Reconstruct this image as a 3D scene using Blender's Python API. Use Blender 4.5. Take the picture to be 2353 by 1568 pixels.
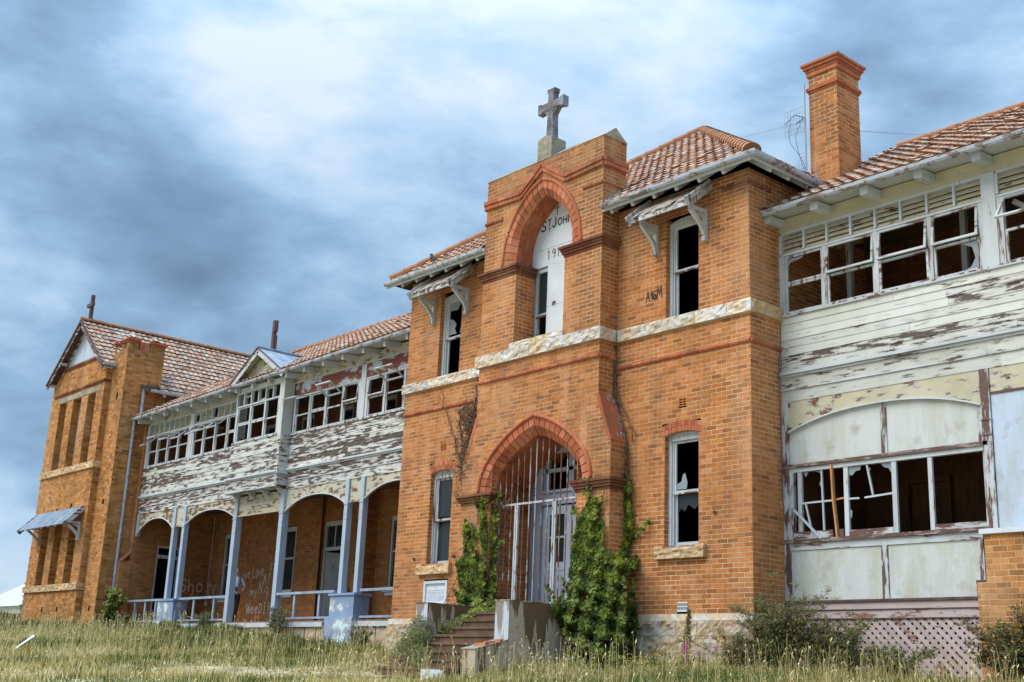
# Abandoned two-storey brick building with timber verandas under a cloudy sky.
# Units are metres: x runs along the facade, y into the picture, z up; origin at the
# right-hand corner of the central brick block, level with the bottom brick course.
import bpy, math, random
import numpy as np
from mathutils import Vector, Matrix
random.seed(11)
rng = np.random.default_rng(11)
for o in list(bpy.data.objects):
    bpy.data.objects.remove(o)
SC = bpy.context.scene
COL = SC.collection
R = math.radians

# ---------------------------------------------------------------- camera
CAMP = np.array([13.2815, -16.9707, -1.3491])
YAW, PIT, ROL, FPX = -0.86425, 0.27250, 0.04281, 4888.2      # FPX is for a 4096 px wide picture
_fw = np.array([math.sin(YAW)*math.cos(PIT), math.cos(YAW)*math.cos(PIT), math.sin(PIT)])
_r = np.array([math.cos(YAW), -math.sin(YAW), 0.0])
_u = np.cross(_r, _fw)
_r2 = math.cos(ROL)*_r + math.sin(ROL)*_u
_u2 = -math.sin(ROL)*_r + math.cos(ROL)*_u
cd = bpy.data.cameras.new('camera')
cd.sensor_width = 36.0
cd.sensor_fit = 'HORIZONTAL'
cd.lens = FPX/4096*36
cd.clip_start = 0.1
cd.clip_end = 3000
cam = bpy.data.objects.new('camera', cd)
COL.objects.link(cam)
cam.matrix_world = Matrix(((_r2[0], _u2[0], -_fw[0], CAMP[0]), (_r2[1], _u2[1], -_fw[1], CAMP[1]),
                           (_r2[2], _u2[2], -_fw[2], CAMP[2]), (0, 0, 0, 1)))
SC.camera = cam
SC.render.resolution_x, SC.render.resolution_y = 1024, 682

def project(p):
    q = np.asarray(p, float) - CAMP
    d = q @ _fw
    return 512 + FPX/4*(q @ _r2)/d, 341 - FPX/4*(q @ _u2)/d, d

# ---------------------------------------------------------------- sky, sun, exposure
SUN_EL, SUN_AZ = R(48), R(-28)      # azimuth measured from -y (towards the viewer) to -x
sun_dir = Vector((math.sin(SUN_AZ)*math.cos(SUN_EL), -math.cos(SUN_AZ)*math.cos(SUN_EL), math.sin(SUN_EL)))
W = bpy.data.worlds.new('World')
SC.world = W
W.use_nodes = True
wn = W.node_tree
wn.nodes.clear()
def wnode(t, **kw):
    n = wn.nodes.new(t)
    for k, v in kw.items():
        setattr(n, k, v)
    return n
def wmath(op, a, b=None, c=None, clamp=False):
    n = wnode('ShaderNodeMath', operation=op, use_clamp=clamp)
    for i, v in enumerate((a, b, c)):
        if v is None: continue
        if isinstance(v, (int, float)): n.inputs[i].default_value = v
        else: wn.links.new(v, n.inputs[i])
    return n.outputs[0]
tc = wnode('ShaderNodeTexCoord')
sep = wnode('ShaderNodeSeparateXYZ'); wn.links.new(tc.outputs['Generated'], sep.inputs[0])
zc = wmath('ADD', wmath('MAXIMUM', sep.outputs[2], 0.0), 0.9)
cmb = wnode('ShaderNodeCombineXYZ')
wn.links.new(wmath('DIVIDE', sep.outputs[0], zc), cmb.inputs[0])
wn.links.new(wmath('DIVIDE', sep.outputs[1], zc), cmb.inputs[1])
wn.links.new(wmath('MULTIPLY', sep.outputs[2], 1.45), cmb.inputs[2])
def wnoise(scale, detail, rough, dist, off):
    mp = wnode('ShaderNodeMapping')
    mp.inputs['Location'].default_value = off
    wn.links.new(cmb.outputs[0], mp.inputs[0])
    n = wnode('ShaderNodeTexNoise')
    n.inputs['Scale'].default_value = scale
    n.inputs['Detail'].default_value = detail
    n.inputs['Roughness'].default_value = rough
    n.inputs['Distortion'].default_value = dist
    wn.links.new(mp.outputs[0], n.inputs['Vector'])
    return n.outputs[0]
n1 = wnoise(2.6, 3, 0.5, 0.1, (3.1, 1.7, 0.0))
n2 = wnoise(6.5, 7, 0.52, 0.25, (9.3, 4.2, 0.0))
n3 = wnoise(17.0, 6, 0.55, 0.15, (1.3, 7.2, 0.0))
cloud = wmath('ADD', wmath('MULTIPLY_ADD', n1, 0.65, 0.02), wmath('ADD', wmath('MULTIPLY_ADD', n2, 1.30, -0.38), wmath('MULTIPLY_ADD', n3, 0.62, -0.31)))
def pixdir(u, v):       # direction of a cloud bank, as seen in the photograph
    d = _fw + _r2*((u-1176.5)/2808.2) - _u2*((v-784)/2808.2)
    return d/np.linalg.norm(d)
BANKS = ((110, 110, .065, -.20), (130, 330, .08, -.10), (420, 520, .10, -.12), (700, 520, .09, -.09), (930, 480, .08, -.12), (230, 640, .14, -.08), (840, 355, .045, -.16),
         (1150, 370, .06, -.16), (2140, 200, .13, -.10), (1330, 120, .20, .16), (760, 170, .14, .20), (560, 330, .07, .14), (330, 210, .06, .12),
         (700, 690, .06, .16), (60, 1150, .15, .05), (1720, 160, .10, .08), (560, 40, .10, .10), (1040, 110, .12, .10), (2300, 60, .09, .05))
for (u, v, sg, w) in BANKS:
    d = pixdir(u, v)
    dt = wnode('ShaderNodeVectorMath', operation='DISTANCE')
    wn.links.new(tc.outputs['Generated'], dt.inputs[0])
    dt.inputs[1].default_value = tuple(d)
    q = wmath('DIVIDE', dt.outputs['Value'], sg)
    g = wmath('POWER', 2.7183, wmath('MULTIPLY', wmath('MULTIPLY', q, q), -1.0))
    cloud = wmath('MULTIPLY_ADD', g, w, cloud)
rampn = wnode('ShaderNodeValToRGB')
rr = rampn.color_ramp
rr.elements[0].position = 0.05; rr.elements[0].color = (0.150, 0.245, 0.385, 1)
rr.elements[1].position = 1.02; rr.elements[1].color = (0.70, 0.82, 0.96, 1)
for p, c in ((0.30, (0.215, 0.345, 0.520, 1)), (0.52, (0.300, 0.475, 0.69, 1)), (0.74, (0.47, 0.665, 0.88, 1))):
    e = rr.elements.new(p); e.color = c
wn.links.new(cloud, rampn.inputs[0])
skyt = wnode('ShaderNodeTexSky', sky_type='NISHITA', sun_disc=False)
skyt.sun_elevation = SUN_EL
skyt.sun_rotation = math.atan2(sun_dir.x, sun_dir.y)
bg1 = wnode('ShaderNodeBackground'); bg1.inputs[1].default_value = 0.05      # blue sky behind the cloud
wn.links.new(skyt.outputs[0], bg1.inputs[0])
bg2 = wnode('ShaderNodeBackground')
wn.links.new(rampn.outputs[0], bg2.inputs[0])
# overcast luminance, with the zenith boosted further as added soft fill light
zen = wmath('MULTIPLY_ADD', wmath('POWER', wmath('MAXIMUM', sep.outputs[2], 0.0), 5.0), 2.4, 0.305)
wn.links.new(zen, bg2.inputs[1])
mixw = wnode('ShaderNodeMixShader'); mixw.inputs[0].default_value = 0.94
wn.links.new(bg1.outputs[0], mixw.inputs[1]); wn.links.new(bg2.outputs[0], mixw.inputs[2])
wo = wnode('ShaderNodeOutputWorld'); wn.links.new(mixw.outputs[0], wo.inputs[0])

sl = bpy.data.lights.new('sun', 'SUN')
sl.energy = 1.05; sl.angle = R(40); sl.color = (1.0, 0.93, 0.82)
so = bpy.data.objects.new('sun', sl); COL.objects.link(so)
so.location = (0, -20, 30)
so.rotation_euler = sun_dir.to_track_quat('Z', 'Y').to_euler()
vs = SC.view_settings
vs.view_transform = 'Standard'; vs.look = 'None'; vs.gamma = 1; vs.use_curve_mapping = False
vs.exposure = 1.7

# ---------------------------------------------------------------- material helpers
def newmat(name, rough=0.8, spec=0.3):
    m = bpy.data.materials.new(name); m.use_nodes = True
    nt = m.node_tree; b = nt.nodes['Principled BSDF']
    b.inputs['Roughness'].default_value = rough
    b.inputs['Specular IOR Level'].default_value = spec
    return m, nt, b
def lk(nt, a, b): nt.links.new(a, b)
def noise(nt, scale=5, detail=4, st=(1, 1, 1), rough=0.55, dist=0.0, off=(0, 0, 0)):
    g = nt.nodes.new('ShaderNodeNewGeometry'); mp = nt.nodes.new('ShaderNodeMapping')
    mp.inputs['Scale'].default_value = st; mp.inputs['Location'].default_value = off
    lk(nt, g.outputs['Position'], mp.inputs[0])
    n = nt.nodes.new('ShaderNodeTexNoise')
    n.inputs['Scale'].default_value = scale; n.inputs['Detail'].default_value = detail
    n.inputs['Roughness'].default_value = rough; n.inputs['Distortion'].default_value = dist
    lk(nt, mp.outputs[0], n.inputs['Vector'])
    return n.outputs[0]
def attr(nt, name):
    a = nt.nodes.new('ShaderNodeAttribute'); a.attribute_name = name
    return a.outputs['Fac']
def math_(nt, op, a, b=None, c=None, clamp=False):
    n = nt.nodes.new('ShaderNodeMath'); n.operation = op; n.use_clamp = clamp
    for i, v in enumerate((a, b, c)):
        if v is None: continue
        if isinstance(v, (int, float)): n.inputs[i].default_value = v
        else: lk(nt, v, n.inputs[i])
    return n.outputs[0]
def ramp(nt, fac, stops, interp='LINEAR'):
    n = nt.nodes.new('ShaderNodeValToRGB'); cr = n.color_ramp; cr.interpolation = interp
    cr.elements[0].position, cr.elements[1].position = stops[0][0], stops[-1][0]
    def c4(c): return (c, c, c, 1) if isinstance(c, (int, float)) else (*c, 1)
    cr.elements[0].color, cr.elements[1].color = c4(stops[0][1]), c4(stops[-1][1])
    for p, c in stops[1:-1]:
        e = cr.elements.new(p); e.color = c4(c)
    if not isinstance(fac, (int, float)): lk(nt, fac, n.inputs[0])
    return n.outputs[0]
def mix(nt, fac, a, b, mode='MIX'):
    n = nt.nodes.new('ShaderNodeMix'); n.data_type = 'RGBA'; n.blend_type = mode
    for s, v in ((n.inputs[0], fac), (n.inputs[6], a), (n.inputs[7], b)):
        if isinstance(v, (int, float)): s.default_value = v
        elif isinstance(v, tuple): s.default_value = (*v, 1)
        else: lk(nt, v, s)
    return n.outputs[2]
def bump(nt, b, h, strength=0.3, dist=0.01):
    n = nt.nodes.new('ShaderNodeBump'); n.inputs['Strength'].default_value = strength
    n.inputs['Distance'].default_value = dist
    lk(nt, h, n.inputs['Height']); lk(nt, n.outputs[0], b.inputs['Normal'])

M = {}
def brick_mat(name, stops, dark=(0.075, 0.055, 0.032), grain=0.5, wash=0.16):
    m, nt, b = newmat(name, 0.9, 0.2)
    c = ramp(nt, attr(nt, 'rnd'), stops)
    gn = noise(nt, 55, 4)
    c = mix(nt, 1.0, c, ramp(nt, gn, ((0.25, 0.60), (0.5, 1.0), (0.8, 1.28))), 'MULTIPLY')
    sp = noise(nt, 9, 5, st=(1, 1, 0.7))
    c = mix(nt, ramp(nt, sp, ((0.52, 0.0), (0.74, grain))), c, tuple(x*0.5 for x in stops[0][1]))
    lo = noise(nt, 0.9, 6, st=(1, 1, 0.45), off=(4, 2, 1))
    c = mix(nt, ramp(nt, lo, ((0.50, 0.0), (0.72, wash*1.8))), c, (0.60, 0.38, 0.22))     # lime wash and salts
    lo2 = noise(nt, 1.3, 6, st=(1, 1, 0.5), off=(14, 7, 5))
    c = mix(nt, ramp(nt, lo2, ((0.48, 0.0), (0.72, 0.55))), c, (0.16, 0.075, 0.03))       # grimy blotches
    sk = noise(nt, 1.0, 7, st=(3.2, 3.2, 0.22), off=(7, 3, 2), rough=0.6)
    c = mix(nt, ramp(nt, sk, ((0.54, 0.0), (0.72, 0.42))), c, (0.13, 0.062, 0.028))
    c = mix(nt, ramp(nt, sk, ((0.28, 0.30), (0.42, 0.0))), c, (0.62, 0.40, 0.25))
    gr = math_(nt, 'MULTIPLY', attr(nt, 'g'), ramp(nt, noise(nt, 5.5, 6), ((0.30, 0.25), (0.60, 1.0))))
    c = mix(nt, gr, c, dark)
    lk(nt, c, b.inputs['Base Color'])
    bump(nt, b, gn, 0.5, 0.004)
    return m
ORANGE = ((0.0, (0.261, 0.092, 0.028)), (0.12, (0.374, 0.127, 0.033)), (0.4, (0.451, 0.159, 0.040)), (0.65, (0.496, 0.182, 0.050)), (0.85, (0.530, 0.212, 0.077)), (0.93, (0.402, 0.127, 0.041)), (1.0, (0.558, 0.245, 0.109)))
TAN = ((0.0, (0.235, 0.096, 0.029)), (0.15, (0.386, 0.154, 0.040)), (0.5, (0.499, 0.204, 0.056)), (0.8, (0.571, 0.250, 0.073)), (1.0, (0.642, 0.295, 0.114)))
RED = ((0.0, (0.305, 0.081, 0.038)), (0.3, (0.407, 0.113, 0.051)), (0.7, (0.475, 0.140, 0.064)), (1.0, (0.554, 0.196, 0.109)))
M['brick'] = brick_mat('orange_brick', ORANGE)
M['brick_tan'] = brick_mat('tan_brick', TAN, wash=0.2)
M['brick_red'] = brick_mat('red_brick', RED, grain=0.35, wash=0.12)
M['brick_dark'] = brick_mat('dark_moulded_shaded_brick', tuple((p, (c[0]*.42, c[1]*.45, c[2]*.5)) for p, c in RED))  # dark mouldings; also painted shade on the upper veranda back walls
BRICKM = ['brick', 'brick_tan', 'brick_red', 'brick_dark']

def mortar_mat(name, col):
    m, nt, b = newmat(name, 0.95, 0.1)
    n = noise(nt, 3, 6)
    lo = noise(nt, 0.55, 4, off=(2, 3, 8))
    c = mix(nt, ramp(nt, lo, ((0.42, 0.0), (0.62, 1.0))), tuple(x*0.72 for x in col), col)
    lk(nt, mix(nt, 1.0, c, ramp(nt, n, ((0.3, 0.65), (0.7, 1.12))), 'MULTIPLY'), b.inputs['Base Color'])
    return m
M['mortar'] = mortar_mat('pale_lime_mortar', (0.74, 0.52, 0.32))
M['mortar_tan'] = mortar_mat('ochre_mortar', (0.44, 0.26, 0.105))

def paint_mat(name, paint, wood, st, scale=1.0, thr=0.75, grey=(0.40, 0.37, 0.35), bare=0.6):
    m, nt, b = newmat(name, 0.62, 0.35)
    n = noise(nt, scale, 8, st=st, rough=0.62)
    f = math_(nt, 'MULTIPLY_ADD', attr(nt, 'g'), 0.5, n)
    fine = noise(nt, scale*6, 4, st=st)
    f = math_(nt, 'MULTIPLY_ADD', math_(nt, 'SUBTRACT', fine, 0.5), 0.12, f)
    dirt = noise(nt, 2.2, 6, st=(1, 1, 0.6), off=(3, 3, 3))
    pc = mix(nt, ramp(nt, dirt, ((0.42, 0.0), (0.75, 0.5))), paint, tuple(x*0.66 for x in paint[:2]) + (paint[2]*0.52,))
    c = mix(nt, ramp(nt, f, ((thr-0.09, 0.0), (thr-0.03, 0.65))), pc, grey)
    wd = mix(nt, ramp(nt, noise(nt, scale*9, 4, st=st), ((0.35, 0.0), (0.7, bare))), wood, tuple(min(1, x*2.6) for x in wood))
    c = mix(nt, ramp(nt, f, ((thr-0.015, 0.0), (thr+0.03, 1.0))), c, wd)
    c = mix(nt, 1.0, c, ramp(nt, attr(nt, 'rnd'), ((0, 0.86), (1, 1.06))), 'MULTIPLY')
    lk(nt, c, b.inputs['Base Color'])
    bump(nt, b, ramp(nt, f, ((thr-0.03, 1.0), (thr+0.02, 0.0))), 0.5, 0.004)
    return m
WOOD = (0.058, 0.037, 0.028)
M['board'] = paint_mat('peeling_cream_boards', (0.56, 0.555, 0.505), WOOD, (1.2, 1.2, 8), 2.1)
M['board_cream'] = paint_mat('peeling_yellow_cream_boards', (0.50, 0.45, 0.31), (0.11, 0.055, 0.02), (1.8, 1.8, 5), 2.0)
M['trim'] = paint_mat('flaking_white_trim', (0.50, 0.525, 0.545), (0.085, 0.045, 0.035), (7, 7, 1.2), 1.4)
M['trim_h'] = paint_mat('flaking_white_rail', (0.50, 0.525, 0.545), (0.085, 0.045, 0.035), (1.2, 1.2, 7), 1.4)
M['bare'] = paint_mat('bare_weathered_timber', (0.19, 0.115, 0.085), (0.075, 0.04, 0.03), (1.2, 1.2, 8), 2.0)
M['post'] = paint_mat('pale_blue_painted_post', (0.37, 0.44, 0.54), (0.20, 0.14, 0.12), (9, 9, 1.0), 1.5)
M['blue'] = paint_mat('blue_grey_paint', (0.22, 0.31, 0.46), (0.42, 0.56, 0.56), (1.2, 1.2, 1.6), 1.6, thr=0.72)
M['door'] = paint_mat('faded_lilac_blue_door', (0.42, 0.475, 0.58), (0.2, 0.17, 0.16), (6, 6, 1), 1.3)
M['pink'] = paint_mat('faded_pink_white_timber', (0.48, 0.37, 0.355), (0.16, 0.07, 0.05), (1.4, 1.4, 6), 1.6)
M['rust_panel'] = paint_mat('flaked_maroon_panel', (0.50, 0.56, 0.62), (0.145, 0.036, 0.022), (1.6, 1.6, 2.6), 1.3, grey=(0.45, 0.44, 0.44))
M['white'] = paint_mat('old_white_paint', (0.58, 0.605, 0.635), (0.3, 0.28, 0.25), (2, 2, 1), 1.2)

def plain(name, col, rough=0.8, var=0.25, scale=6, st=(1, 1, 1), spec=0.3, metal=0.0, bmp=0.0):
    m, nt, b = newmat(name, rough, spec)
    n = noise(nt, scale, 6, st=st)
    c = mix(nt, 1.0, col, ramp(nt, n, ((0.25, 1-var), (0.75, 1+var))), 'MULTIPLY')
    lk(nt, c, b.inputs['Base Color']); b.inputs['Metallic'].default_value = metal
    if bmp: bump(nt, b, noise(nt, scale*4, 5), bmp, 0.02)
    return m
def panel_mat(name, col):
    m, nt, b = newmat(name, 0.75, 0.25)
    n = noise(nt, 1.4, 7, st=(2.5, 2.5, 0.6), rough=0.6); n2 = noise(nt, 3, 7, off=(4, 1, 9)); n3 = noise(nt, 30, 3)
    c = mix(nt, ramp(nt, n, ((0.42, 0.0), (0.72, 0.8))), col, (col[0]*0.78, col[1]*0.72, col[2]*0.55))
    c = mix(nt, ramp(nt, n2, ((0.56, 0.0), (0.76, 0.6))), c, (0.24, 0.20, 0.15))
    c = mix(nt, 1.0, c, ramp(nt, n3, ((0.3, 0.94), (0.7, 1.04))), 'MULTIPLY')
    lk(nt, c, b.inputs['Base Color']); return m
M['panel'] = panel_mat('fibre_cement_panel', (0.52, 0.535, 0.515))
M['panel_blue'] = panel_mat('pale_blue_panel', (0.45, 0.52, 0.62))
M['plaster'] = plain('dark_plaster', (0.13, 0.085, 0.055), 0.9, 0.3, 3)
M['dark'] = plain('dark_void_lining', (0.045, 0.03, 0.022), 0.95, 0.3, 3)  # near-black colour stands in for the shade of rooms and voids
M['brownboard'] = plain('brown_stained_lining', (0.11, 0.052, 0.022), 0.8, 0.4, 5, st=(3, 3, 0.5))
M['iron'] = plain('galvanised_iron', (0.20, 0.245, 0.30), 0.6, 0.35, 3, spec=0.3)
M['gutter'] = paint_mat('blue_white_gutter', (0.37, 0.42, 0.49), (0.13, 0.10, 0.09), (2, 2, 5), 1.5)
M['rail'] = plain('blue_grey_rail', (0.27, 0.32, 0.39), 0.5, 0.3, 4)
M['gutter_old'] = plain('dirty_gutter', (0.34, 0.35, 0.36), 0.7, 0.6, 9)
M['pipe'] = plain('grey_downpipe', (0.36, 0.38, 0.43), 0.6, 0.35, 5)
M['steel'] = paint_mat('rusting_white_steel', (0.46, 0.48, 0.50), (0.14, 0.055, 0.028), (5, 5, 1.5), 2.2, thr=0.72)
M['rust'] = plain('rusty_iron', (0.13, 0.07, 0.045), 0.8, 0.5, 14)
M['wire'] = plain('dark_wire', (0.10, 0.10, 0.11), 0.6, 0.1)
M['wiregrid'] = plain('grey_wire', (0.30, 0.34, 0.40), 0.5, 0.1)
M['black'] = plain('black_paint', (0.018, 0.016, 0.016), 0.7, 0.1)
M['chalk'] = plain('white_chalk_marks', (0.66, 0.55, 0.47), 0.9, 0.3, 30)
M['letter'] = plain('dark_brown_lettering', (0.035, 0.02, 0.018), 0.7, 0.2)
M['greylet'] = plain('grey_incised_lettering', (0.30, 0.32, 0.36), 0.8, 0.1)
M['timber_dark'] = plain('dark_red_timber', (0.10, 0.055, 0.048), 0.8, 0.4, 8, st=(1, 1, .3))
M['orange_wood'] = plain('fresh_broken_timber', (0.50, 0.24, 0.085), 0.8, 0.3, 8, st=(4, 4, .6))
M['marble'] = plain('white_marble', (0.60, 0.64, 0.69), 0.5, 0.05)
M['shingle'] = plain('grey_split_shingle', (0.30, 0.24, 0.19), 0.9, 0.6, 9, st=(6, 1, 1))
M['soil'] = plain('dry_soil', (0.40, 0.315, 0.19), 0.95, 0.5, 1.2, bmp=0.6)
M['floorboards'] = plain('old_floor', (0.22, 0.15, 0.11), 0.9, 0.4, 4)

def stone_mat(name, col, stain=(0.30, 0.15, 0.06), pale=(0.62, 0.60, 0.57)):
    m, nt, b = newmat(name, 0.9, 0.2)
    n = noise(nt, 2.2, 7, rough=0.6); n2 = noise(nt, 12, 5)
    c = mix(nt, ramp(nt, n, ((0.40, 0.0), (0.62, 1.0))), col, pale)
    c = mix(nt, ramp(nt, noise(nt, 3.1, 6, off=(5, 1, 2)), ((0.55, 0.0), (0.74, 0.75))), c, stain)
    c = mix(nt, 1.0, c, ramp(nt, n2, ((0.25, 0.7), (0.75, 1.2))), 'MULTIPLY')
    c = mix(nt, 1.0, c, ramp(nt, attr(nt, 'rnd'), ((0, 0.8), (1, 1.1))), 'MULTIPLY')
    lk(nt, c, b.inputs['Base Color']); bump(nt, b, n2, 0.6, 0.012)
    return m
M['stone'] = stone_mat('pale_sandstone', (0.60, 0.45, 0.28), stain=(0.42, 0.24, 0.10))
M['stone_warm'] = stone_mat('warm_sandstone', (0.56, 0.36, 0.17), stain=(0.44, 0.24, 0.09), pale=(0.60, 0.44, 0.27))
M['plinth'] = stone_mat('rubble_plinth_stone', (0.52, 0.37, 0.21), stain=(0.44, 0.21, 0.09), pale=(0.52, 0.46, 0.38))
M['coping'] = stone_mat('lichened_cement', (0.24, 0.21, 0.15), stain=(0.26, 0.25, 0.07), pale=(0.36, 0.32, 0.26))
M['crossstone'] = stone_mat('weathered_grey_stone', (0.13, 0.11, 0.10), stain=(0.05, 0.04, 0.035), pale=(0.27, 0.28, 0.33))
def concrete_mat():
    m, nt, b = newmat('stained_render', 0.9, 0.2)
    n = noise(nt, 1.8, 7, st=(2.6, 2.6, 0.45), rough=0.62); n2 = noise(nt, 14, 5)
    c = mix(nt, ramp(nt, n2, ((0.3, 0.0), (0.7, 1.0))), (0.40, 0.31, 0.22), (0.50, 0.40, 0.30))
    g = math_(nt, 'MULTIPLY_ADD', attr(nt, 'g'), 0.42, n)
    c = mix(nt, ramp(nt, g, ((0.68, 0.0), (0.74, 0.92))), c, (0.125, 0.068, 0.026))
    c = mix(nt, attr(nt, 'rnd'), c, mix(nt, ramp(nt, g, ((0.66, 0.0), (0.74, 0.8))), (0.46, 0.50, 0.55), (0.20, 0.13, 0.07)))
    lk(nt, c, b.inputs['Base Color']); bump(nt, b, n2, 0.35, 0.01)
    return m
M['render'] = concrete_mat()
M['step'] = plain('brown_worn_step', (0.135, 0.080, 0.048), 0.9, 0.45, 4)
def tile_mat():
    m, nt, b = newmat('terracotta_tile', 0.85, 0.25)
    c = ramp(nt, attr(nt, 'rnd'), ((0.0, (0.13, 0.055, 0.027)), (0.25, (0.25, 0.098, 0.042)), (0.6, (0.33, 0.138, 0.058)), (1.0, (0.42, 0.215, 0.105))))
    li = noise(nt, 5.5, 8, rough=0.75)
    f = math_(nt, 'MULTIPLY_ADD', attr(nt, 'g'), 0.5, li)
    c = mix(nt, ramp(nt, f, ((0.58, 0.0), (0.76, 0.9))), c, (0.52, 0.45, 0.38))  # pale lichen, also standing in for sky glints on the tiles
    c = mix(nt, ramp(nt, noise(nt, 8, 6, off=(1, 5, 2)), ((0.55, 0.0), (0.72, 0.75))), c, (0.075, 0.045, 0.03))
    lk(nt, c, b.inputs['Base Color']); bump(nt, b, noise(nt, 60, 3), 0.3, 0.004)
    return m
M['tile'] = tile_mat()
def glass_mat():
    m, nt, b = newmat('dusty_glass', 0.08, 0.5)
    b.inputs['Base Color'].default_value = (0.05, 0.06, 0.06, 1)
    b.inputs['Alpha'].default_value = 0.42
    return m
M['glass'] = glass_mat()
def shard_mat():
    m, nt, b = newmat('broken_glass', 0.15, 0.5)
    b.inputs['Base Color'].default_value = (0.34, 0.37, 0.40, 1); b.inputs['Alpha'].default_value = 0.62
    return m
M['shard'] = shard_mat()
def leaf_mat(name, stops, trans=0.25):
    m, nt, b = newmat(name, 0.55, 0.35)
    c = ramp(nt, attr(nt, 'rnd'), stops)
    lk(nt, c, b.inputs['Base Color'])
    tr = nt.nodes.new('ShaderNodeBsdfTranslucent'); lk(nt, c, tr.inputs[0])
    mx = nt.nodes.new('ShaderNodeMixShader'); mx.inputs[0].default_value = trans
    lk(nt, b.outputs[0], mx.inputs[1]); lk(nt, tr.outputs[0], mx.inputs[2])
    lk(nt, mx.outputs[0], nt.nodes['Material Output'].inputs[0])
    return m
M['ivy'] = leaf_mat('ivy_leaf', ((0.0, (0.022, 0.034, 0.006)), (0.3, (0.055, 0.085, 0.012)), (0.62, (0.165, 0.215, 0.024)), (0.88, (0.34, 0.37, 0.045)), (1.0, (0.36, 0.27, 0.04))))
M['shrubleaf'] = leaf_mat('olive_shrub_leaf', ((0.0, (0.034, 0.040, 0.008)), (0.5, (0.095, 0.105, 0.020)), (0.9, (0.19, 0.17, 0.035)), (1.0, (0.27, 0.16, 0.04))))
M['orangeleaf'] = leaf_mat('yellowing_shrub_leaf', ((0.0, (0.015, 0.025, 0.008)), (0.6, (0.045, 0.06, 0.012)), (0.85, (0.22, 0.14, 0.015)), (1.0, (0.40, 0.20, 0.02))))
M['deadleaf'] = leaf_mat('dead_leaf', ((0.0, (0.06, 0.03, 0.015)), (0.6, (0.16, 0.075, 0.03)), (1.0, (0.30, 0.16, 0.07))), 0.1)
M['grass'] = leaf_mat('dry_grass', ((0.0, (0.050, 0.070, 0.012)), (0.25, (0.135, 0.165, 0.028)), (0.45, (0.27, 0.255, 0.058)), (0.65, (0.46, 0.36, 0.125)), (0.85, (0.66, 0.53, 0.25)), (1.0, (0.80, 0.70, 0.46))), 0.3)
M['petal'] = leaf_mat('pink_petal', ((0, (0.62, 0.13, 0.40)), (1, (0.75, 0.25, 0.55))), 0.2)
M['yellow'] = leaf_mat('yellow_petal', ((0, (0.60, 0.45, 0.03)), (1, (0.75, 0.62, 0.08))), 0.2)
M['twig'] = plain('brown_twig', (0.13, 0.085, 0.05), 0.9, 0.3, 20)
M['stem'] = plain('pale_stem', (0.33, 0.26, 0.19), 0.9, 0.3, 20)
M['farroof'] = plain('pale_far_roof', (0.42, 0.46, 0.52), 0.7, 0.15, 0.5)
M['litter'] = plain('white_litter', (0.58, 0.61, 0.65), 0.7, 0.1)

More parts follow.
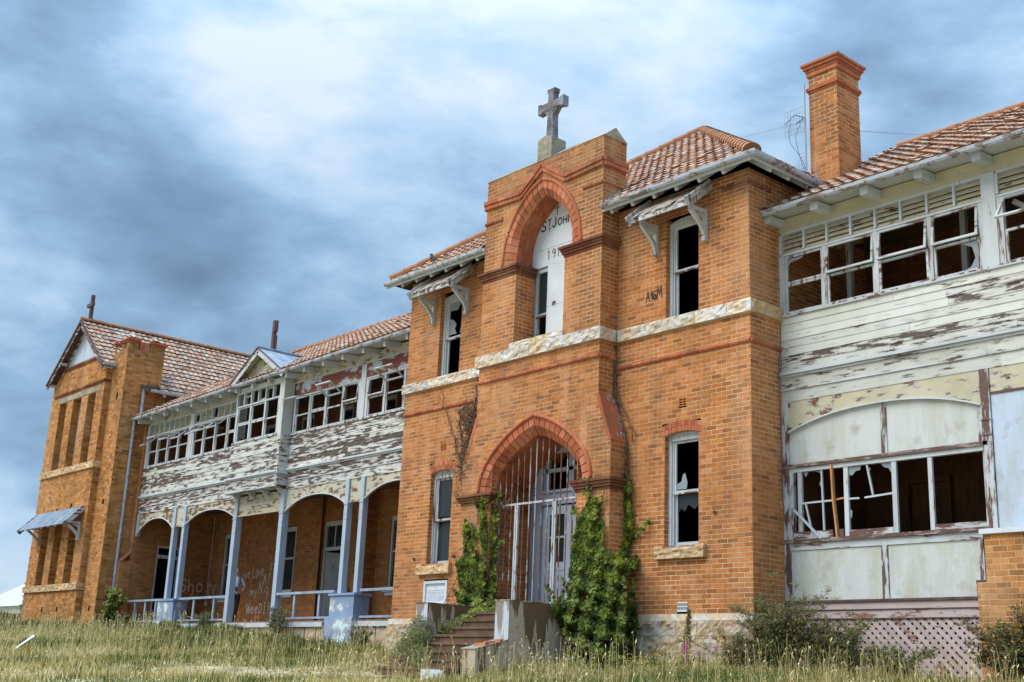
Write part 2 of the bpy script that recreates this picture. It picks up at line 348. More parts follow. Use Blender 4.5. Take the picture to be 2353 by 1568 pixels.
# ---------------------------------------------------------------- mesh helpers
class MB:
    def __init__(s):
        s.V = []; s.F = []; s.A = []; s.G = []; s.M = []
    def face(s, idx, rnd=.5, g=0., m=0):
        s.F.append(idx); s.A.append(rnd); s.G.append(g); s.M.append(m)
    def poly(s, pts, rnd=.5, g=0., m=0):
        n = len(s.V); s.V += [tuple(p) for p in pts]; s.face(tuple(range(n, n+len(pts))), rnd, g, m)
    def box(s, x0, x1, y0, y1, z0, z1, rnd=.5, g=0., m=0):
        s.obox(((x0+x1)/2, (y0+y1)/2, (z0+z1)/2), (abs(x1-x0)/2, 0, 0), (0, abs(y1-y0)/2, 0), (0, 0, abs(z1-z0)/2), rnd, g, m)
    def obox(s, c, a, b, d, rnd=.5, g=0., m=0):
        c, a, b, d = map(Vector, (c, a, b, d)); n = len(s.V)
        if a.cross(b).dot(d) < 0: a = -a
        for k in (-1, 1):
            for i, j in ((-1, -1), (1, -1), (1, 1), (-1, 1)):
                s.V.append(tuple(c+a*i+b*j+d*k))
        for f in ((3, 2, 1, 0), (4, 5, 6, 7), (0, 1, 5, 4), (1, 2, 6, 5), (2, 3, 7, 6), (3, 0, 4, 7)):
            s.face(tuple(n+i for i in f), rnd, g, m)
    def beam(s, p, q, w, h, up=(0, 0, 1), rnd=.5, g=0., m=0):
        p, q, up = Vector(p), Vector(q), Vector(up)
        ax = (q-p); L = ax.length; ax = ax/L
        sd = ax.cross(up)
        if sd.length < 1e-4: sd = ax.cross(Vector((1, 0, 0)))
        sd.normalize(); u2 = sd.cross(ax).normalized()
        s.obox((p+q)/2, ax*L/2, sd*w/2, u2*h/2, rnd, g, m)
    def prism(s, poly, fn, d0, d1, rnd=.5, g=0., m=0):
        n = len(s.V); k = len(poly)
        a = [Vector(fn(u, v, d0)) for u, v in poly]; b = [Vector(fn(u, v, d1)) for u, v in poly]
        s.V += [tuple(p) for p in a+b]
        s.face(tuple(range(n, n+k)), rnd, g, m); s.face(tuple(range(n+2*k-1, n+k-1, -1)), rnd, g, m)
        for i in range(k):
            j = (i+1) % k
            s.face((n+i, n+k+i, n+k+j, n+j), rnd, g, m)
    def tube(s, pts, r, n=6, rnd=.5, g=0., m=0, cap=True):
        pts = [Vector(p) for p in pts]; rings = []
        rs = r if isinstance(r, (list, tuple)) else [r]*len(pts)
        for i, p in enumerate(pts):
            t = (pts[min(i+1, len(pts)-1)]-pts[max(i-1, 0)])
            t = t.normalized() if t.length > 1e-9 else Vector((0, 0, 1))
            ref = Vector((0, 0, 1)) if abs(t.z) < 0.9 else Vector((1, 0, 0))
            a = t.cross(ref).normalized(); b = t.cross(a)
            st = len(s.V)
            for k in range(n):
                an = 2*math.pi*k/n
                s.V.append(tuple(p+(a*math.cos(an)+b*math.sin(an))*rs[i]))
            rings.append(st)
        for i in range(len(rings)-1):
            for k in range(n):
                k2 = (k+1) % n
                s.face((rings[i]+k, rings[i]+k2, rings[i+1]+k2, rings[i+1]+k), rnd, g, m)
        if cap:
            s.face(tuple(rings[0]+k for k in range(n))[::-1], rnd, g, m)
            s.face(tuple(rings[-1]+k for k in range(n)), rnd, g, m)
    def mesh(s, name, mats, smooth=False):
        me = bpy.data.meshes.new(name)
        me.from_pydata(s.V, [], s.F)
        for mt in (mats if isinstance(mats, (list, tuple)) else [mats]):
            me.materials.append(M[mt] if isinstance(mt, str) else mt)
        for nm, dat in (('rnd', s.A), ('g', s.G)):
            at = me.attributes.new(nm, 'FLOAT', 'FACE'); at.data.foreach_set('value', np.array(dat, dtype=np.float32))
        if any(s.M): me.polygons.foreach_set('material_index', np.array(s.M, dtype=np.int32))
        if smooth: me.polygons.foreach_set('use_smooth', [True]*len(s.F))
        me.update()
        return me
    def build(s, name, mats, parent=None, label=None, smooth=False, kind=None):
        return link(bpy.data.objects.new(name, s.mesh(name, mats, smooth)), parent, label, kind)
def link(o, parent=None, label=None, kind=None):
    COL.objects.link(o)
    if parent is not None:
        o.parent = parent
        if parent.parent is None: o.matrix_parent_inverse = Matrix.Translation(-Vector(parent.location))
    if label: o['label'] = label
    if kind: o['kind'] = kind
    return o
def thing(name, label, cat, loc=(0, 0, 0), group=None):
    o = bpy.data.objects.new(name, None); o.empty_display_size = 0.3
    COL.objects.link(o); o.location = loc
    return tag(o, label, cat, group)
def tag(o, label, cat, group=None):
    o['label'] = label; o['category'] = cat
    if group: o['group'] = group
    return o
def fastmesh(name, V, F4, rnd, mat, F_is_tri=False, mi=None, g=None):
    """big meshes from numpy arrays"""
    k = 3 if F_is_tri else 4
    me = bpy.data.meshes.new(name)
    V = np.asarray(V, np.float32); F4 = np.asarray(F4, np.int32)
    me.vertices.add(len(V)); me.vertices.foreach_set('co', V.ravel())
    me.loops.add(F4.size); me.loops.foreach_set('vertex_index', F4.ravel())
    me.polygons.add(len(F4)); me.polygons.foreach_set('loop_start', np.arange(0, F4.size, k, dtype=np.int32))
    for mt in (mat if isinstance(mat, (list, tuple)) else [mat]): me.materials.append(M[mt])
    if mi is not None: me.polygons.foreach_set('material_index', np.asarray(mi, np.int32))
    at = me.attributes.new('rnd', 'FLOAT', 'FACE'); at.data.foreach_set('value', np.asarray(rnd, np.float32))
    at = me.attributes.new('g', 'FLOAT', 'FACE'); at.data.foreach_set('value', np.zeros(len(F4), np.float32) if g is None else np.asarray(g, np.float32))
    me.polygons.foreach_set('use_smooth', np.zeros(len(F4), bool))
    me.update(calc_edges=True)
    return me
def cr_curve(pts, n):
    """n+1 evenly spaced points on a Catmull-Rom curve"""
    P = [np.array(p, float) for p in pts]
    P = [2*P[0]-P[1]] + P + [2*P[-1]-P[-2]]
    out = []
    for i in range(1, len(P)-2):
        for t in np.linspace(0, 1, 24, endpoint=False):
            a, b, c, d = P[i-1], P[i], P[i+1], P[i+2]
            out.append(0.5*((2*b)+(c-a)*t+(2*a-5*b+4*c-d)*t*t+(-a+3*b-3*c+d)*t**3))
    out.append(P[-2]); out = np.array(out)
    s = np.concatenate([[0], np.cumsum(np.linalg.norm(np.diff(out, axis=0), axis=1))])
    q = np.linspace(0, s[-1], n+1)
    return np.stack([np.interp(q, s, out[:, k]) for k in range(out.shape[1])], 1)

# ground height
GX = [-400, -90, -60, -45, -37, -34, -28, -24, -20, -14.5, -10, -6.5, 0, 4, 8, 20, 400]
GZ = [-6, -1.5, .5, .70, .36, .0, -.15, -.30, -.34, -.64, -.90, -.96, -1.0, -1.2, -1.35, -1.8, -6]
def zg(x, y):
    x = np.asarray(x, float); y = np.asarray(y, float)
    b = np.interp(x, GX, GZ)
    return b + .12*np.clip(y, -25, 0) + .03*np.clip(y+25, -300, 0) - .03*np.clip(y-12, 0, 300) + .04*np.sin(x*1.7+y*.6)*np.sin(y*1.3-x*.4)*np.clip(-y-.5, 0, 1)
# ---------------------------------------------------------------- the ground
def build_ground():
    xs = np.unique(np.concatenate([np.linspace(-45, 12, 115), np.linspace(-400, -45, 24), np.linspace(12, 400, 24)]))
    ys = np.unique(np.concatenate([np.linspace(-24, 4, 57), np.linspace(-300, -24, 20), np.linspace(4, 400, 20)]))
    X, Y = np.meshgrid(xs, ys)
    Z = zg(X, Y)
    V = np.stack([X, Y, Z], -1).reshape(-1, 3)
    nx, ny = len(xs), len(ys)
    i, j = np.meshgrid(np.arange(nx-1), np.arange(ny-1))
    a = (j*nx+i).ravel()
    F = np.stack([a, a+1, a+nx+1, a+nx], 1)
    o = bpy.data.objects.new('ground', fastmesh('ground', V, F, np.full(len(F), .5), 'soil'))
    link(o, None, 'dry grassy slope of bare pale soil rising to the building', 'structure')
    for p in o.data.polygons: p.use_smooth = True
build_ground()

# ---------------------------------------------------------------- the building
B = thing('brick_building', 'abandoned two-storey orange brick building with peeling timber verandas, gothic entrance arch and tiled roofs', 'building', (-12, 2, -0.9))

BR = []          # every brick: (mat index, P, U, N, u0, u1, z0, z1, rnd, g, wall object)
CS = 0.086
def brick_wall(name, label, P, U, N, L, z0, z1, holes=(), mat='brick', mortar='mortar', phase=0.0, grime_shade=None, parent=None, solid=None):
    """one face of brickwork; holes are rectangles (u0,u1,z0,z1) or functions z -> list of (u0,u1)"""
    P = np.array(P, float); U = np.array(U, float); N = np.array(N, float)
    mi = BRICKM.index(mat)
    mb = MB()
    n = max(1, int(round((z1-z0)/CS))); cs = (z1-z0)/n
    runs = []
    recs = []
    for k in range(n):
        za = z0+k*cs; zm = za+cs/2
        iv = [(0.0, L)]
        cuts = []
        for h in holes:
            if callable(h): cuts += h(zm)
            elif h[2] <= zm <= h[3]: cuts.append((h[0], h[1]))
        for (a, b) in cuts:
            nv = []
            for (p, q) in iv:
                if b <= p or a >= q: nv.append((p, q)); continue
                if a > p: nv.append((p, a))
                if b < q: nv.append((b, q))
            iv = nv
        iv = [(p, q) for p, q in iv if q-p > .004]
        if runs and runs[-1][2] == iv: runs[-1] = (runs[-1][0], za+cs, iv)
        else: runs.append((za, za+cs, iv))
        off = phase + (k % 2)*.12
        for (p, q) in iv:
            i = math.floor((p-off)/.24)
            while off+i*.24 < q:
                a = max(p, off+i*.24+.0068); b = min(q, off+(i+1)*.24-.0068)
                if a < p+.004: a = p
                if b > q-.004: b = q
                if b-a > .02:
                    g = grime_shade((a+b)/2, zm) if grime_shade else 0.0  # wall dirt and, on the veranda walls, painted shade
                    recs.append((mi, P, U, N, a, b, za+.0072, za+cs-.0072, random.random(), g))
                i += 1
    for (za, zb, iv) in runs:
        for (p, q) in iv:
            c = [P+U*p+N*.001, P+U*q+N*.001]
            pts = [(c[0][0], c[0][1], za), (c[1][0], c[1][1], za), (c[1][0], c[1][1], zb), (c[0][0], c[0][1], zb)]
            if np.cross(np.append(U, 0), (0, 0, 1))@np.append(N, 0) < 0: pts = pts[::-1]
            mb.poly(pts)
    o = mb.build(name, mortar, parent or B, label)
    for r in recs: BR.append(r+(o,))
    return o

def half(curve, zs):       # half width of a symmetric arch at height z
    c = np.array(curve)
    return float(np.interp(zs, c[:, 1], c[:, 0], left=c[0, 0], right=0))
CX = -5.22
TL, TR, TY = -7.11, -3.36, -0.479
A1o = cr_curve([(1.675, 2.49), (1.645, 2.74), (1.51, 3.04), (1.19, 3.38), (.74, 3.69), (.33, 3.88), (0, 3.98)], 30)
A1i = cr_curve([(1.31, 2.48), (1.275, 2.72), (1.1, 3.0), (.805, 3.25), (.37, 3.49), (0, 3.62)], 30)
A2o = cr_curve([(1.225, 7.48), (1.15, 8.03), (.955, 8.47), (.70, 8.80), (.37, 9.09), (0, 9.25)], 26)
A2i = cr_curve([(.90, 7.48), (.85, 8.0), (.69, 8.38), (.37, 8.70), (0, 8.94)], 26)
def arch_hole(curve, zlo, zhi, x0):
    def h(z):
        if z < zlo or z > zhi: return []
        w = half(curve, z)
        return [(CX-w-x0, CX+w-x0)] if w > .02 else []
    return h
# window openings of the central block
WU = [(-2.04, -1.21), (-9.28, -8.46)]
ZU0, ZU1 = 5.56, 7.62
ZL0, ZL1 = 1.18, 3.30
def seg_head(z):        # red segmental heads over the lower windows
    return [(x0-.07, x1+.03) for x0, x1 in WU] if ZL1-.05 <= z <= 3.50 else []
def base_grime(u, z): return .35*max(0, 1-z/.5)+.12*random.random()
front_holes = [(x0, x1, ZU0, ZU1) for x0, x1 in WU]+[(x0, x1, ZL0, ZL1) for x0, x1 in WU]
def sh(holes, x0):
    out = []
    for h in holes:
        out.append((h[0]-x0, h[1]-x0, h[2], h[3]))
    return out
def eave_dark(u, z): return max(0., min(.75, (z-7.55)*.9))+base_grime(u, z)*.5  # bricks darker towards the eaves, plus some of the base grime
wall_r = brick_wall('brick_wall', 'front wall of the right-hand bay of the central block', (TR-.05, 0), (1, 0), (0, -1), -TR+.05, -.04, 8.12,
           sh([h for h in front_holes if h[0] > -5]+[(-2.11, -1.16, 3.25, 3.50), (-1.712, -1.464, 0.0, .172), (-1.70, -1.50, 3.77, 3.93)], TR-.05), grime_shade=eave_dark, phase=-.018)
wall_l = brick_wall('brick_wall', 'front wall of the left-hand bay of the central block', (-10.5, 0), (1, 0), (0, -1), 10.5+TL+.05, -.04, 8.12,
           sh([h for h in front_holes if h[0] < -5]+[(-9.35, -8.42, 3.25, 3.50), (-8.98, -8.76, 3.745, 3.905), (-9.30, -8.44, .22, .785)], -10.5), grime_shade=eave_dark, phase=.03)
wall_s = brick_wall('brick_wall', 'right-hand side wall of the central block', (0, 0), (0, 1), (1, 0), 3.9, -.04, 8.12, grime_shade=eave_dark, phase=.115-.24)
brick_wall('brick_wall', 'left-hand side wall of the central block', (-10.5, 3.9), (0, -1), (-1, 0), 3.9, -.04, 8.12)
# tower
def par_grime(u, z):
    g = 0.0
    if z > 9.2: g = .62*random.uniform(.4, 1.25)*(0.55+.45*math.sin(u*4.1+1)*math.sin(u*1.7))
    elif 8.0 < z < 8.62: g = .28*(u < .6 or u > 3.1)
    elif z < 7.27 and 5.5 < z: g = (.35*max(0, math.sin(u*3.1+4)))*(u > 2.6)
    return max(0, min(.85, g))+base_grime(u, z)*.4
tower_holes = [(-5.995-TL, -4.445-TL, 5.5, 7.49), arch_hole(A2o, 7.48, 9.25, TL)]
wall_t = brick_wall('brick_wall', 'upper front wall of the entrance tower around the arched niche', (TL, TY), (1, 0), (0, -1), TR-TL, 4.14, 9.73,
           tower_holes, grime_shade=par_grime)
def low_edges(z):        # battered shoulders of the lower tower
    s = .36 if z < 3.25 else max(0., .36*(4.2-z)/.95)
    return [(-1, (.36-s)*1.11), (4.15+s*1.014, 99)]
wall_tl = brick_wall('brick_wall', 'lower front wall of the entrance tower around the pointed arch', (-7.51, TY), (1, 0), (0, -1), 7.51-2.995, -.04, 4.14,
           [arch_hole(A1o, 2.48, 3.98, -7.51), (-6.52+7.51, -3.905+7.51, -.04, 2.49), low_edges], grime_shade=base_grime)
brick_wall('brick_wall', 'right flank of the entrance tower', (TR, TY), (0, 1), (1, 0), .472, 3.2, 8.3, grime_shade=eave_dark)
brick_wall('brick_wall', 'right flank of the tower parapet', (TR, TY), (0, 1), (1, 0), .67, 8.3, 9.73, grime_shade=lambda u, z: .3*max(0, z-9.2))
brick_wall('brick_wall', 'left flank of the entrance tower', (TL, 0), (0, -1), (-1, 0), .472, 3.2, 9.73)
brick_wall('brick_wall', 'rear of the tower parapet', (TR, .19), (-1, 0), (0, 1), TR-TL, 8.3, 9.73)
brick_wall('brick_wall', 'right flank of the lower tower buttress', (-2.995, TY), (0, 1), (1, 0), .472, -.04, 3.25)
brick_wall('brick_wall', 'left flank of the lower tower buttress', (-7.51, 0), (0, -1), (-1, 0), .472, -.04, 3.25)
# reveals of the niche and porch, porch side walls
for s, x, l in ((1, -5.995, 'left'), (-1, -4.445, 'right')):
    brick_wall('brick_wall', l+' cheek of the arched niche', (x, TY if s > 0 else .08), (0, s), (s, 0), .56, 5.5, 7.49)
for s, x, l in ((1, -6.52, 'left'), (-1, -3.905, 'right')):
    brick_wall('brick_wall', l+' side wall inside the entrance porch', (x, TY if s > 0 else .95), (0, s), (s, 0), 1.43, -.04, 4.0, grime_shade=lambda u, z: .15)
# sloping shoulders of the buttresses
sh_mb = MB()
for x0, x1, sx in ((-2.995, -3.36, 1), (-7.475, -7.11, -1)):
    a = [(x0+.012*sx, TY-.012, 3.23), (x1+.012*sx, TY-.012, 4.22), (x1+.012*sx, -.002, 4.22), (x0+.012*sx, -.002, 3.23)]
    b = [(x0-.06*sx, TY-.012, 3.23), (x1-.06*sx, TY-.012, 4.16), (x1-.06*sx, -.002, 4.16), (x0-.06*sx, -.002, 3.23)]
    n = len(sh_mb.V); sh_mb.V += a+b
    for f in ((0, 1, 2, 3), (7, 6, 5, 4), (0, 4, 5, 1), (1, 5, 6, 2), (2, 6, 7, 3), (3, 7, 4, 0)): sh_mb.face(tuple(n+i for i in f), .45)
shoulder = sh_mb.build('buttress_shoulder', 'brick_red', B, 'smooth red sloping shoulders where the tower buttress steps out')
wash = MB()
for k in range(46):
    t = random.uniform(.05, .95); y = random.uniform(-.40, -.03); l = random.uniform(.03, .10)
    def sp(t_, y_): return (-2.995-.365*t_+.0165+.0, y_, 3.23+.99*t_+.0055)
    w = random.uniform(.006, .02); y = -.03-abs(random.gauss(0, .13))
    if y < -.45: continue
    wash.poly([sp(t, y), sp(t, y+w), sp(min(1, t+l), y+w), sp(min(1, t+l), y)], random.random())
wash.build('paint_splash', 'white', shoulder, 'white paint splashes on the red sloping shoulder')

# stepped brick arches: individual voussoirs
def voussoirs(parent, co, ci, yo, yi, dep, nb, rows=((0, .52), (.54, 1.0)), mat='brick_red', proud=0.012):
    for (ra, rb) in rows:
        co2 = cr_curve(co, nb); ci2 = cr_curve(ci, nb)
        for side in (1, -1):
            for k in range(nb):
                t0, t1 = k+.06, k+.94
                def pt(t, r):
                    i = min(int(t), nb-1); f = t-i
                    o_ = co2[i]*(1-f)+co2[i+1]*f; i_ = ci2[i]*(1-f)+ci2[i+1]*f
                    p = o_*(1-r)+i_*r
                    return CX+side*p[0], p[1]
                mb = MB(); rnd = random.random()
                q = [pt(t0, ra), pt(t1, ra), pt(t1, rb), pt(t0, rb)]
                yf = [yo+(yi-yo)*max(0, (r-.5)*2)-proud for r in (ra, ra, rb, rb)]
                n0 = 0
                mb.V = [(q[i][0], yf[i], q[i][1]) for i in range(4)]+[(q[i][0], yf[i]+dep, q[i][1]) for i in range(4)]
                for f in ((0, 1, 2, 3), (7, 6, 5, 4), (0, 4, 5, 1), (1, 5, 6, 2), (2, 6, 7, 3), (3, 7, 4, 0)):
                    mb.face(f if side < 0 else f[::-1], rnd)
                mb.build('brick', mat, parent)
def arch_mesh(name, label, co, ci, yf, yb, soffit_y1, mat):
    """mortar bed of an arch ring with its curved soffit running back"""
    mb = MB()
    for side in (1, -1):
        for k in range(len(co)-1):
            a, b, c, d = co[k], co[k+1], ci[k+1], ci[k]
            P = lambda p, y: (CX+side*p[0], y, p[1])
            f = [P(a, yf), P(b, yf), P(c, yb), P(d, yb)]
            mb.poly(f if side < 0 else f[::-1], .3)
            f = [P(d, yb), P(c, yb), P(c, soffit_y1), P(d, soffit_y1)]
            mb.poly(f if side < 0 else f[::-1], .3, m=1)
    return mb.build(name, [mat, 'brick_red'], B, label)
a1 = arch_mesh('brick_arch', 'pointed red brick arch over the entrance porch', A1o, A1i, TY+.004, TY+.16, .95, 'mortar')
voussoirs(a1, A1o, A1i, TY, TY+.15, .16, 13)
a2 = arch_mesh('brick_arch', 'tall pointed red brick arch over the name board niche', A2o, A2i, TY+.004, TY+.10, .10, 'mortar')
voussoirs(a2, A2o, A2i, TY, TY+.10, .12, 12)
# soffit courses of the upper arch: brick rows on the deep reveal
for k, (cu, y0, y1, nrow) in enumerate(((A2i, TY+.11, .07, 5),)):
    cc = cr_curve(cu, 20)
    for side in (1, -1):
        for i in range(20):
            for j in range(nrow):
                ya = y0+(y1-y0)*j/nrow+.006; yb = y0+(y1-y0)*(j+1)/nrow-.006
                p, q = cc[i]*.96+cc[i+1]*.04, cc[i]*.04+cc[i+1]*.96
                nrm = np.array([-(q-p)[1], (q-p)[0]]); nrm = nrm/np.linalg.norm(nrm)
                if nrm[0] > 0 and i < 19: nrm = -nrm
                ins = np.array([-.008, -.004])
                mb = MB()
                f = [(CX+side*(p[0]+ins[0]), ya, p[1]+ins[1]), (CX+side*(q[0]+ins[0]), ya, q[1]+ins[1]), (CX+side*(q[0]+ins[0]), yb, q[1]+ins[1]), (CX+side*(p[0]+ins[0]), yb, p[1]+ins[1])]
                mb.poly(f if side < 0 else f[::-1], random.random())
                b_ = [(x, y, z) for x, y, z in f]
                if side > 0: pass
                BRS = globals().setdefault('SOFFIT', MB())
                BRS.poly(f if side < 0 else f[::-1], random.random()*.8)
SOFFIT.build('arch_soffit', 'brick_red', a2, kind='stuff')
for cu, r in ((A1o, .045), (A2o, .04)):
    mb = MB()
    for side in (1, -1):
        pts = [(CX+side*(p[0]+.03), TY-.012, p[1]+.02) for p in cu]
        mb.tube(pts, r, 8, .6)
    mb.build('hood_mould', 'brick_red', B, smooth=True)

def moulding(name, label, path, prof, mat, out=None, closed=False, parent=None):
    """boxes of rising projection along straight runs; path = list of (x0,x1,y0,y1) faces"""
    mb = MB()
    for (z0, z1, pr) in prof:
        for (kind, a, b, c) in path:
            # 'f': front face run x a..b at y=c ; 's': side face run y a..b at x=c (facing +x) ; 'l' facing -x
            if kind == 'f': mb.box(a-pr, b+pr, c-pr, c+.05, z0, z1, random.random(), .15)
            elif kind == 's': mb.box(c-.05, c+pr-.0012, a-pr*.98, b, z0+.0006, z1-.0006, random.random(), .15)
            elif kind == 'l': mb.box(c-pr+.0012, c+.05, a-pr*.98, b, z0+.0006, z1-.0006, random.random(), .15)
    return mb.build(name, mat, parent or B, label)
IMP = ((2.28, 2.335, .02), (2.338, 2.39, .055), (2.393, 2.445, .085), (2.448, 2.50, .12))
moulding('impost', 'dark moulded brick impost left of the entrance arch', [('f', -7.47, -6.52, TY), ('s', TY, .0, -6.52)], IMP, 'brick_dark')
moulding('impost', 'dark moulded brick impost right of the entrance arch', [('f', -3.905, -2.995, TY), ('s', TY, -.005, -2.995), ('l', TY, .0, -3.905)], IMP, 'brick_dark')
IMP2 = ((7.27, 7.325, .02), (7.328, 7.38, .05), (7.383, 7.435, .075), (7.438, 7.49, .11))
moulding('impost', 'moulded brick impost left of the niche', [('f', TL, -5.995, TY), ('s', TY, .07, -5.995), ('l', TY, -.005, TL)], IMP2, 'brick_dark')
moulding('impost', 'moulded brick impost right of the niche', [('f', -4.445, TR, TY), ('s', TY, -.005, TR), ('l', TY, .07, -4.445)], IMP2, 'brick_dark')
# string courses: red roll mouldings
def roll(name, runs, r=.045, mat='brick_red', label=None):
    mb = MB()
    for pts in runs:
        for a, b in zip(pts[:-1], pts[1:]):
            L = (Vector(b)-Vector(a)).length; n = max(1, round(L/.24))
            for k in range(n):
                p = Vector(a).lerp(Vector(b), (k+.015)/n); q = Vector(a).lerp(Vector(b), (k+.985)/n)
                mb.tube([p, q], r, 8, random.random(), .1)
    return mb.build(name, mat, B, label, smooth=False)
roll('string_course', [[(TR+.0, -.01, 4.775), (.01, -.01, 4.775), (.01, .9, 4.775)], [(-10.51, -.01, 4.775), (TL, -.01, 4.775)]], .042)
roll('string_course', [[(TL-.01, 0, 4.965), (TL-.01, TY-.01, 4.965), (TR+.01, TY-.01, 4.965), (TR+.01, 0, 4.965)]], .042)
roll('string_course', [[(-.62, -.01, 7.82), (.01, -.01, 7.82), (.01, .62, 7.82)]], .04, 'brick_dark')
roll('string_course', [[(TL-.01, 0, 8.69), (TL-.01, TY-.01, 8.69), (-6.52, TY-.01, 8.69)], [(-3.94, TY-.01, 8.69), (TR+.01, TY-.01, 8.69), (TR+.01, .1, 8.69)]], .04)
gm = MB()
for (dz, r_, pr) in ((.0, .05, .05), (-.095, .045, .025)):
    y = TY-pr*.6
    runs = [[(TL-.03, .15, 9.19+dz), (TL-.03, y, 9.19+dz), (-5.90, y, 9.13+dz), (-5.22, y, 9.62+dz), (-4.47, y, 9.13+dz), (TR+.03, y, 9.19+dz), (TR+.03, .19, 9.19+dz)]]
    for pts in runs:
        for a, b in zip(pts[:-1], pts[1:]):
            L = (Vector(b)-Vector(a)).length; n = max(1, round(L/.24))
            for k in range(n):
                gm.beam(Vector(a).lerp(Vector(b), (k+.012)/n), Vector(a).lerp(Vector(b), (k+.988)/n), .07+pr, .088, rnd=random.random(), g=.1)
gm.build('gable_moulding', 'brick_red', B, 'red brick moulding that rises to a point above the niche')
# coping on the tower parapet
mb = MB()
nseg = 4
for k in range(nseg):
    x0 = TL-.02+(TR-TL+.04)*k/nseg+.004; x1 = TL-.02+(TR-TL+.04)*(k+1)/nseg-.004
    mb.prism([(TY-.015, 9.733), (.205, 9.733), (-.15, 10.0)], lambda u, v, d: (d, u, v), x0, x1, random.random())
mb.build('coping', 'coping', B, 'pitched grey-green cement coping on the tower parapet')

# ---------------------------------------------------------------- stone bands, sills, plinth
def rock_block(p0, u, n, L, H, dep, rnd, amp=.025, seed=0):
    """rock-faced block: p0 lower left front corner, u along, n outward"""
    mb = MB(); nu, nv = max(4, int(L/.055)), 5
    rs = np.random.default_rng(seed)
    u = np.array(u, float); n = np.array(n, float); p0 = np.array(p0, float)
    ids = {}
    fld = rs.uniform(-1, 1, (nv+3, nu+3)); fld = (fld+np.roll(fld, 1, 1)+np.roll(fld, 1, 0)+np.roll(np.roll(fld, 1, 0), 1, 1)+np.roll(fld, 2, 1))/2.4
    for j in range(nv+1):
        for i in range(nu+1):
            edge = (i in (0, nu)) + (j in (0, nv))
            d = amp*(fld[j+1, i+1]+.25*rs.uniform(-1, 1))*(0.30 if edge else 1.0)
            c = p0+u*(L*i/nu)+n*d; ids[i, j] = len(mb.V); mb.V.append((c[0], c[1], p0[2]+H*j/nv+ (0 if edge else rs.uniform(-.01, .01))))
    flip = np.cross(u, (0, 0, 1))@n < 0
    for j in range(nv):
        for i in range(nu):
            f = (ids[i, j], ids[i+1, j], ids[i+1, j+1], ids[i, j+1])
            mb.face(f[::-1] if flip else f, rnd)
    bk = {}
    def back(i, j):
        if (i, j) not in bk:
            v = np.array(mb.V[ids[i, j]]); bk[i, j] = len(mb.V); mb.V.append(tuple(v-n*dep))
        return bk[i, j]
    for i in range(nu):
        for j, fl in ((0, True), (nv, False)):
            f = (ids[i, j], ids[i+1, j], back(i+1, j), back(i, j)); mb.face(f[::-1] if fl != flip else f, rnd)
    for j in range(nv):
        for i, fl in ((0, False), (nu, True)):
            f = (ids[i, j], ids[i, j+1], back(i, j+1), back(i, j)); mb.face(f[::-1] if fl != flip else f, rnd)
    return mb
def stone_run(parent, p, u, n, L, z0, z1, dep, mat, lens=(.75, 1.25), amp=.025, first=None, name='stone'):
    x = 0.0; k = 0
    while x < L-.02:
        l = min(L-x, random.uniform(*lens))
        if L-x-l < .25: l = L-x
        q = np.array(p, float)+np.array(u, float)*(x+.004)
        rock_block((q[0], q[1], z0), (*u, 0), (*n, 0), l-.008, z1-z0, dep, random.random(), amp, random.randrange(10**6)).build(name, mat, parent)
        x += l; k += 1
band = thing('stone_band', '', '', (0, 0, 0)); del band['label'], band['category']; band.parent = B; band.matrix_parent_inverse = Matrix.Translation(-Vector(B.location))
PB = .075
stone_run(band, (TR+PB, -PB), (1, 0), (0, -1), -TR, 5.30, 5.545, .12, 'stone')
stone_run(band, (PB, -PB+.003), (0, 1), (1, 0), .98, 5.302, 5.543, .12, 'stone_warm', (.98, 1.1))
stone_run(band, (-10.5-PB, -PB), (1, 0), (0, -1), 10.5+TL, 5.30, 5.53, .12, 'stone')
stone_run(band, (TL-PB, TY-PB), (1, 0), (0, -1), TR-TL+2*PB, 5.30, 5.55, .12, 'stone')
stone_run(band, (TR+PB, TY-PB+.003), (0, 1), (1, 0), .47, 5.302, 5.548, .12, 'stone', (.5, .6))
sill_n = MB(); sill_n.box(-6.06, -4.38, TY-.06, .08, 5.552, 5.66, .5)
rock_block((-6.06, TY-.07, 5.552), (1, 0, 0), (0, -1, 0), 1.66, .13, .6, .7, .02, 5).build('sill', 'stone', B, 'pale stone sill of the niche')
def notch_sill(x0, x1, z0, z1, y, mat, parent, label=None):
    mb = rock_block((x0, y-.10, z0), (1, 0, 0), (0, -1, 0), x1-x0, z1-z0, .22, random.random(), .022, random.randrange(9999))
    mb.box(x0, x0+.20, y-.085, y+.1, z1-.001, z1+.055, .6); mb.box(x1-.20, x1, y-.085, y+.1, z1-.001, z1+.055, .6)
    return mb.build('sill', mat, parent, label)
notch_sill(-2.21, -1.03, .945, 1.13, 0, 'stone_warm', B)
notch_sill(-9.53, -8.33, .93, 1.115, 0, 'stone_warm', B)
pl = MB(); pl.box(TR-.05, .035, -.055, .3, -.16, -.042, .9); pl.box(-.3, .033, -.05, 3.7, -.158, -.044, .9)
pl.box(-10.535, TL, -.055, .3, -.16, -.042, .8); pl.box(-7.53, -6.52, TY-.05, 0, -.16, -.042); pl.box(-3.905, -2.96, TY-.05, -.06, -.161, -.043)
plinth = pl.build('plinth', 'stone', B, 'whitewashed ledge above the rubble stone footing')
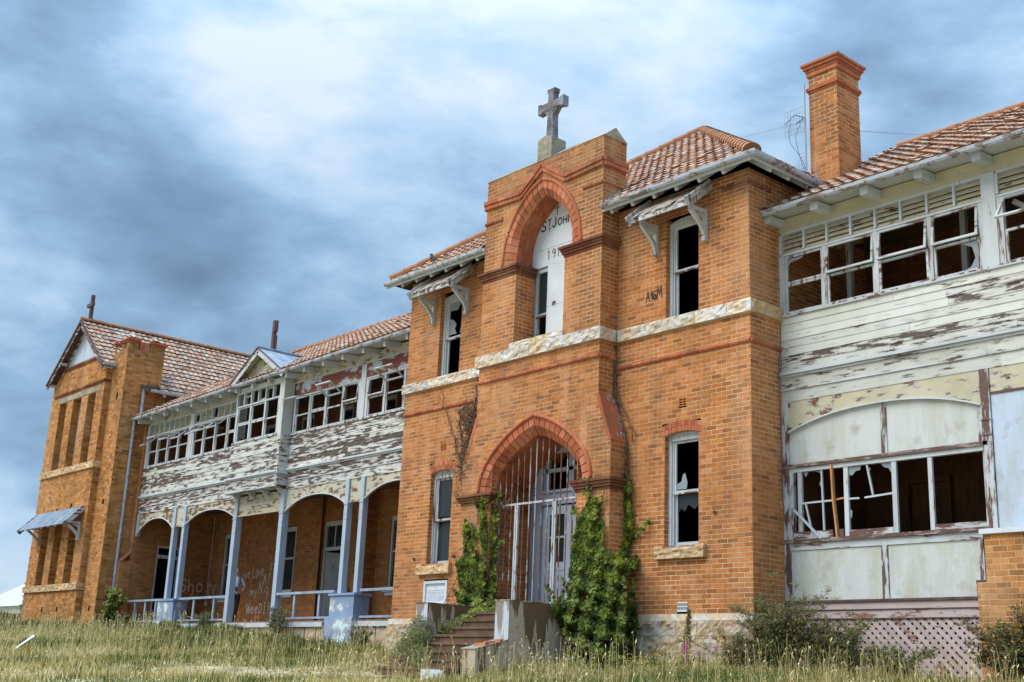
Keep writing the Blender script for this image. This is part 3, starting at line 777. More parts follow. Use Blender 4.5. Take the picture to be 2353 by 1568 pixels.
for (p, u, n, L) in (((-3.4, -.07), (1, 0), (0, -1), 3.45), ((.055, -.066), (0, 1), (1, 0), 1.9), ((-10.56, -.07), (1, 0), (0, -1), 3.2), ((-7.55, TY-.07), (1, 0), (0, -1), 1.1), ((-3.95, TY-.07), (1, 0), (0, -1), 1.0)):
    for (a, b) in ((-.42, -.165), (-.72, -.425), (-1.02, -.725), (-1.4, -1.025)):
        stone_run(plinth, p, u, n, L, a, b, .2, 'plinth', (.3, .7), .022)

# ---------------------------------------------------------------- roofs
TILES = []     # (origin, A, Bv, rnd, g)
def tile_field(O, A, Bv, L, H, inside, g, course=.33, wid=.225, skip=0.0):
    O = np.array(O, float); A = np.array(A, float); Bv = np.array(Bv, float)
    A /= np.linalg.norm(A); Bv /= np.linalg.norm(Bv)
    nv = int(math.ceil(H/course)); nu = int(math.ceil(L/wid))
    for j in range(nv):
        for i in range(nu):
            u, v = i*wid, j*course
            if not inside(u+wid/2, v+course*.5): continue
            TILES.append((O+A*u+Bv*v, A, Bv, random.random(), g))
def tile_verts(wid=.225, course=.33):
    us = [0, .02, .06, .10, .145, .19, .225]
    hs = [.026, .036, .016, .004, .004, .016, .026]
    V = []
    for (v, add) in ((0, .050), (course+.05, .004)):
        V += [(u*wid/.225, v, h+add) for u, h in zip(us, hs)]
    V += [(u*wid/.225, .055, -.005) for u in us]
    F = [(i, i+1, 7+i+1, 7+i) for i in range(6)]+[(14+i, 14+i+1, i+1, i) for i in range(6)]
    return np.array(V), F
def deck(name, pts, mat='dark', parent=None, label=None):
    mb = MB(); mb.poly(pts); return mb.build(name, mat, parent or B, label)
rooft = MB()
EX0, EX1, EY, EZ = -10.95, .45, -.45, 8.13
APX = (-5.25, 4.95, 12.28)
# central pyramid
run = APX[1]-EY; rise = APX[2]-EZ; Hs = math.hypot(run, rise); hw = (EX1-EX0)/2
_zt = EZ+(.25-EY)*rise/run
rooft.poly([(EX0, EY, EZ), (TL-.02, EY, EZ), (TL-.02, .25, _zt), (TR+.02, .25, _zt), (TR+.02, EY, EZ), (EX1, EY, EZ), APX]); rooft.poly([(EX1, EY, EZ), (EX1, 10.35, EZ), APX])
rooft.poly([(EX1, 10.35, EZ), (EX0, 10.35, EZ), APX]); rooft.poly([(EX0, 10.35, EZ), (EX0, EY, EZ), APX])
tile_field((EX0, EY-.03, EZ), (1, 0, 0), (0, run, rise), EX1-EX0, Hs,
           lambda u, v: v*hw/Hs < u < 2*hw-v*hw/Hs and not (EX0+u > TL-.12 and EX0+u < TR+.12 and v < 1.0), .22) #, .05)
tile_field((EX1+.03, EY, EZ), (0, 1, 0), (-hw, 0, rise), 10.8, math.hypot(hw, rise), lambda u, v: v*5.4/math.hypot(hw, rise) < u < 10.8-v*5.4/math.hypot(hw, rise) and not (2.2 < u < 3.3 and v < .9), .22)
tile_field((EX0-.03, EY+10.8, EZ), (0, -1, 0), (hw, 0, rise), 10.8, math.hypot(hw, rise), lambda u, v: v*5.4/math.hypot(hw, rise) < u < 10.8-v*5.4/math.hypot(hw, rise), .22)
# right wing
RWZ, RWY0, RWY1, RWR = 7.33, .42, 5.0, 10.1
sl_r = (RWR-RWZ)/(RWY1-RWY0); HsR = math.hypot(RWY1-RWY0, RWR-RWZ)
rooft.poly([(0, RWY0, RWZ), (11, RWY0, RWZ), (11, RWY1, RWR), (0, RWY1, RWR)])
tile_field((.0, RWY0-.03, RWZ), (1, 0, 0), (0, RWY1-RWY0, RWR-RWZ), 8.2, HsR, lambda u, v: u > .02, .24)
# left wing (gutter falls slightly to the far end)
def lwz(x): return 7.19+(x+10.9)*(.16/16.4)
LWR = 9.85
pa = [(-10.5, RWY0, lwz(-10.5)), (-10.5, RWY1, LWR), (-30, RWY1, LWR-.02), (-27.5, RWY0, lwz(-27.5))]
rooft.poly(pa)
Ul = np.array([-27.5+10.5, 0, lwz(-27.5)-lwz(-10.5)]); Ul /= np.linalg.norm(Ul)
HsL = math.hypot(RWY1-RWY0, LWR-7.15)
tile_field((-27.5, RWY0-.03, lwz(-27.5)), -Ul, (0, RWY1-RWY0, LWR-7.1), 17.0, HsL, lambda u, v: True, .22)
# gabled wing on the far left: ridge runs back from the street
GX0, GZ0, GS = -30.77, 11.05, .80
def gz(x): return GZ0-GS*abs(x-GX0)
for (xe, y0, y1) in ((-28.2, -.63, .5), (-26.95, .5, 14)):
    rooft.poly([(GX0, y0, GZ0), (xe, y0, gz(xe)), (xe, y1, gz(xe)), (GX0, y1, GZ0)])
rooft.poly([(GX0, -.63, GZ0), (GX0, 14, GZ0), (-33.38, 14, gz(-33.38)), (-33.38, -.63, gz(-33.38))][::-1])
for (xe, y0, y1) in ((-28.2, -.63, .45), (-26.95, 1.15, 12)):
    Hg = math.hypot(xe-GX0, gz(xe)-GZ0)
    tile_field((xe+.02, y0, gz(xe)), (0, 1, 0), (GX0-xe, 0, GZ0-gz(xe)), y1-y0, Hg, lambda u, v: True, .27)
Hg = math.hypot(-28.2-GX0, gz(-28.2)-GZ0)
tile_field((-28.18, .45, gz(-28.2)), (0, 1, 0), (GX0+28.2, 0, GZ0-gz(-28.2)), .7, Hg, lambda u, v: v > .4 or u < .05, .42)
tile_field((-33.36, 12, gz(-33.36)), (0, -1, 0), (2.6, 0, 2.08), 12.6, 3.3, lambda u, v: True, .3)
roof = rooft.build('tiled_roof', 'dark', B, 'orange terracotta tiled roofs')
# ridge and hip caps
cap_me = {}
def cap(p, q, r=.13, parent=roof, name='ridge_tile'):
    p, q = Vector(p), Vector(q); L = (q-p).length; n = max(1, round(L/.40)); d = (q-p)/n
    key = (round(d.length, 2), r)
    if key not in cap_me:
        mb = MB()
        pts0 = []
        for x, rr in ((-.02, r*1.12), (d.length+.02, r)):
            pts0.append([(x, math.cos(a)*rr, math.sin(a)*rr*.85) for a in np.linspace(-.15, math.pi+.15, 8)])
        n0 = len(mb.V); mb.V += pts0[0]+pts0[1]
        for i in range(7): mb.face((i, i+1, 8+i+1, 8+i), .4+.3*random.random())
        mb.face(tuple(range(8)), .2); mb.face(tuple(range(15, 7, -1)), .2)
        cap_me[key] = [mb.mesh('ridge_tile', 'tile')]
    xx = d.normalized(); yy = Vector((0, 0, 1)).cross(xx).normalized(); zz = xx.cross(yy)
    mt = Matrix((xx, yy, zz)).transposed().to_4x4()
    for k in range(n):
        o = bpy.data.objects.new(name, cap_me[key][0]); COL.objects.link(o); o.parent = parent
        o.matrix_basis = Matrix.Translation(p+d*k+Vector((0, 0, .02+.008*random.random()))) @ mt
cap((EX0+.1, EY+.05, EZ+.05), APX, .17); cap((EX1-.05, EY+.05, EZ+.06), APX, .155)
cap(APX, (EX1, 10.35, EZ+.04))
cap((.2, RWY1, RWR), (7.0, RWY1, RWR)); cap((-10.4, RWY1, LWR), (-26.5, RWY1, LWR))
cap((GX0, -.62, GZ0+.02), (GX0, 10.5, GZ0+.02))

# gutters, eaves, rafters
gut = []
def gutter(p, q, out, r=.06, mat='gutter', label=None, drop=.0):
    p, q, out = Vector(p), Vector(q), Vector(out)
    mb = MB(); d = (q-p).normalized()
    prof = [(0, .035), (0, -.045), (.025, -.068), (.07, -.06), (.095, -.025), (.10, .035), (.09, .035), (.084, -.018), (.066, -.048), (.03, -.055), (.012, -.04), (.012, .035)]
    mb.prism(prof, lambda u, v, t: tuple(p+d*t+out*u+Vector((0, 0, v))), 0, (q-p).length, .5, .44)
    L = (q-p).length
    for k in range(1, int(L/1.9)+1):
        c = p+d*(L*k/(int(L/1.9)+1))
        mb.prism([(u*1.06-.003, v*1.06) for u, v in prof[:6]]+[(-.002, .036)], lambda u, v, t: tuple(c+d*t+out*u+Vector((0, 0, v))), -.02, .02, .3)
    return mb.build('gutter', mat, B, label)
gutter((EX0+.0, EY-.04, EZ-.02), (TL-.02, EY-.04, EZ-.02), (0, -1, 0), mat='gutter_old')
gutter((TR+.02, EY-.04, EZ-.02), (EX1+.15, EY-.04, EZ-.02), (0, -1, 0), mat='gutter')
gutter((EX1+.04, EY-.10, EZ-.021), (EX1+.04, 1.95, EZ-.021), (1, 0, 0), mat='gutter')
gutter((-.12, .40, 7.29), (9.0, .40, 7.29), (0, -1, 0))
gutter((-27.35, .40, lwz(-27.35)-.05), (-10.52, .40, lwz(-10.52)-.05), (0, -1, 0))
gutter((-28.17, -.60, gz(-28.2)), (-28.17, -.12, gz(-28.2)), (1, 0, 0), mat='pipe')
gutter((-26.93, .75, gz(-26.95)+.05), (-26.93, 8, gz(-26.95)+.02), (1, 0, 0), mat='pipe')
so = MB()
def eave(x0, x1, y0, y1, z0, z1, mat=None):       # soffit lining between wall (y1) and gutter (y0)
    so.box(x0, x1, y0, y1, z0, z1, .4)
for (x0, x1) in ((EX0, TL-.01), (TR+.01, EX1)):
    so.poly([(x0, EY, EZ-.045), (x1, EY, EZ-.045), (min(x1, -.06), .06, EZ+.30), (max(x0, -10.44), .06, EZ+.30)], .3)
    so.box(x0, x1, EY-.035, EY-.012, EZ-.13, EZ+.03, .8)
so.poly([(EX1, EY, EZ-.045), (EX1, 4, EZ-.045), (-.06, 4, EZ+.30), (-.06, .06, EZ+.30)], .3)
so.box(EX1+.012, EX1+.035, EY-.03, 3.4, EZ-.13, EZ+.03, .8)
so.poly([(0.004, .44, 7.29), (9, .44, 7.29), (9, .92, 7.33), (0.004, .92, 7.33)], .4)
so.poly([(-27.3, .44, lwz(-27.3)-.05), (-10.51, .44, lwz(-10.5)-.05), (-10.51, .92, lwz(-10.5)-.02), (-27.3, .92, lwz(-27.3)-.02)], .4)
so.poly([(-28.2, -.6, gz(-28.2)-.04), (-28.2, 3.7, gz(-28.2)-.04), (-28.5, 3.7, gz(-28.5)-.04), (-28.5, -.6, gz(-28.5)-.04)], .3)
so.build('eaves_lining', 'trim_h', B)
raf = []
def rafter(c, l, w=.075, h=.115, axis='y', tilt=.0, mat='trim'):
    mb = MB()
    x, y, z = c
    if axis == 'y': mb.beam((x, y, z), (x, y+l, z+tilt*l), w, h, rnd=random.random(), g=random.uniform(0, .3))
    else: mb.beam((x, y, z), (x-l, y, z+tilt*l), w, h, rnd=random.random(), g=random.uniform(0, .3))
    mb.build('rafter', mat, B)
for x in np.arange(TR+.18, .05, .58): rafter((x, EY+.04, EZ-.13), .5, tilt=.75)
for x in np.arange(-10.4, TL, .58): rafter((x, EY+.04, EZ-.13), .5, tilt=.75)
for y in np.arange(.12, 1.9, .56): rafter((EX1-.03, y, EZ-.13), .5, axis='x', tilt=.75)
for x in np.arange(.02, 8.5, 1.045): rafter((x+.03, .46, 7.19), .45, .16, .15, tilt=.05, mat='trim')
for x in np.arange(-26.9, -10.6, .98): rafter((x, .42, lwz(x)-.17), .50, .09, .15, tilt=.1, mat='trim')
for y in (-.5, -.25, 1.3, 1.9, 2.5, 3.1): rafter((-28.2 if y < 0 else -26.97, y, gz(-28.2 if y < 0 else -26.97)-.08), .3, axis='x', tilt=.8)
# ---------------------------------------------------------------- far left gabled wing
BX0, BX1, BY, PY, PXW = -33.4, -28.47, -.33, -.11, -27.3
LWU = [(-32.50, -31.81), (-31.20, -30.42), (-29.83, -29.12)]
LWL = [(-32.46, -31.80), (-31.25, -30.54), (-29.87, -29.19)]
gh = [(a-BX0, b-BX0, 5.54, 8.14) for a, b in LWU]+[(a-BX0, b-BX0, 1.33, 3.55) for a, b in LWL]
gh += [(x-BX0, x+.14-BX0, z, z+.17) for x, z in ((-31.4, 3.95), (-30.1, 3.98), (-31.5, .42), (-30.1, .40))]
def gable_top(z):
    if z < 8.75: return []
    w = max(0, (10.95-z)/.80)
    return [(-9, GX0-w-BX0), (GX0+w-BX0, 99)] + ([(0, 99)] if z > 9.52 else [])
g1 = brick_wall('brick_wall', 'gable front of the far left brick wing', (BX0, BY), (1, 0), (0, -1), BX1-BX0, -.9, 10.0, gh+[gable_top], 'brick_tan', 'mortar_tan', grime_shade=lambda u, z: .12+(.35 if z < .5 else 0)*random.random())
brick_wall('brick_wall', 'right cheek of the gable bay on the far left wing', (BX1, BY), (0, 1), (1, 0), 1.4, -.9, 8.95, (), 'brick_tan', 'mortar_tan')
brick_wall('brick_wall', 'narrow pier front beside the gable bay', (BX1, PY), (1, 0), (0, -1), PXW-BX1, -.9, 9.48, [(.62, .76, 3.95, 4.15), (.62, .76, 7.7, 7.9), (.62, .76, .4, .57)], 'brick_tan', 'mortar_tan', grime_shade=lambda u, z: .12+max(0, min(.6, (z-8.6)*.6)))
brick_wall('brick_wall', 'right-hand side wall of the far left wing', (PXW, PY), (0, 1), (1, 0), 1.36, -.9, 9.48, (), 'brick_tan', 'mortar_tan', grime_shade=lambda u, z: .15+max(0, min(.6, (z-8.6)*.6)))
brick_wall('brick_wall', None, (PXW+.001, 1.25), (0, 1), (1, 0), 7, 6.6, 8.3, [(.75, 1.0, 7.8, 8.05)], 'brick_tan', 'mortar_tan')
for (u0, u1) in ((0, .36), (.80, 1.36)):
    brick_wall('brick_wall', None, (PXW, PY+u0), (0, 1), (1, 0), u1-u0, 9.48, 9.80, (), 'brick_tan', 'mortar_tan', grime_shade=lambda u, z: .6)
for (u0, u1) in ((0, .12), (.55, .8), (.93, 1.17)):
    brick_wall('brick_wall', None, (BX1+u0, PY), (1, 0), (0, -1), u1-u0, 9.48, 9.80, (), 'brick_tan', 'mortar_tan', grime_shade=lambda u, z: .6)
mb = MB()
mb.box(BX1+.02, PXW-.02, PY+.02, 1.22, 9.44, 9.482, .3)
for (x0, x1, y0, y1) in ((BX1-.08, BX1+.16, PY-.08, 1.3), (BX1+.5, PXW+.08, PY-.08, PY+.42), (BX1+.5, PXW+.081, PY+.76, 1.32)):
    mb.box(x0, x1, y0, y1, 9.803, 9.86, .5); mb.box(x0+.04, x1-.04, y0+.04, y1-.04, 9.74, 9.80, .2)
mb.box(BX1+.52, PXW-.01, PY+.40, PY+.78, 9.3, 9.80, .1)
mb.build('chimney_cap', 'brick_red', B, 'castellated red brick cap on the far left pier')
brick_wall('brick_wall', 'left-hand side wall of the far left wing', (BX0, 8), (0, -1), (-1, 0), 8-BY, -.9, 9.0, (), 'brick_tan', 'mortar_tan')
for (a, b), lo in [(w, 0) for w in LWU]+[(w, 1) for w in LWL]:
    z0, z1 = (1.33, 3.55) if lo else (5.54, 8.14)
    brick_wall('brick_wall', None, (a, BY), (0, 1), (1, 0), .46, z0, z1, (), 'brick_tan', 'mortar_tan')
    mb = MB(); mb.poly([(b, BY+.0, z0), (b, BY, z1), (b, BY+.46, z1), (b, BY+.46, z0)], .4)
    mb.poly([(a, BY, z1), (a, BY+.5, z1), (b, BY+.5, z1), (b, BY, z1)], .3); mb.build('window_reveal', 'brick_tan', B)
    w = MB(); y = BY+.27
    for (xx0, xx1, zz0, zz1) in ((a, a+.07, z0, z1), (b-.09, b, z0, z1), (a+.07, b-.09, z0, z0+.07), (a+.07, b-.09, z1-.08, z1), (a+.07, b-.09, (z0+z1)/2-.03, (z0+z1)/2+.03)):
        w.box(xx0, xx1, y, y+.08, zz0, zz1, random.random(), .2)
    o = w.build('tall_window', 'trim', B)
    p = MB(); p.box(a+.07, b-.09, y+.04, y+.05, z0+.07, z1-.08); p.build('pane', 'glass', o)
mb = MB(); mb.box(-32.6, -28.72, BY-.02, BY+.1, 8.142, 8.33, .7); mb.build('lintel', 'coping', B, 'long pale cement lintel over three tall windows')
mb = MB()
for (z0, z1, pr) in ((8.40, 8.45, .03), (8.453, 8.51, .06)):
    mb.box(BX0+.3, BX1+pr, BY-pr, BY+.05, z0, z1, .3); mb.box(BX1-.05, BX1+pr-.001, BY-pr*.9, .0, z0+.0007, z1-.0007, .3)
for (z0, z1, pr) in ((9.36, 9.42, .03), (9.423, 9.50, .06)):
    mb.box(GX0-1.85+pr, GX0+1.85-pr, BY-pr, BY+.05, z0, z1, .4)
mb.build('string_course', 'brick_dark', B)
stone_run(band, (BX0-.04, BY-.08), (1, 0), (0, -1), BX1-BX0+.10, 5.31, 5.54, .2, 'stone_warm')
stone_run(band, (BX0-.04, BY-.08), (1, 0), (0, -1), BX1-BX0+.10, 1.10, 1.33, .2, 'stone_warm')
stone_run(band, (BX1+.06, BY-.077), (0, 1), (1, 0), .3, 5.312, 5.538, .1, 'stone_warm'); stone_run(band, (BX1+.06, BY-.077), (0, 1), (1, 0), .3, 1.102, 1.328, .1, 'stone_warm')
# gable: barge boards, white triangle
mb = MB()
mb.poly([(GX0-1.85, BY+.02, 9.5), (GX0+1.85, BY+.02, 9.5), (GX0, BY+.02, 10.98)], .6); gbl = mb.build('gable_panel', 'panel_blue', B, 'pale panel in the far left gable')
mb = MB()
for s in (1, -1):
    e = GX0+s*2.62
    mb.beam((GX0, -.60, GZ0-.10), (e, -.60, gz(e)-.10), .045, .20, (0, 0, 1), .5, .62)
    mb.beam((GX0, -.645, GZ0-.02), (e, -.645, gz(e)-.02), .05, .06, (0, 0, 1), .1, .9)
    mb.beam((GX0+s*.05, -.33, GZ0-.2), (GX0+s*1.9, -.33, gz(GX0+s*1.9)-.2), .05, .12, (0, 0, 1), .3, .5)
    for t in (1.55, 2.45):
        mb.beam((GX0+s*t, -.6, gz(GX0+t)-.16), (GX0+s*t, -.2, gz(GX0+t)-.16), .09, .10, rnd=.8)
mb.build('barge_board', 'trim_h', B, 'peeling barge boards of the far left gable')
mb = MB()
for s in (1, -1):
    mb.poly([(GX0, -.6, GZ0-.06), (GX0+s*2.6, -.6, gz(GX0+2.6)-.06), (GX0+s*2.6, -.2, gz(GX0+2.6)-.06), (GX0, -.2, GZ0-.06)], .2)
mb.build('eaves_lining', 'timber_dark', B)
# iron canopy over the lower windows
def iron_roof(p0, a, d, La, Ld, name, parent, label=None, amp=.012, pitch=.076, mat='iron'):
    """corrugated sheet from corner p0 along a (across the corrugations) and d (down the slope)"""
    p0, a, d = Vector(p0), Vector(a).normalized(), Vector(d).normalized(); n = a.cross(d).normalized()
    if n.z < 0: n = -n
    mb = MB(); k = int(La/pitch*4); st = len(mb.V)
    for i in range(k+1):
        u = La*i/k; h = amp*math.cos(2*math.pi*u/pitch)
        mb.V.append(tuple(p0+a*u+n*h)); mb.V.append(tuple(p0+a*u+d*Ld+n*h))
    for i in range(k): mb.face((2*i, 2*i+2, 2*i+3, 2*i+1), .5)
    return mb.build(name, mat, parent, label)
can = iron_roof((-32.95, -.36, 3.98), (1, 0, 0), (0, -.68, -.70), 4.17, .96, 'window_awning', B, 'blue-grey iron awning over the lower windows of the far left wing')
mb = MB()
for x in np.linspace(-32.8, -28.95, 7): mb.beam((x, -.38, 3.90), (x, -.99, 3.27), .06, .09, rnd=.7)
mb.build('rafter', 'trim', can)
mb = MB()
for x in (-32.97, -28.76): mb.beam((x, -.36, 3.92), (x, -1.03, 3.22), .03, .17, rnd=.5, g=.5)
mb.build('barge_board', 'trim_h', can)
def bracket(x, y0, zt, zb, yo, parent, w=.07, mat='trim', g=.2):
    mb = MB()
    mb.box(x-w/2, x+w/2, y0-.075, y0-.005, zb, zt, .6, g)
    mb.beam((x, y0-.04, zt-.06), (x, y0-yo, zt-.06), w*.96, .08, rnd=.6, g=g)
    pts = [Vector((x, y0-.06, zb+.08)).lerp(Vector((x, y0-yo+.02, zt-.1)), t)+Vector((0, .10*math.sin(math.pi*t), -.04*math.sin(math.pi*t))) for t in np.linspace(0, 1, 6)]
    for p, q in zip(pts[:-1], pts[1:]): mb.beam(p, q, w*.92, .085, (0, 0, 1), .6, g)
    mb.prism([(y0-.07, zt-.13), (y0-yo*.55, zt-.13), (y0-.07, zb+.38)], lambda u, v, t: (x+t, u, v), -w*.3, w*.3, .5, g)
    mb.box(x-w*.65, x+w*.65, y0-.10, y0-.004, zb-.06, zb+.03, .4, g+.1)
    return mb.build('bracket', mat, parent)
bracket(-28.93, BY, 3.45, 2.85, .55, can); bracket(-32.60, BY, 3.45, 2.85, .55, can)
# downpipes on the far left wing
mb = MB()
mb.tube([(-27.2, .60, 8.1), (-27.2, .60, 7.15)], .055, 8); mb.tube([(-27.22, .40, 6.95), (-27.22, .40, 4.2), (-27.22, .40, 2.5), (-27.22, .40, .3)], .05, 8)
for z in (6.2, 4.3, 3.0): mb.tube([(-27.22, .40, z), (-27.22, .40, z+.06)], .062, 8)
mb.build('downpipe', 'pipe', B, 'long grey downpipe in the corner of the far left wing')
# end wall of the veranda with its buttress
brick_wall('brick_wall', 'end wall of the left veranda with a doorway', (-27.05, .80), (0, 1), (1, 0), 2.95, -.1, 7.0, [(.92, 1.82, -.1, 2.75)], 'brick', 'mortar_tan', grime_shade=lambda u, z: .28)  # even darkening paints the veranda's shade onto these bricks
brick_wall('brick_wall', None, (PXW, .80), (1, 0), (0, -1), .25, -.9, 7.0, (), 'brick', 'mortar_tan')
bt = brick_wall('brick_wall', None, (-27.045, .45), (0, 1), (1, 0), .40, -.9, 2.10, (), 'brick', 'mortar_tan')
brick_wall('brick_wall', None, (PXW, .45), (1, 0), (0, -1), .255, -.9, 2.10, (), 'brick', 'mortar_tan')
mb = MB(); mb.prism([(.43, 2.08), (.80, 2.42), (.82, 2.36), (.50, 2.06)], lambda u, v, t: (t, u, v), -27.3, -27.03, .5); mb.build('buttress_shoulder', 'brick_red', B)

# ---------------------------------------------------------------- windows of the central block
def rect_frame(mb, x0, x1, z0, z1, y, w, d, g=.3, wb=None, hinge=None, ang=0.0):
    """four members; optionally swung about a horizontal hinge at height hinge (positive = outwards)"""
    wb = wb or w
    for (a, b, c, e) in ((x0, x0+w, z0, z1), (x1-w, x1, z0, z1), (x0+w, x1-w, z0, z0+wb), (x0+w, x1-w, z1-w, z1)):
        if hinge is None:
            mb.box(a, b, y, y+d, c, e, random.random(), g)
        else:
            ca, sa = math.cos(ang), math.sin(ang)
            def T(yy, zz):
                dz, dy = zz-hinge, yy-y
                return (y+dy*ca+dz*sa, hinge+dz*ca-dy*sa)
            yc, zc = T(y+d/2, (c+e)/2)
            h = (e-c)/2
            mb.obox(((a+b)/2, yc, zc), ((b-a)/2, 0, 0), (0, d/2*ca, -d/2*sa), (0, h*sa, h*ca), random.random(), g)
def sash_window(label, x0, x1, z0, z1, y, rise, g, glass=(), parent=None, mat='trim', arch_fill=True):
    mb = MB(); d = .12
    mb.box(x0, x0+.075, y, y+d, z0, z1, .6, g); mb.box(x1-.075, x1, y, y+d, z0, z1, .6, g)
    mb.box(x0+.075, x1-.075, y+.001, y+d, z1-.085, z1, .5, g); mb.box(x0, x1, y-.045, y+d, z0-.055, z0-.001, .3, g+.35)
    mb.box(x0+.075, x0+.105, y+.03, y+d, z0, z1-.085, .8, g)
    if rise:
        n = 8; xs = np.linspace(x0, x1, n+1)
        poly = [(x0, z1+.001)]+[(x, z1+.002+rise*(1-((x-(x0+x1)/2)/((x1-x0)/2))**2)) for x in xs]+[(x1, z1+.001)]
        mb.prism(poly[::-1], lambda u, v, t: (u, t, v), y+.01, y+d-.01, .5, g)
    o = mb.build('sash_window', mat, parent or B, label)
    zm = (z0+z1)/2-.02
    up = MB(); rect_frame(up, x0+.106, x1-.076, zm-.02, z1-.086, y+.045, .045, .035, g); up.build('sash', mat, o)
    lo = MB(); rect_frame(lo, x0+.106, x1-.076, z0, zm+.025, y+.083, .045, .034, g, .075); lo.box(x0+.07, x1-.075, y+.02, y+.08, zm-.045, zm-.021, .2, g+.35); lo.build('sash', mat, o)
    for (poly, zz0, zz1, yy, mt) in glass:
        gm_ = MB(); X0, X1 = x0+.15, x1-.12
        gm_.prism([(X0+(X1-X0)*u, zz0+(zz1-zz0)*v) for u, v in poly], lambda u, v, t: (u, t, v), yy, yy+.004, .5)
        gm_.build('glass_shard' if mt == 'shard' else 'pane', mt, o)
    return o
FULL = [(0, 0), (1, 0), (1, 1), (0, 1)]
yr = .105
zmU, zmL = (ZU0+ZU1)/2, (ZL0+ZL1)/2
sash_window('upper window right of the niche under the shingle hood', -2.04, -1.21, ZU0+.01, 7.54, yr, .07, .25)
sash_window('upper window left of the niche with jagged broken panes', -9.28, -8.46, ZU0-.03, 7.52, yr, .07, .12,
            [([(0, .0), (.55, 0), (.40, .16), (.5, .28), (.30, .42), (0, .5)], zmU, 7.43, yr+.06, 'shard'), ([(0, .72), (.55, .70), (.72, .86), (.6, 1), (0, 1)], zmU, 7.43, yr+.06, 'shard'), ([(.75, 0), (1, 0), (1, .3), (.86, .24)], zmU, 7.43, yr+.06, 'shard')])
sash_window('lower window right of the entrance with a broken pane', -2.035, -1.19, ZL0+.01, 3.235, yr, .09, .22,
            [([(0, 0), (.42, 0), (.46, .12), (.36, .33), (.26, .30), (.2, .16), (0, .11)], zmL, 3.14, yr+.06, 'shard'), ([(0, .55), (.12, .66), (.3, .6), (.45, .72), (.7, .62), (1, .75), (1, 1), (0, 1)], 1.22, zmL, yr+.10, 'glass')])
sash_window('lower window left of the entrance with dark whole panes', -9.295, -8.46, ZL0-.01, 3.215, yr, .10, .40,
            [(FULL, zmL, 3.14, yr+.06, 'glass'), (FULL, 1.2, zmL, yr+.10, 'glass')])
# reveals and red segmental heads
for (x0, x1) in WU:
    for (z0, z1) in ((ZU0-.03, ZU1), (ZL0-.03, ZL1+.02)):
        brick_wall('brick_wall', None, (x0, 0), (0, 1), (1, 0), .25, z0, z1)
        mb = MB(); mb.poly([(x1, 0, z0), (x1, 0, z1), (x1, .25, z1), (x1, .25, z0)], .5); mb.build('window_reveal', 'brick', B)
    a = MB(); xc, hwid = (x0+x1)/2, (x1-x0)/2+.07
    top = lambda x, z: z+.075*(1-((x-xc)/hwid)**2)
    pr = []
    xs = np.linspace(xc-hwid, xc+hwid, 13)
    a.prism([(x, top(x, 3.225)) for x in xs]+[(x, top(x, 3.43)) for x in xs[::-1]], lambda u, v, t: (u, t, v), .0, .24, .3)
    ao = a.build('brick_arch', 'mortar', B, 'low red brick arch over a lower window')
    for row in (0, 1):
        for k in range(12):
            xa, xb = xs[k]+.004, xs[k+1]-.004
            zz = 3.228+row*.104
            v = MB(); v.prism([(xa, top(xa, zz)), (xb, top(xb, zz)), (xb, top(xb, zz+.096)), (xa, top(xa, zz+.096))], lambda u, v_, t: (u, t, v_), -.010, .02, random.random())
            v.build('brick', 'brick_red', ao)
# shingled hoods over the upper windows
def hood(xl, xr, label, seed):
    rs = random.Random(seed)
    mb = MB()
    y1, z1_, y0, z0_ = -.02, 8.03, -.66, 7.52
    for x in np.linspace(xl+.08, xr-.08, 6): mb.beam((x, y1, z1_-.08), (x, y0, z0_-.03), .06, .085, rnd=rs.random(), g=.1)
    mb.beam((xl, y0+.03, z0_-.03), (xr, y0+.03, z0_-.03), .03, .08, rnd=.4, g=.35)
    h = mb.build('window_awning', 'trim', B, label)
    sl = Vector((0, y0-y1, z0_-z1_)); L = sl.length; sl.normalize(); nn = Vector((0, -sl.z, sl.y)); nn = -nn if nn.z < 0 else nn
    for r in range(6):
        x = xl-.05
        while x < xr+.05:
            w = rs.uniform(.09, .17); l = rs.uniform(.26, .36)
            if rs.random() > .05:
                s = MB(); up = Vector((x+w/2, y1, z1_))+sl*(L-(5-r)*.155-.02+rs.uniform(-.03, .05))+nn*(.018+rs.uniform(0, .02))
                c = up-sl*(l/2)
                if (c-sl*l/2).y > y1+.02: l = .16; c = up-sl*(l/2)
                ax = Vector((1, rs.uniform(-.06, .06), rs.uniform(-.05, .05))).normalized()
                ss = (sl+nn*rs.uniform(-.10, .02)).normalized()
                s.obox(c, ax*(w/2-.004), ss*l/2, nn*.007, rs.random(), .3)
                s.build('shingle', 'shingle', h)
            x += w
    for (x, lr) in ((xr+.0, 1), (xl, -1)):
        b = MB(); b.beam((x, y1, z1_+.02), (x, y0-.06, z0_-.06), .03, .20, rnd=.5, g=.35); b.build('barge_board', 'trim', h)
    bracket(xr-.14, 0, 7.55, 6.96, .50, h); bracket(xl+.14, 0, 7.55, 6.96, .50, h)
    return h
hood(-2.42, -.88, 'splintered shingle hood over the upper window right of the niche', 3)
hood(-9.66, -8.10, 'splintered shingle hood over the upper window left of the niche', 5)

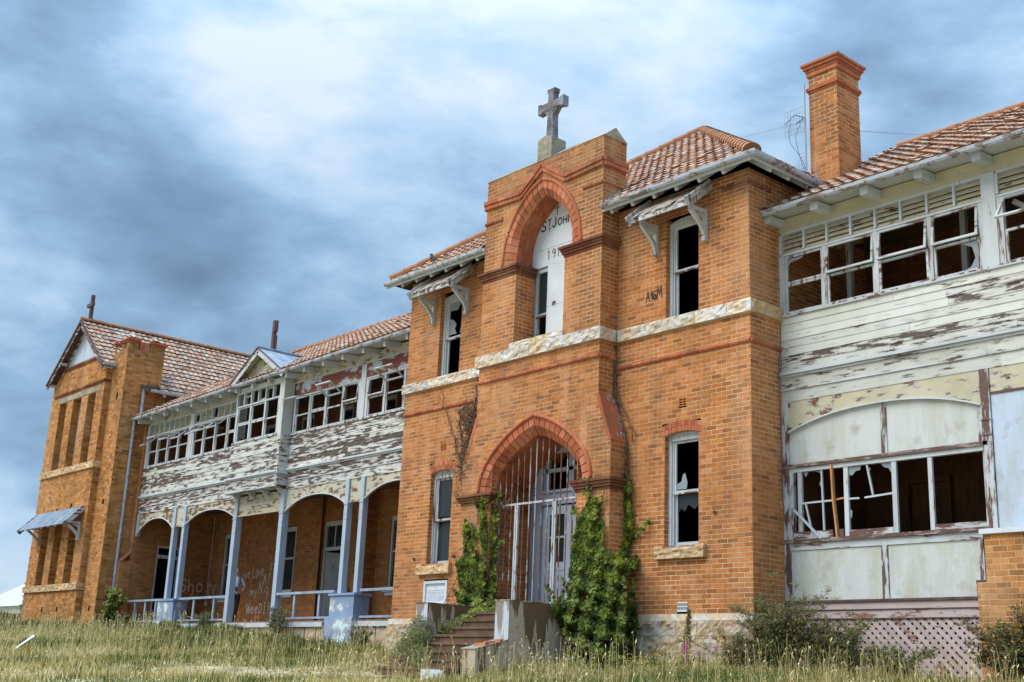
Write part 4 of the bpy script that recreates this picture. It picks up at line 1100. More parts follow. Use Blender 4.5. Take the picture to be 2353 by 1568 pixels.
# vents, graffiti, foundation stone
def air_brick(x0, x1, z0, z1, mat, label, y=-.006, n=2, m=4, voidm='dark'):
    mb = MB(); mb.box(x0, x1, y+.03, y+.06, z0, z1, m=1)
    w = .016
    for k in range(m+1): xx = x0+(x1-x0-w)*k/m; mb.box(xx, xx+w, y, y+.03, z0, z1, .5)
    for k in range(n+1): zz = z0+(z1-z0-w)*k/n; mb.box(x0, x1, y+.001, y+.029, zz, zz+w, .5)
    return mb.build('air_vent', [mat, voidm], B, label)
air_brick(-1.70, -1.50, 3.77, 3.93, 'brick', 'terracotta air vent above the lower right window', n=3, m=2)
air_brick(-8.98, -8.76, 3.745, 3.905, 'brick', 'terracotta air vent above the lower left window', n=3, m=2)
mb = MB(); mb.box(-1.712, -1.464, .02, .03, 0, .172, m=1); mb.box(-1.712, -1.464, -.008, .02, 0, .03); mb.box(-1.712, -1.464, -.008, .02, .078, .096); mb.box(-1.712, -1.464, -.008, .02, .146, .172)
for k in range(8):
    x = -1.71+.246*k/7-.004
    for z in (.03, .096): mb.beam((x, .006, z), (x+.018, .006, z+.05), .013, .012, (0, 1, 0))
mb.build('air_vent', ['white', 'black'], B, 'white pierced air vent just above the footing')
for (x, z) in ((-.82, 1.72), (-2.42, 1.66), (-9.72, 1.3), (-8.25, 1.3)):
    mb = MB(); mb.beam((x-.05, -.03, z), (x+.05, -.03, z+.01), .02, .02); mb.beam((x, -.01, z-.03), (x, -.05, z+.03), .02, .03); mb.build('wall_bracket', 'rust', B)

GLY = {'S': [[(.9, .85), (.6, 1), (.25, .9), (.15, .7), (.4, .55), (.75, .42), (.85, .2), (.6, .02), (.25, .03), (.05, .18)]],
       'T': [[(0, 1), (1, 1)], [(.5, 1), (.5, 0)]], 'J': [[(.75, 1), (.75, .2), (.55, .0), (.2, .02), (.05, .22)]],
       'O': [[(.5, 1), (.15, .85), (.05, .5), (.15, .15), (.5, 0), (.85, .15), (.95, .5), (.85, .85), (.5, 1)]],
       'H': [[(.1, 1), (.1, 0)], [(.9, 1), (.9, 0)], [(.1, .5), (.9, .5)]], 'N': [[(.1, 0), (.1, 1), (.9, 0), (.9, 1)]],
       '1': [[(.25, .85), (.5, 1), (.5, 0)]], '9': [[(.85, .7), (.5, .48), (.12, .7), (.4, 1), (.75, .95), (.88, .7), (.8, .3), (.5, 0)]],
       '2': [[(.1, .78), (.4, 1), (.8, .85), (.8, .6), (.1, 0), (.95, 0)]],
       'A': [[(0, 0), (.5, 1), (.9, 0)], [(.15, .4), (.8, .45)]], 't': [[(.5, 1), (.45, .1), (.8, 0)], [(.1, .7), (.9, .75)]], 'o': [[(.5, .65), (.1, .4), (.3, 0), (.8, .1), (.85, .5), (.5, .65)]],
       'M': [[(0, 0), (.2, 1), (.5, .35), (.85, 1), (1, 0)]], 'L': [[(.2, 1), (.05, 0), (.9, .05)]], 'i': [[(.5, .6), (.45, 0)], [(.5, .85), (.52, .9)]], 'v': [[(0, .6), (.4, 0), (.9, .6)]],
       'e': [[(.1, .35), (.85, .4), (.6, .65), (.2, .55), (.1, .2), (.5, 0), (.9, .12)]], ',': [[(.4, .05), (.2, -.25)]], 'F': [[(.1, 0), (.15, 1), (.9, .95)], [(.15, .5), (.7, .5)]], 'u': [[(.1, .6), (.2, .05), (.6, .02), (.85, .6), (.9, 0)]],
       'r': [[(.2, .6), (.2, 0)], [(.2, .4), (.8, .6)]], 'n': [[(.1, .6), (.1, 0)], [(.1, .4), (.5, .65), (.85, .45), (.85, 0)]], 'W': [[(0, 1), (.2, 0), (.5, .8), (.75, 0), (1, 1)]], 'D': [[(.15, 0), (.15, 1), (.7, .85), (.9, .45), (.65, .08), (.15, 0)]],
       'I': [[(.5, 1), (.5, 0)], [(.2, 1), (.8, 1)], [(.2, 0), (.8, 0)]], '!': [[(.5, 1), (.5, .3)], [(.5, .08), (.5, 0)]], 'h': [[(.1, 1.1), (.15, 0)], [(.15, .4), (.5, .7), (.8, .5), (.8, -.1), (.4, -.5)]], 'y': [[(.1, .7), (.5, .2)], [(.95, .75), (.3, -.5)]], 'm': [[(0, .6), (0, 0)], [(0, .4), (.3, .65), (.5, .4), (.5, 0)], [(.5, .4), (.8, .65), (1, .4), (1, 0)]], ' ': []}
DEP = [0]
def strokes(mb, pts, fn, w, rnd=.5):
    for k_, (a, b) in enumerate(zip(pts[:-1], pts[1:])):
        DEP[0] = (DEP[0]+1) % 9; dp = DEP[0]*.0005
        a, b = np.array(a, float), np.array(b, float); d = b-a; L = np.linalg.norm(d)
        if L < 1e-6: continue
        d = d/L; n = np.array([-d[1], d[0]])*w/2; a2, b2 = a-d*w*.35, b+d*w*.35
        mb.poly([fn(*(a2-n), dp), fn(*(b2-n), dp), fn(*(b2+n), dp), fn(*(a2+n), dp)], rnd)
def write(mb, text, u, v, h, w, gap, sw, fn, slope=0.0):
    for ch in text:
        for st in GLY.get(ch, []): strokes(mb, [(u+x*w, v+y*h+slope*(x*w)) for x, y in st], fn, sw, random.random())
        u += w+gap; v += slope*(w+gap)
mb = MB(); f0 = lambda u, v, d=0: (u, -.007-d, v)
write(mb, 'A', -2.56, 6.0, .22, .10, 0, .022, f0); write(mb, 't', -2.44, 6.05, .12, .08, 0, .03, f0); write(mb, 'o', -2.37, 6.03, .13, .09, 0, .032, f0); write(mb, 'M', -2.27, 6.02, .24, .13, 0, .022, f0)
mb.build('graffiti', 'black', wall_r, 'black scrawled graffiti AtoM')
st = MB(); fx0, fx1, fz0, fz1 = -9.30, -8.44, .222, .783
st.box(fx0, fx1, -.02, .1, fz0, fz0+.05, .6); st.box(fx0, fx1, -.02, .1, fz1-.06, fz1, .6); st.box(fx0, fx0+.07, -.019, .1, fz0+.05, fz1-.06, .6); st.box(fx1-.07, fx1, -.019, .1, fz0+.05, fz1-.06, .6)
sto = st.build('foundation_stone', 'white', B, 'white framed foundation stone with a small engraved inscription beside the steps')
mb = MB(); mb.box(fx0+.07, fx1-.07, .012, .05, fz0+.05, fz1-.06); slab = mb.build('slab', 'marble', sto)
lines = ['THIS FOUNDATION STONE', 'OF', 'ST JOHNS ORPHANAGE FOR BOYS', 'WAS BLESSED AND LAID', 'ON THE 17TH OF MARCH 1912', 'BY RT REV DR GALLAGHER', 'BISHOP OF GOULBURN']
for k, t in enumerate(lines):
    cu = bpy.data.curves.new('inscription', 'FONT'); cu.body = t; cu.size = .055 if k not in (2, 4) else .045; cu.align_x = 'CENTER'; cu.resolution_u = 1
    to = bpy.data.objects.new('inscription_tmp', cu); COL.objects.link(to)
    dg = bpy.context.evaluated_depsgraph_get(); me = bpy.data.meshes.new_from_object(to.evaluated_get(dg)); bpy.data.objects.remove(to)
    me.materials.clear(); me.materials.append(M['greylet'])
    me.transform(Matrix.Translation(((fx0+fx1)/2, .008, fz1-.125-.052*k)) @ Matrix.Rotation(R(90), 4, 'X') @ Matrix.Scale(.98, 4))
    link(bpy.data.objects.new('inscription', me), slab)

# ---------------------------------------------------------------- niche: name board, window, cross
yb = .075
mb = MB()
prof = [(CX-w, z) for w, z in [(half(A2i, z)+.05, z) for z in np.linspace(7.50, 8.9, 14)]]
poly = [(-6.02, 7.50)]+[(CX-half(A2i, z)-.04, z) for z in np.linspace(7.55, 8.92, 14)]+[(CX+half(A2i, z)+.04, z) for z in np.linspace(8.92, 7.55, 14)]+[(-4.42, 7.50)]
mb.prism([(CX-.84+0, 7.91)]+[(CX-half(A2i, z)-.04, z) for z in np.linspace(7.912, 8.92, 12)]+[(CX+half(A2i, z)+.04, z) for z in np.linspace(8.92, 7.912, 12)], lambda u, v, t: (u, t, v), yb+.03, yb, .6, .05)
mb.box(-6.1, -4.35, yb, yb+.03, 7.505, 7.902, .55, .05)
mb.box(-5.575, -5.01, yb-.004, yb+.03, 5.66, 6.55, .6); mb.box(-5.575, -5.01, yb-.004, yb+.03, 6.556, 7.500, .58)
board = mb.build('name_board', 'white', B, 'white name board in the niche lettered ST JOHN 1912')
mb = MB(); fb = lambda u, v, d=0: (u, yb-.006-d, v)
def thick(ch, u, v, w, h, s): 
    for stx in GLY[ch]: strokes(mb, [(u+x*w, v+y*h) for x, y in stx], fb, s)
thick('S', -5.83, 8.345, .17, .235, .034); thick('T', -5.625, 8.43, .115, .15, .024); strokes(mb, [(-5.60, 8.375), (-5.53, 8.375)], fb, .018); strokes(mb, [(-5.575, 8.325), (-5.56, 8.325)], fb, .022)
thick('J', -5.47, 8.37, .13, .215, .03); thick('O', -5.30, 8.375, .13, .16, .027); thick('H', -5.135, 8.375, .125, .16, .026); thick('N', -4.975, 8.375, .125, .16, .026)
strokes(mb, [(-5.33, 8.63), (-5.325, 8.88)], fb, .02); strokes(mb, [(-5.41, 8.80), (-5.24, 8.805)], fb, .02)
for i, ch in enumerate('1912'):
    thick(ch, (-5.62, -5.46, -5.31, -5.16)[i], 7.655, .13 if ch != '1' else .12, .195, .017)
mb.build('lettering', 'letter', board, 'dark brown painted letters and numerals')
mb = MB(); mb.beam((-5.36, yb-.03, 6.60), (-5.28, yb-.03, 6.62), .03, .02); mb.beam((-5.36, yb-.01, 6.60), (-5.36, yb-.03, 6.55), .02, .02); mb.build('bolt', 'rust', board)
w = MB(); y = .115
for (a, b, c, d) in ((-6.05, -5.93, 5.66, 7.50), (-4.51, -4.40, 5.66, 7.50), (-5.93, -4.51, 7.40, 7.50), (-5.93, -4.51, 5.66, 5.73), (-5.93, -4.51, 6.40, 6.45), (-5.62, -5.56, 5.73, 7.40), (-4.93, -4.87, 5.73, 7.40)):
    w.box(a, b, y, y+.09, c, d, random.random(), .22)
w.box(-5.95, -4.5, y-.03, y, 6.36, 6.40, .2, .7)
nw = w.build('niche_window', 'trim', B, 'white sash window half hidden behind a board in the niche')
p = MB(); p.box(-5.93, -5.62, y+.04, y+.045, 6.45, 7.40); p.build('pane', 'glass', nw)
# cross on the tower
mb = MB(); mb.prism([(-5.48, 9.70), (-5.02, 9.70), (-5.03, 10.27), (-5.25, 10.33), (-5.47, 10.27)], lambda u, v, t: (u, t, v), -.45, -.02, .5)
mb.build('cross_base', 'coping', B, 'square mossy cement base of the stone cross')
cy = -.235
def cross_arm(mb, c, d, L, w, flare):
    c, d = Vector(c), Vector(d); s = Vector((1, 0, 0)) if abs(d.z) > .5 else Vector((0, 0, 1)); t = d.cross(s)
    prev = None
    prof_ = ((0, w), (L*.45, w), (L*.72, w*1.02), (L*.80, flare), (L*.9, flare*.92), (L, flare*1.08))
    for (l0, w0), (l1, w1) in zip(prof_[:-1], prof_[1:]):
        n = len(mb.V)
        for (l, ww) in ((l0, w0), (l1, w1)):
            for i, j in ((-1, -1), (1, -1), (1, 1), (-1, 1)): mb.V.append(tuple(c+d*l+s*ww*i+t*min(ww, .085)*j))
        for k in range(4): mb.face((n+k, n+(k+1) % 4, n+4+(k+1) % 4, n+4+k), .5)
        if l1 == L: mb.face((n+4, n+5, n+6, n+7), .5)
mb = MB(); mc = (-5.25, cy, 11.13)
mb.prism([(-5.37, 10.30), (-5.13, 10.30), (-5.15, 10.40), (-5.165, 11.0), (-5.335, 11.0), (-5.35, 10.40)], lambda u, v, t: (u, t, v), cy-.085, cy+.085, .5)
cross_arm(mb, mc, (0, 0, 1), .40, .082, .118); cross_arm(mb, mc, (1, 0, 0), .41, .085, .118); cross_arm(mb, mc, (-1, 0, 0), .41, .085, .118); mb.box(-5.335, -5.165, cy-.086, cy+.086, 10.98, 11.22)
for s in (1, -1): mb.prism([(s*.08-5.25, 10.86), (s*.22-5.25, 11.05), (s*.08-5.25, 11.05)], lambda u, v, t: (u, t, v), cy-.07, cy+.07, .4)
mb.build('stone_cross', 'crossstone', B, 'weathered grey stone cross with flared arms on top of the tower')
# timber crosses
mb = MB(); mb.box(-30.83, -30.71, -.36, -.24, 10.95, 12.13, .5); mb.box(-31.03, -30.50, -.40, -.30, 11.66, 11.79, .5); mb.build('timber_cross', 'timber_dark', B, 'dark timber cross on the far left gable')
mb = MB(); mb.box(-18.93, -18.80, .85, .98, 7.9, 8.58, .5); mb.box(-18.93, -18.83, .85, .96, 8.58, 8.70, .5); mb.box(-18.93, -18.80, .85, .98, 8.70, 9.05, .5); mb.build('broken_cross_post', 'timber_dark', B, 'dark notched post of a lost cross on the iron gablet')
# chimney
CH0, CH1, CHY0, CHY1 = .02, .68, 1.95, 2.70
chw = brick_wall('brick_wall', 'front face of the chimney', (CH0, CHY0), (1, 0), (0, -1), CH1-CH0, 7.2, 10.72, grime_shade=lambda u, z: .12+.3*random.random()*(z > 9.6))
brick_wall('brick_wall', 'right face of the chimney', (CH1, CHY0), (0, 1), (1, 0), CHY1-CHY0, 7.2, 10.72)
brick_wall('brick_wall', None, (CH0, CHY1), (0, -1), (-1, 0), CHY1-CHY0, 7.2, 10.72); brick_wall('brick_wall', None, (CH1, CHY1), (-1, 0), (0, 1), CH1-CH0, 7.2, 10.72)
mb = MB()
for (z0, z1, pr) in ((10.34, 10.38, .02), (10.383, 10.45, .045), (10.70, 10.79, .035), (10.793, 10.85, .05), (10.853, 10.92, .085), (10.923, 10.97, .12), (10.973, 11.03, .02)):
    mb.box(CH0-pr, CH1+pr, CHY0-pr, CHY1+pr, z0, z1, random.random(), .1)
mb.build('chimney_cap', 'brick_red', B, 'corbelled red brick chimney head')
mb = MB(); mb.box(CH0-.02, CH0+.25, CHY0-.1, CHY0, 8.05, 8.2); mb.build('flashing', 'iron', B)
# lead flashing where roof meets tower
mb = MB()
for k in range(6): mb.box(TR+.005, TR+.03, EY+.02+k*.075, EY+.10+k*.075, EZ+.02+k*.06, EZ+.17+k*.06, .6)
mb.build('flashing', 'gutter', B, 'stepped pale flashing beside the tower')
# porch interior, doors and grille
mb = MB(); mb.poly([(-6.6, TY, -.045), (-3.8, TY, -.045), (-3.8, 1.0, -.045), (-6.6, 1.0, -.045)]); mb.build('porch_floor', 'floorboards', B)
mb = MB(); yd = .62
def bx(a, b, c, d, y0=yd, y1=yd+.09, g=.15, rnd=None): mb.box(a, b, y0, y1, c, d, random.random() if rnd is None else rnd, g)
bx(-6.52, -6.10, -.04, 3.7, yd+.06, yd+.08); bx(-6.30, -6.12, -.04, 3.62); bx(-4.33, -4.15, -.04, 3.62); bx(-6.12, -4.33, 2.33, 2.56); bx(-6.12, -4.33, 2.57, 2.63, yd-.05); bx(-4.15, -3.9, -.04, 3.7, yd+.06, yd+.08)
bx(-6.12, -4.33, 3.42, 3.62); bx(-5.30, -5.15, 2.63, 3.42); bx(-6.12, -4.33, 3.02, 3.10)
bx(-6.02, -5.95, 2.63, 3.42); bx(-4.50, -4.43, 2.63, 3.42)
df = mb.build('door_frame', 'door', B, 'lilac-white frame and fanlight of the entrance doors')
mb = MB()
for (x0, x1) in ((-6.10, -5.24), (-5.22, -4.35)):
    mb = MB(); bx(x0, x0+.20, 0, 2.30, yd+.05, yd+.10); bx(x1-.20, x1, 0, 2.30, yd+.05, yd+.10); bx(x0+.20, x1-.20, 2.12, 2.30, yd+.05, yd+.10); bx(x0+.20, x1-.20, 0, 1.10, yd+.065, yd+.10)
    bx(x0+.20, x1-.20, .95, 1.12, yd+.05, yd+.10); bx(x0+.20, x1-.20, 1.62, 1.66, yd+.06, yd+.09); bx(x0+.26, x1-.26, .12, .85, yd+.05, yd+.07)
    dd = mb.build('door', 'door', df); mb = MB(); mb.box(x0+.2, x1-.2, yd+.075, yd+.08, 1.12, 2.12); mb.build('pane', 'glass', dd)
mb = MB(); mb.beam((-6.4, .35, .0), (-5.9, .5, .30), .05, .09); mb.build('loose_plank', 'orange_wood', B, 'orange-brown plank leaning inside the porch')
gr = MB(); gy = TY+.22
gr.box(-6.50, -3.92, gy-.02, gy+.02, 2.215, 2.255, .5, .35)
gro = gr.build('entrance_grille', 'steel', B, 'rusty white iron bar grille closing the entrance arch')
for k in range(14):
    x = -6.46+.1862*k
    if x > -3.95: break
    zt = min(3.56, float(np.interp(abs(x-CX), A1i[::-1, 0], A1i[::-1, 1])) if abs(x-CX) < 1.31 else 2.6)
    b = MB(); b.tube([(x, gy, -.03), (x, gy, zt)], .0125 if k % 5 else .014, 6, random.random(), random.uniform(.25, .75)); b.build('bar', 'steel', gro)
for x in (-5.93, -5.87, -4.78, -4.72):
    b = MB(); b.box(x-.022, x+.022, gy-.025, gy+.025, -.03, 2.21, random.random(), .28); b.build('gate_post', 'steel', gro)
# ---------------------------------------------------------------- verandas
YV, YBK = .90, 3.75
# back walls
VB = [(-26.05, -25.25, 1.15, 3.25), (-22.10, -21.28, 1.22, 3.24), (-19.62, -18.55, -.05, 3.26), (-16.05, -15.25, 1.15, 3.2)]
wb = brick_wall('brick_wall', 'shaded back wall of the left veranda', (-27.05, YBK), (1, 0), (0, -1), 16.55, -.1, 4.05, sh(VB, -27.05), 'brick', 'mortar_tan', grime_shade=lambda u, z: .34)  # flat darkening and darker mortar put the veranda shade into the colour
brick_wall('brick_wall', 'chimney breast on the left veranda back wall', (-20.95, YBK-.12), (1, 0), (0, -1), 1.30, -.1, 4.05, (), 'brick', 'mortar_tan', grime_shade=lambda u, z: .3)  # veranda shade painted as a constant darkening
brick_wall('brick_wall', None, (-17.25, YBK-.45), (1, 0), (0, -1), .5, -.1, 4.05, (), 'brick', 'mortar_tan', grime_shade=lambda u, z: .3); brick_wall('brick_wall', None, (-16.75, YBK-.45), (0, 1), (1, 0), .45, -.1, 4.05, (), 'brick', 'mortar_tan', grime_shade=lambda u, z: .3)  # same painted shade on the projecting pier
UP = [(-26.2+2.3*k, -25.4+2.3*k, 5.0, 6.9) for k in range(7)]
brick_wall('brick_wall', 'back wall of the upper left veranda', (-27.05, YBK), (1, 0), (0, -1), 16.55, 4.05, 7.3, sh(UP, -27.05), 'brick_dark', 'dark')  # dark brick and dark bed stand in for the shade indoors
brick_wall('brick_wall', 'back wall of the upper right veranda', (0, YBK), (1, 0), (0, -1), 9, 4.05, 7.5, [(1.6, 2.4, 4.1, 6.4), (4.6, 5.5, 4.1, 6.4)], 'brick_dark', 'brownboard', grime_shade=lambda u, z: .2)  # brick and bed coloured dark in place of interior shade
brick_wall('brick_wall', None, (-10.5, 3.75), (0, -1), (-1, 0), 3.7, -.1, 7.3)
for (x0, x1, z0, z1) in VB+UP:
    mb = MB(); g = .15
    mb.box(x0, x0+.08, YBK+.02, YBK+.14, z0, z1, .5, g); mb.box(x1-.08, x1, YBK+.02, YBK+.14, z0, z1, .5, g); mb.box(x0+.08, x1-.08, YBK+.02, YBK+.14, z1-.14, z1, .5, g)
    if z0 > 0:
        mb.box(x0+.08, x1-.08, YBK+.05, YBK+.10, (z0+z1)/2-.03, (z0+z1)/2+.03, .5, g)
        mb.box(x0-.12, x1+.12, YBK-.10, YBK+.02, z0-.14, z0-.005, .8, .05); mb.box(x0-.05, x1+.05, YBK-.05, YBK+.02, z0-.24, z0-.142, .8, .05)
    else:
        mb.box(x0+.08, x1-.08, YBK+.03, YBK+.12, 2.36, 2.46, .5, g); mb.box((x0+x1)/2-.02, (x0+x1)/2+.02, YBK+.06, YBK+.09, 2.46, z1-.14, .5, g)
    o = mb.build('sash_window' if z0 > 0 else 'door_frame', 'trim', B)
    p = MB(); p.box(x0+.08, x1-.08, YBK+.085, YBK+.09, max(z0, 2.46) if z0 < 0 else z0, z1-.14); p.build('pane', 'glass', o)
    if z0 < 0:
        d = MB(); c, s = math.cos(1.1), math.sin(1.1)
        d.obox((x0+.10+.38*c, YBK+.08+.38*s, 1.16), (.38*c, .38*s, 0), (-.02*s, .02*c, 0), (0, 0, 1.16), .8, .2); d.build('door', 'trim', o)
# door of the end wall
mb = MB(); mb.box(-27.06, -27.16, 1.72, 1.79, 0, 2.75, .4, .3); mb.box(-27.06, -27.16, 2.55, 2.62, 0, 2.75, .4, .3); mb.box(-27.06, -27.16, 1.79, 2.55, 2.30, 2.42, .6, .3); mb.box(-27.06, -27.16, 1.79, 2.55, 2.66, 2.75, .7, .2)
ed = mb.build('door_frame', 'trim', B); mb = MB(); mb.box(-27.95, -27.2, 1.80, 1.84, 0, 2.3, .3, .5); mb.build('door', 'timber_dark', ed, 'dark half-open door at the end of the veranda')  # leaf coloured dark in place of the dimness in the doorway
# dark rooms
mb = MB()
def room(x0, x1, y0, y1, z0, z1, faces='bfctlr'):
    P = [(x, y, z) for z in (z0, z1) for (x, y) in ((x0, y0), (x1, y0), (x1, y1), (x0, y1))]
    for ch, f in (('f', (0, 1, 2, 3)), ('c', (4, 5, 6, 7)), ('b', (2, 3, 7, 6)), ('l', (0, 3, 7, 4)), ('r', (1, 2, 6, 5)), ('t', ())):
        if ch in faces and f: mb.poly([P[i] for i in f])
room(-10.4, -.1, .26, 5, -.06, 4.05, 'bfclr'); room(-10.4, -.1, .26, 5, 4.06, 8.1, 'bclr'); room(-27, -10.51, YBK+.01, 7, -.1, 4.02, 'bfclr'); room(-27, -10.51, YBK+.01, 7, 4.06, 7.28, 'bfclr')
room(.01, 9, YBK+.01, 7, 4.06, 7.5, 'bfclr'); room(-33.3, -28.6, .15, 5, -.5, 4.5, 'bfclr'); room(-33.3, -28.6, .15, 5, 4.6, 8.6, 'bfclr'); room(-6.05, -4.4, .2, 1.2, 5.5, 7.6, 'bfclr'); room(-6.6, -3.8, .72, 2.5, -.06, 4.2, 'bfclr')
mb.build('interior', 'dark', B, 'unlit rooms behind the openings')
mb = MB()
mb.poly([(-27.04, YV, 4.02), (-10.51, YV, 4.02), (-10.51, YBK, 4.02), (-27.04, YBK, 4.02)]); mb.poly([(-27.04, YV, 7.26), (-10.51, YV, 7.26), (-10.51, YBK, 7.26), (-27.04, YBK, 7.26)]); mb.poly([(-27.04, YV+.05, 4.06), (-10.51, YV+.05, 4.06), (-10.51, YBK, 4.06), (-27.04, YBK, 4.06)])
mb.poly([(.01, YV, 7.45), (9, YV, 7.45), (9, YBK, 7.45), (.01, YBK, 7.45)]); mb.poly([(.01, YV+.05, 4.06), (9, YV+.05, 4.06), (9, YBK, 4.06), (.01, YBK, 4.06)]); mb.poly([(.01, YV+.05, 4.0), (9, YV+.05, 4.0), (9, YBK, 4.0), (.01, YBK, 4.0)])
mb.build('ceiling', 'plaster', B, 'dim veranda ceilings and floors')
mb = MB(); mb.poly([(.01, YBK-.3, -.1), (9, YBK-.3, -.1), (9, YBK-.3, 4), (.01, YBK-.3, 4)]); mb.poly([(.012, YV+.1, -.1), (.012, YBK, -.1), (.012, YBK, 4), (.012, YV+.1, 4)]); mb.poly([(.0, YV+.03, .02), (9, YV+.03, .02), (9, YBK, .02), (.0, YBK, .02)])
mb.box(.9, 1.0, YBK-.42, YBK-.31, 0, 2.6, .3); mb.box(1.75, 1.85, YBK-.42, YBK-.31, 0, 2.6, .3); mb.box(.9, 1.85, YBK-.43, YBK-.312, 2.5, 2.62, .3)
mb.build('inner_lining', 'brownboard', B, 'brown stained boards inside the enclosed right veranda')
mb = MB()
mb.box(9.0, 9.1, YV, 8, -2, 7.6); mb.box(-10.5, 9, 7, 7.1, -1, 7.5); mb.box(-27, -10.5, 7, 7.1, -1, 7.5); mb.box(-33.4, -27, 8, 8.1, -1, 9); mb.box(-10.5, -.0, 10, 10.1, -1, 8.2); mb.box(-.1, 0, 3.9, 10, -1, 8.2); mb.box(-10.6, -10.5, 3.9, 10, -1, 8.2); mb.box(-27.3, -27.2, 8, 14, -1, 8)
mb.build('rear_wall', 'brick', B, 'plain rear and end walls')
# veranda floor
mb = MB()
mb.poly([(-27.04, YV-.03, .02), (-10.51, YV-.03, .02), (-10.51, YBK, .02), (-27.04, YBK, .02)]); mb.box(-27.0, -10.55, YV-.09, YV-.03, -.035, .017, .2)
mb.build('veranda_floor', 'floorboards', B, 'worn floor edge of the left veranda')
mb = MB()
for (a, b) in ((-19.9, -17.4), (-22.9, -20.2), (-17.2, -14.7), (-13.1, -10.6)):
    mb.box(a, b, YV-.11, YV-.055, -.14, -.02, random.random(), .12)
mb.build('floor_edge_board', 'trim_h', B, 'white board along the veranda floor edge')
mb = MB()
for k in range(30): x = -26.6+.55*k; mb.box(x, x+.5, YV-.04, YV+.2, -1.1, -.15, random.random())
mb.build('veranda_footing', 'plinth', B, 'rough stone footing under the veranda')

# posts, pedestals, rails
def post(x, z0, z1, w=.15, g=.12, y=YV+.03):
    mb = MB(); h = w/2
    mb.box(x-h, x+h, y-h, y+h, z0, z1, .6, g)
    for z in (2.62, 2.78): 
        if z0 < 2.5: mb.box(x-h-.006, x+h+.006, y-h-.006, y+h+.006, z, z+.018, .5, g)
    mb.box(x-h-.012, x+h+.012, y-h-.012, y+h+.012, 3.02, 3.07, .5, g)
    return mb.build('veranda_post', 'post', B)
for x in (-24.17, -23.45, -14.08, -13.36): post(x, .68, 3.70, .16)
for x in (-20.05, -17.36): post(x, -.05, 3.70, .20, .10)
post(-26.98, 2.95, 3.7, .12, .3)
def pedestal(xc, z1, z0, label):
    mb = MB(); y = YV+.05
    mb.box(xc-.60, xc+.60, y-.27, y+.27, z1-.06, z1, .7, .15); mb.box(xc-.55, xc+.55, y-.235, y+.235, .07, z1-.062, .5, .22); mb.box(xc-.63, xc+.63, y-.31, y+.31, z0, .068, .8, .34)
    return mb.build('pedestal', 'blue', B, label)
pedestal(-13.72, .69, -.75, 'blue-grey painted pedestal of the nearer pair of veranda posts')
pedestal(-23.81, .76, -.5, 'blue-grey painted pedestal of the farther pair of veranda posts')
for (x0, x1, nb) in ((-27.0, -24.4, 3), (-23.2, -20.15, 2), (-17.26, -14.33, 2), (-13.13, -10.52, 1)):
    mb = MB(); mb.box(x0, x1, YV-.05, YV+.05, .73, .795, .6, .15); mb.box(x0, x1, YV-.035, YV+.035, .07, .125, .5, .2)
    o = mb.build('handrail', 'rail', B)
    for k in range(nb):
        x = x0+(x1-x0)*(k+.75)/(nb+.35) if nb > 1 else x0+1.5
        b = MB(); b.box(x-.045, x+.045, YV-.022, YV+.022, .126, .729, .6, .15); b.build('baluster', 'rail', o)
# arched valances
def valance(x0, x1, zs, zc, zt, name_label=None, y=YV, mat='board_cream', g=.42, th=.035):
    mb = MB(); n = 16
    xs = np.linspace(x0, x1, n+1); a = (x1-x0)/2; xc = (x0+x1)/2
    zz = [zs+(zc-zs)*(1-abs((x-xc)/a)**2.3) for x in xs]
    for i in range(n):
        n0 = len(mb.V)
        pts = [(xs[i], zz[i]), (xs[i+1], zz[i+1]), (xs[i+1], zt), (xs[i], zt)]
        mb.prism(pts, lambda u, v, t: (u, t, v), y, y+th, .5, g)
    o = mb.build('arched_valance', mat, B, name_label)
    t = MB()
    for i in range(n): t.beam((xs[i], y-.004, zz[i]), (xs[i+1], y-.004, zz[i+1]), .06, .03, (0, 0, 1), .7, .1)
    t.build('bead', 'trim_h', o)
    return o
valance(-26.92, -24.26, 3.05, 3.47, 3.69, g=.5); valance(-23.36, -20.17, 3.12, 3.47, 3.69, g=.5); valance(-17.25, -14.17, 3.07, 3.44, 3.69); valance(-13.27, -10.52, 3.12, 3.47, 3.69)
for (x0, x1) in ((-24.08, -23.54), (-13.99, -13.45)):
    mb = MB(); mb.box(x0, x1, YV+.0, YV+.03, 3.10, 3.69, .6, .35); mb.box(x0-.01, x1+.01, YV-.015, YV+.04, 3.06, 3.10, .4, .5); mb.build('valance_panel', 'board_cream', B)
mb = MB(); mb.box(-19.94, -17.47, YV-.01, YV+.03, 3.13, 3.69, .6, .36); mb.box(-19.94, -17.47, YV-.03, YV+.05, 3.10, 3.14, .5, .2)
for (a, b, c, d) in ((-19.5, -17.9, 3.45, 3.48), (-19.5, -17.9, 3.27, 3.30)): mb.box(a, b, YV-.025, YV-.01, c, d, .3, .5)
mb.build('valance_panel', 'board_cream', B, 'flat cream panel over the middle veranda opening')

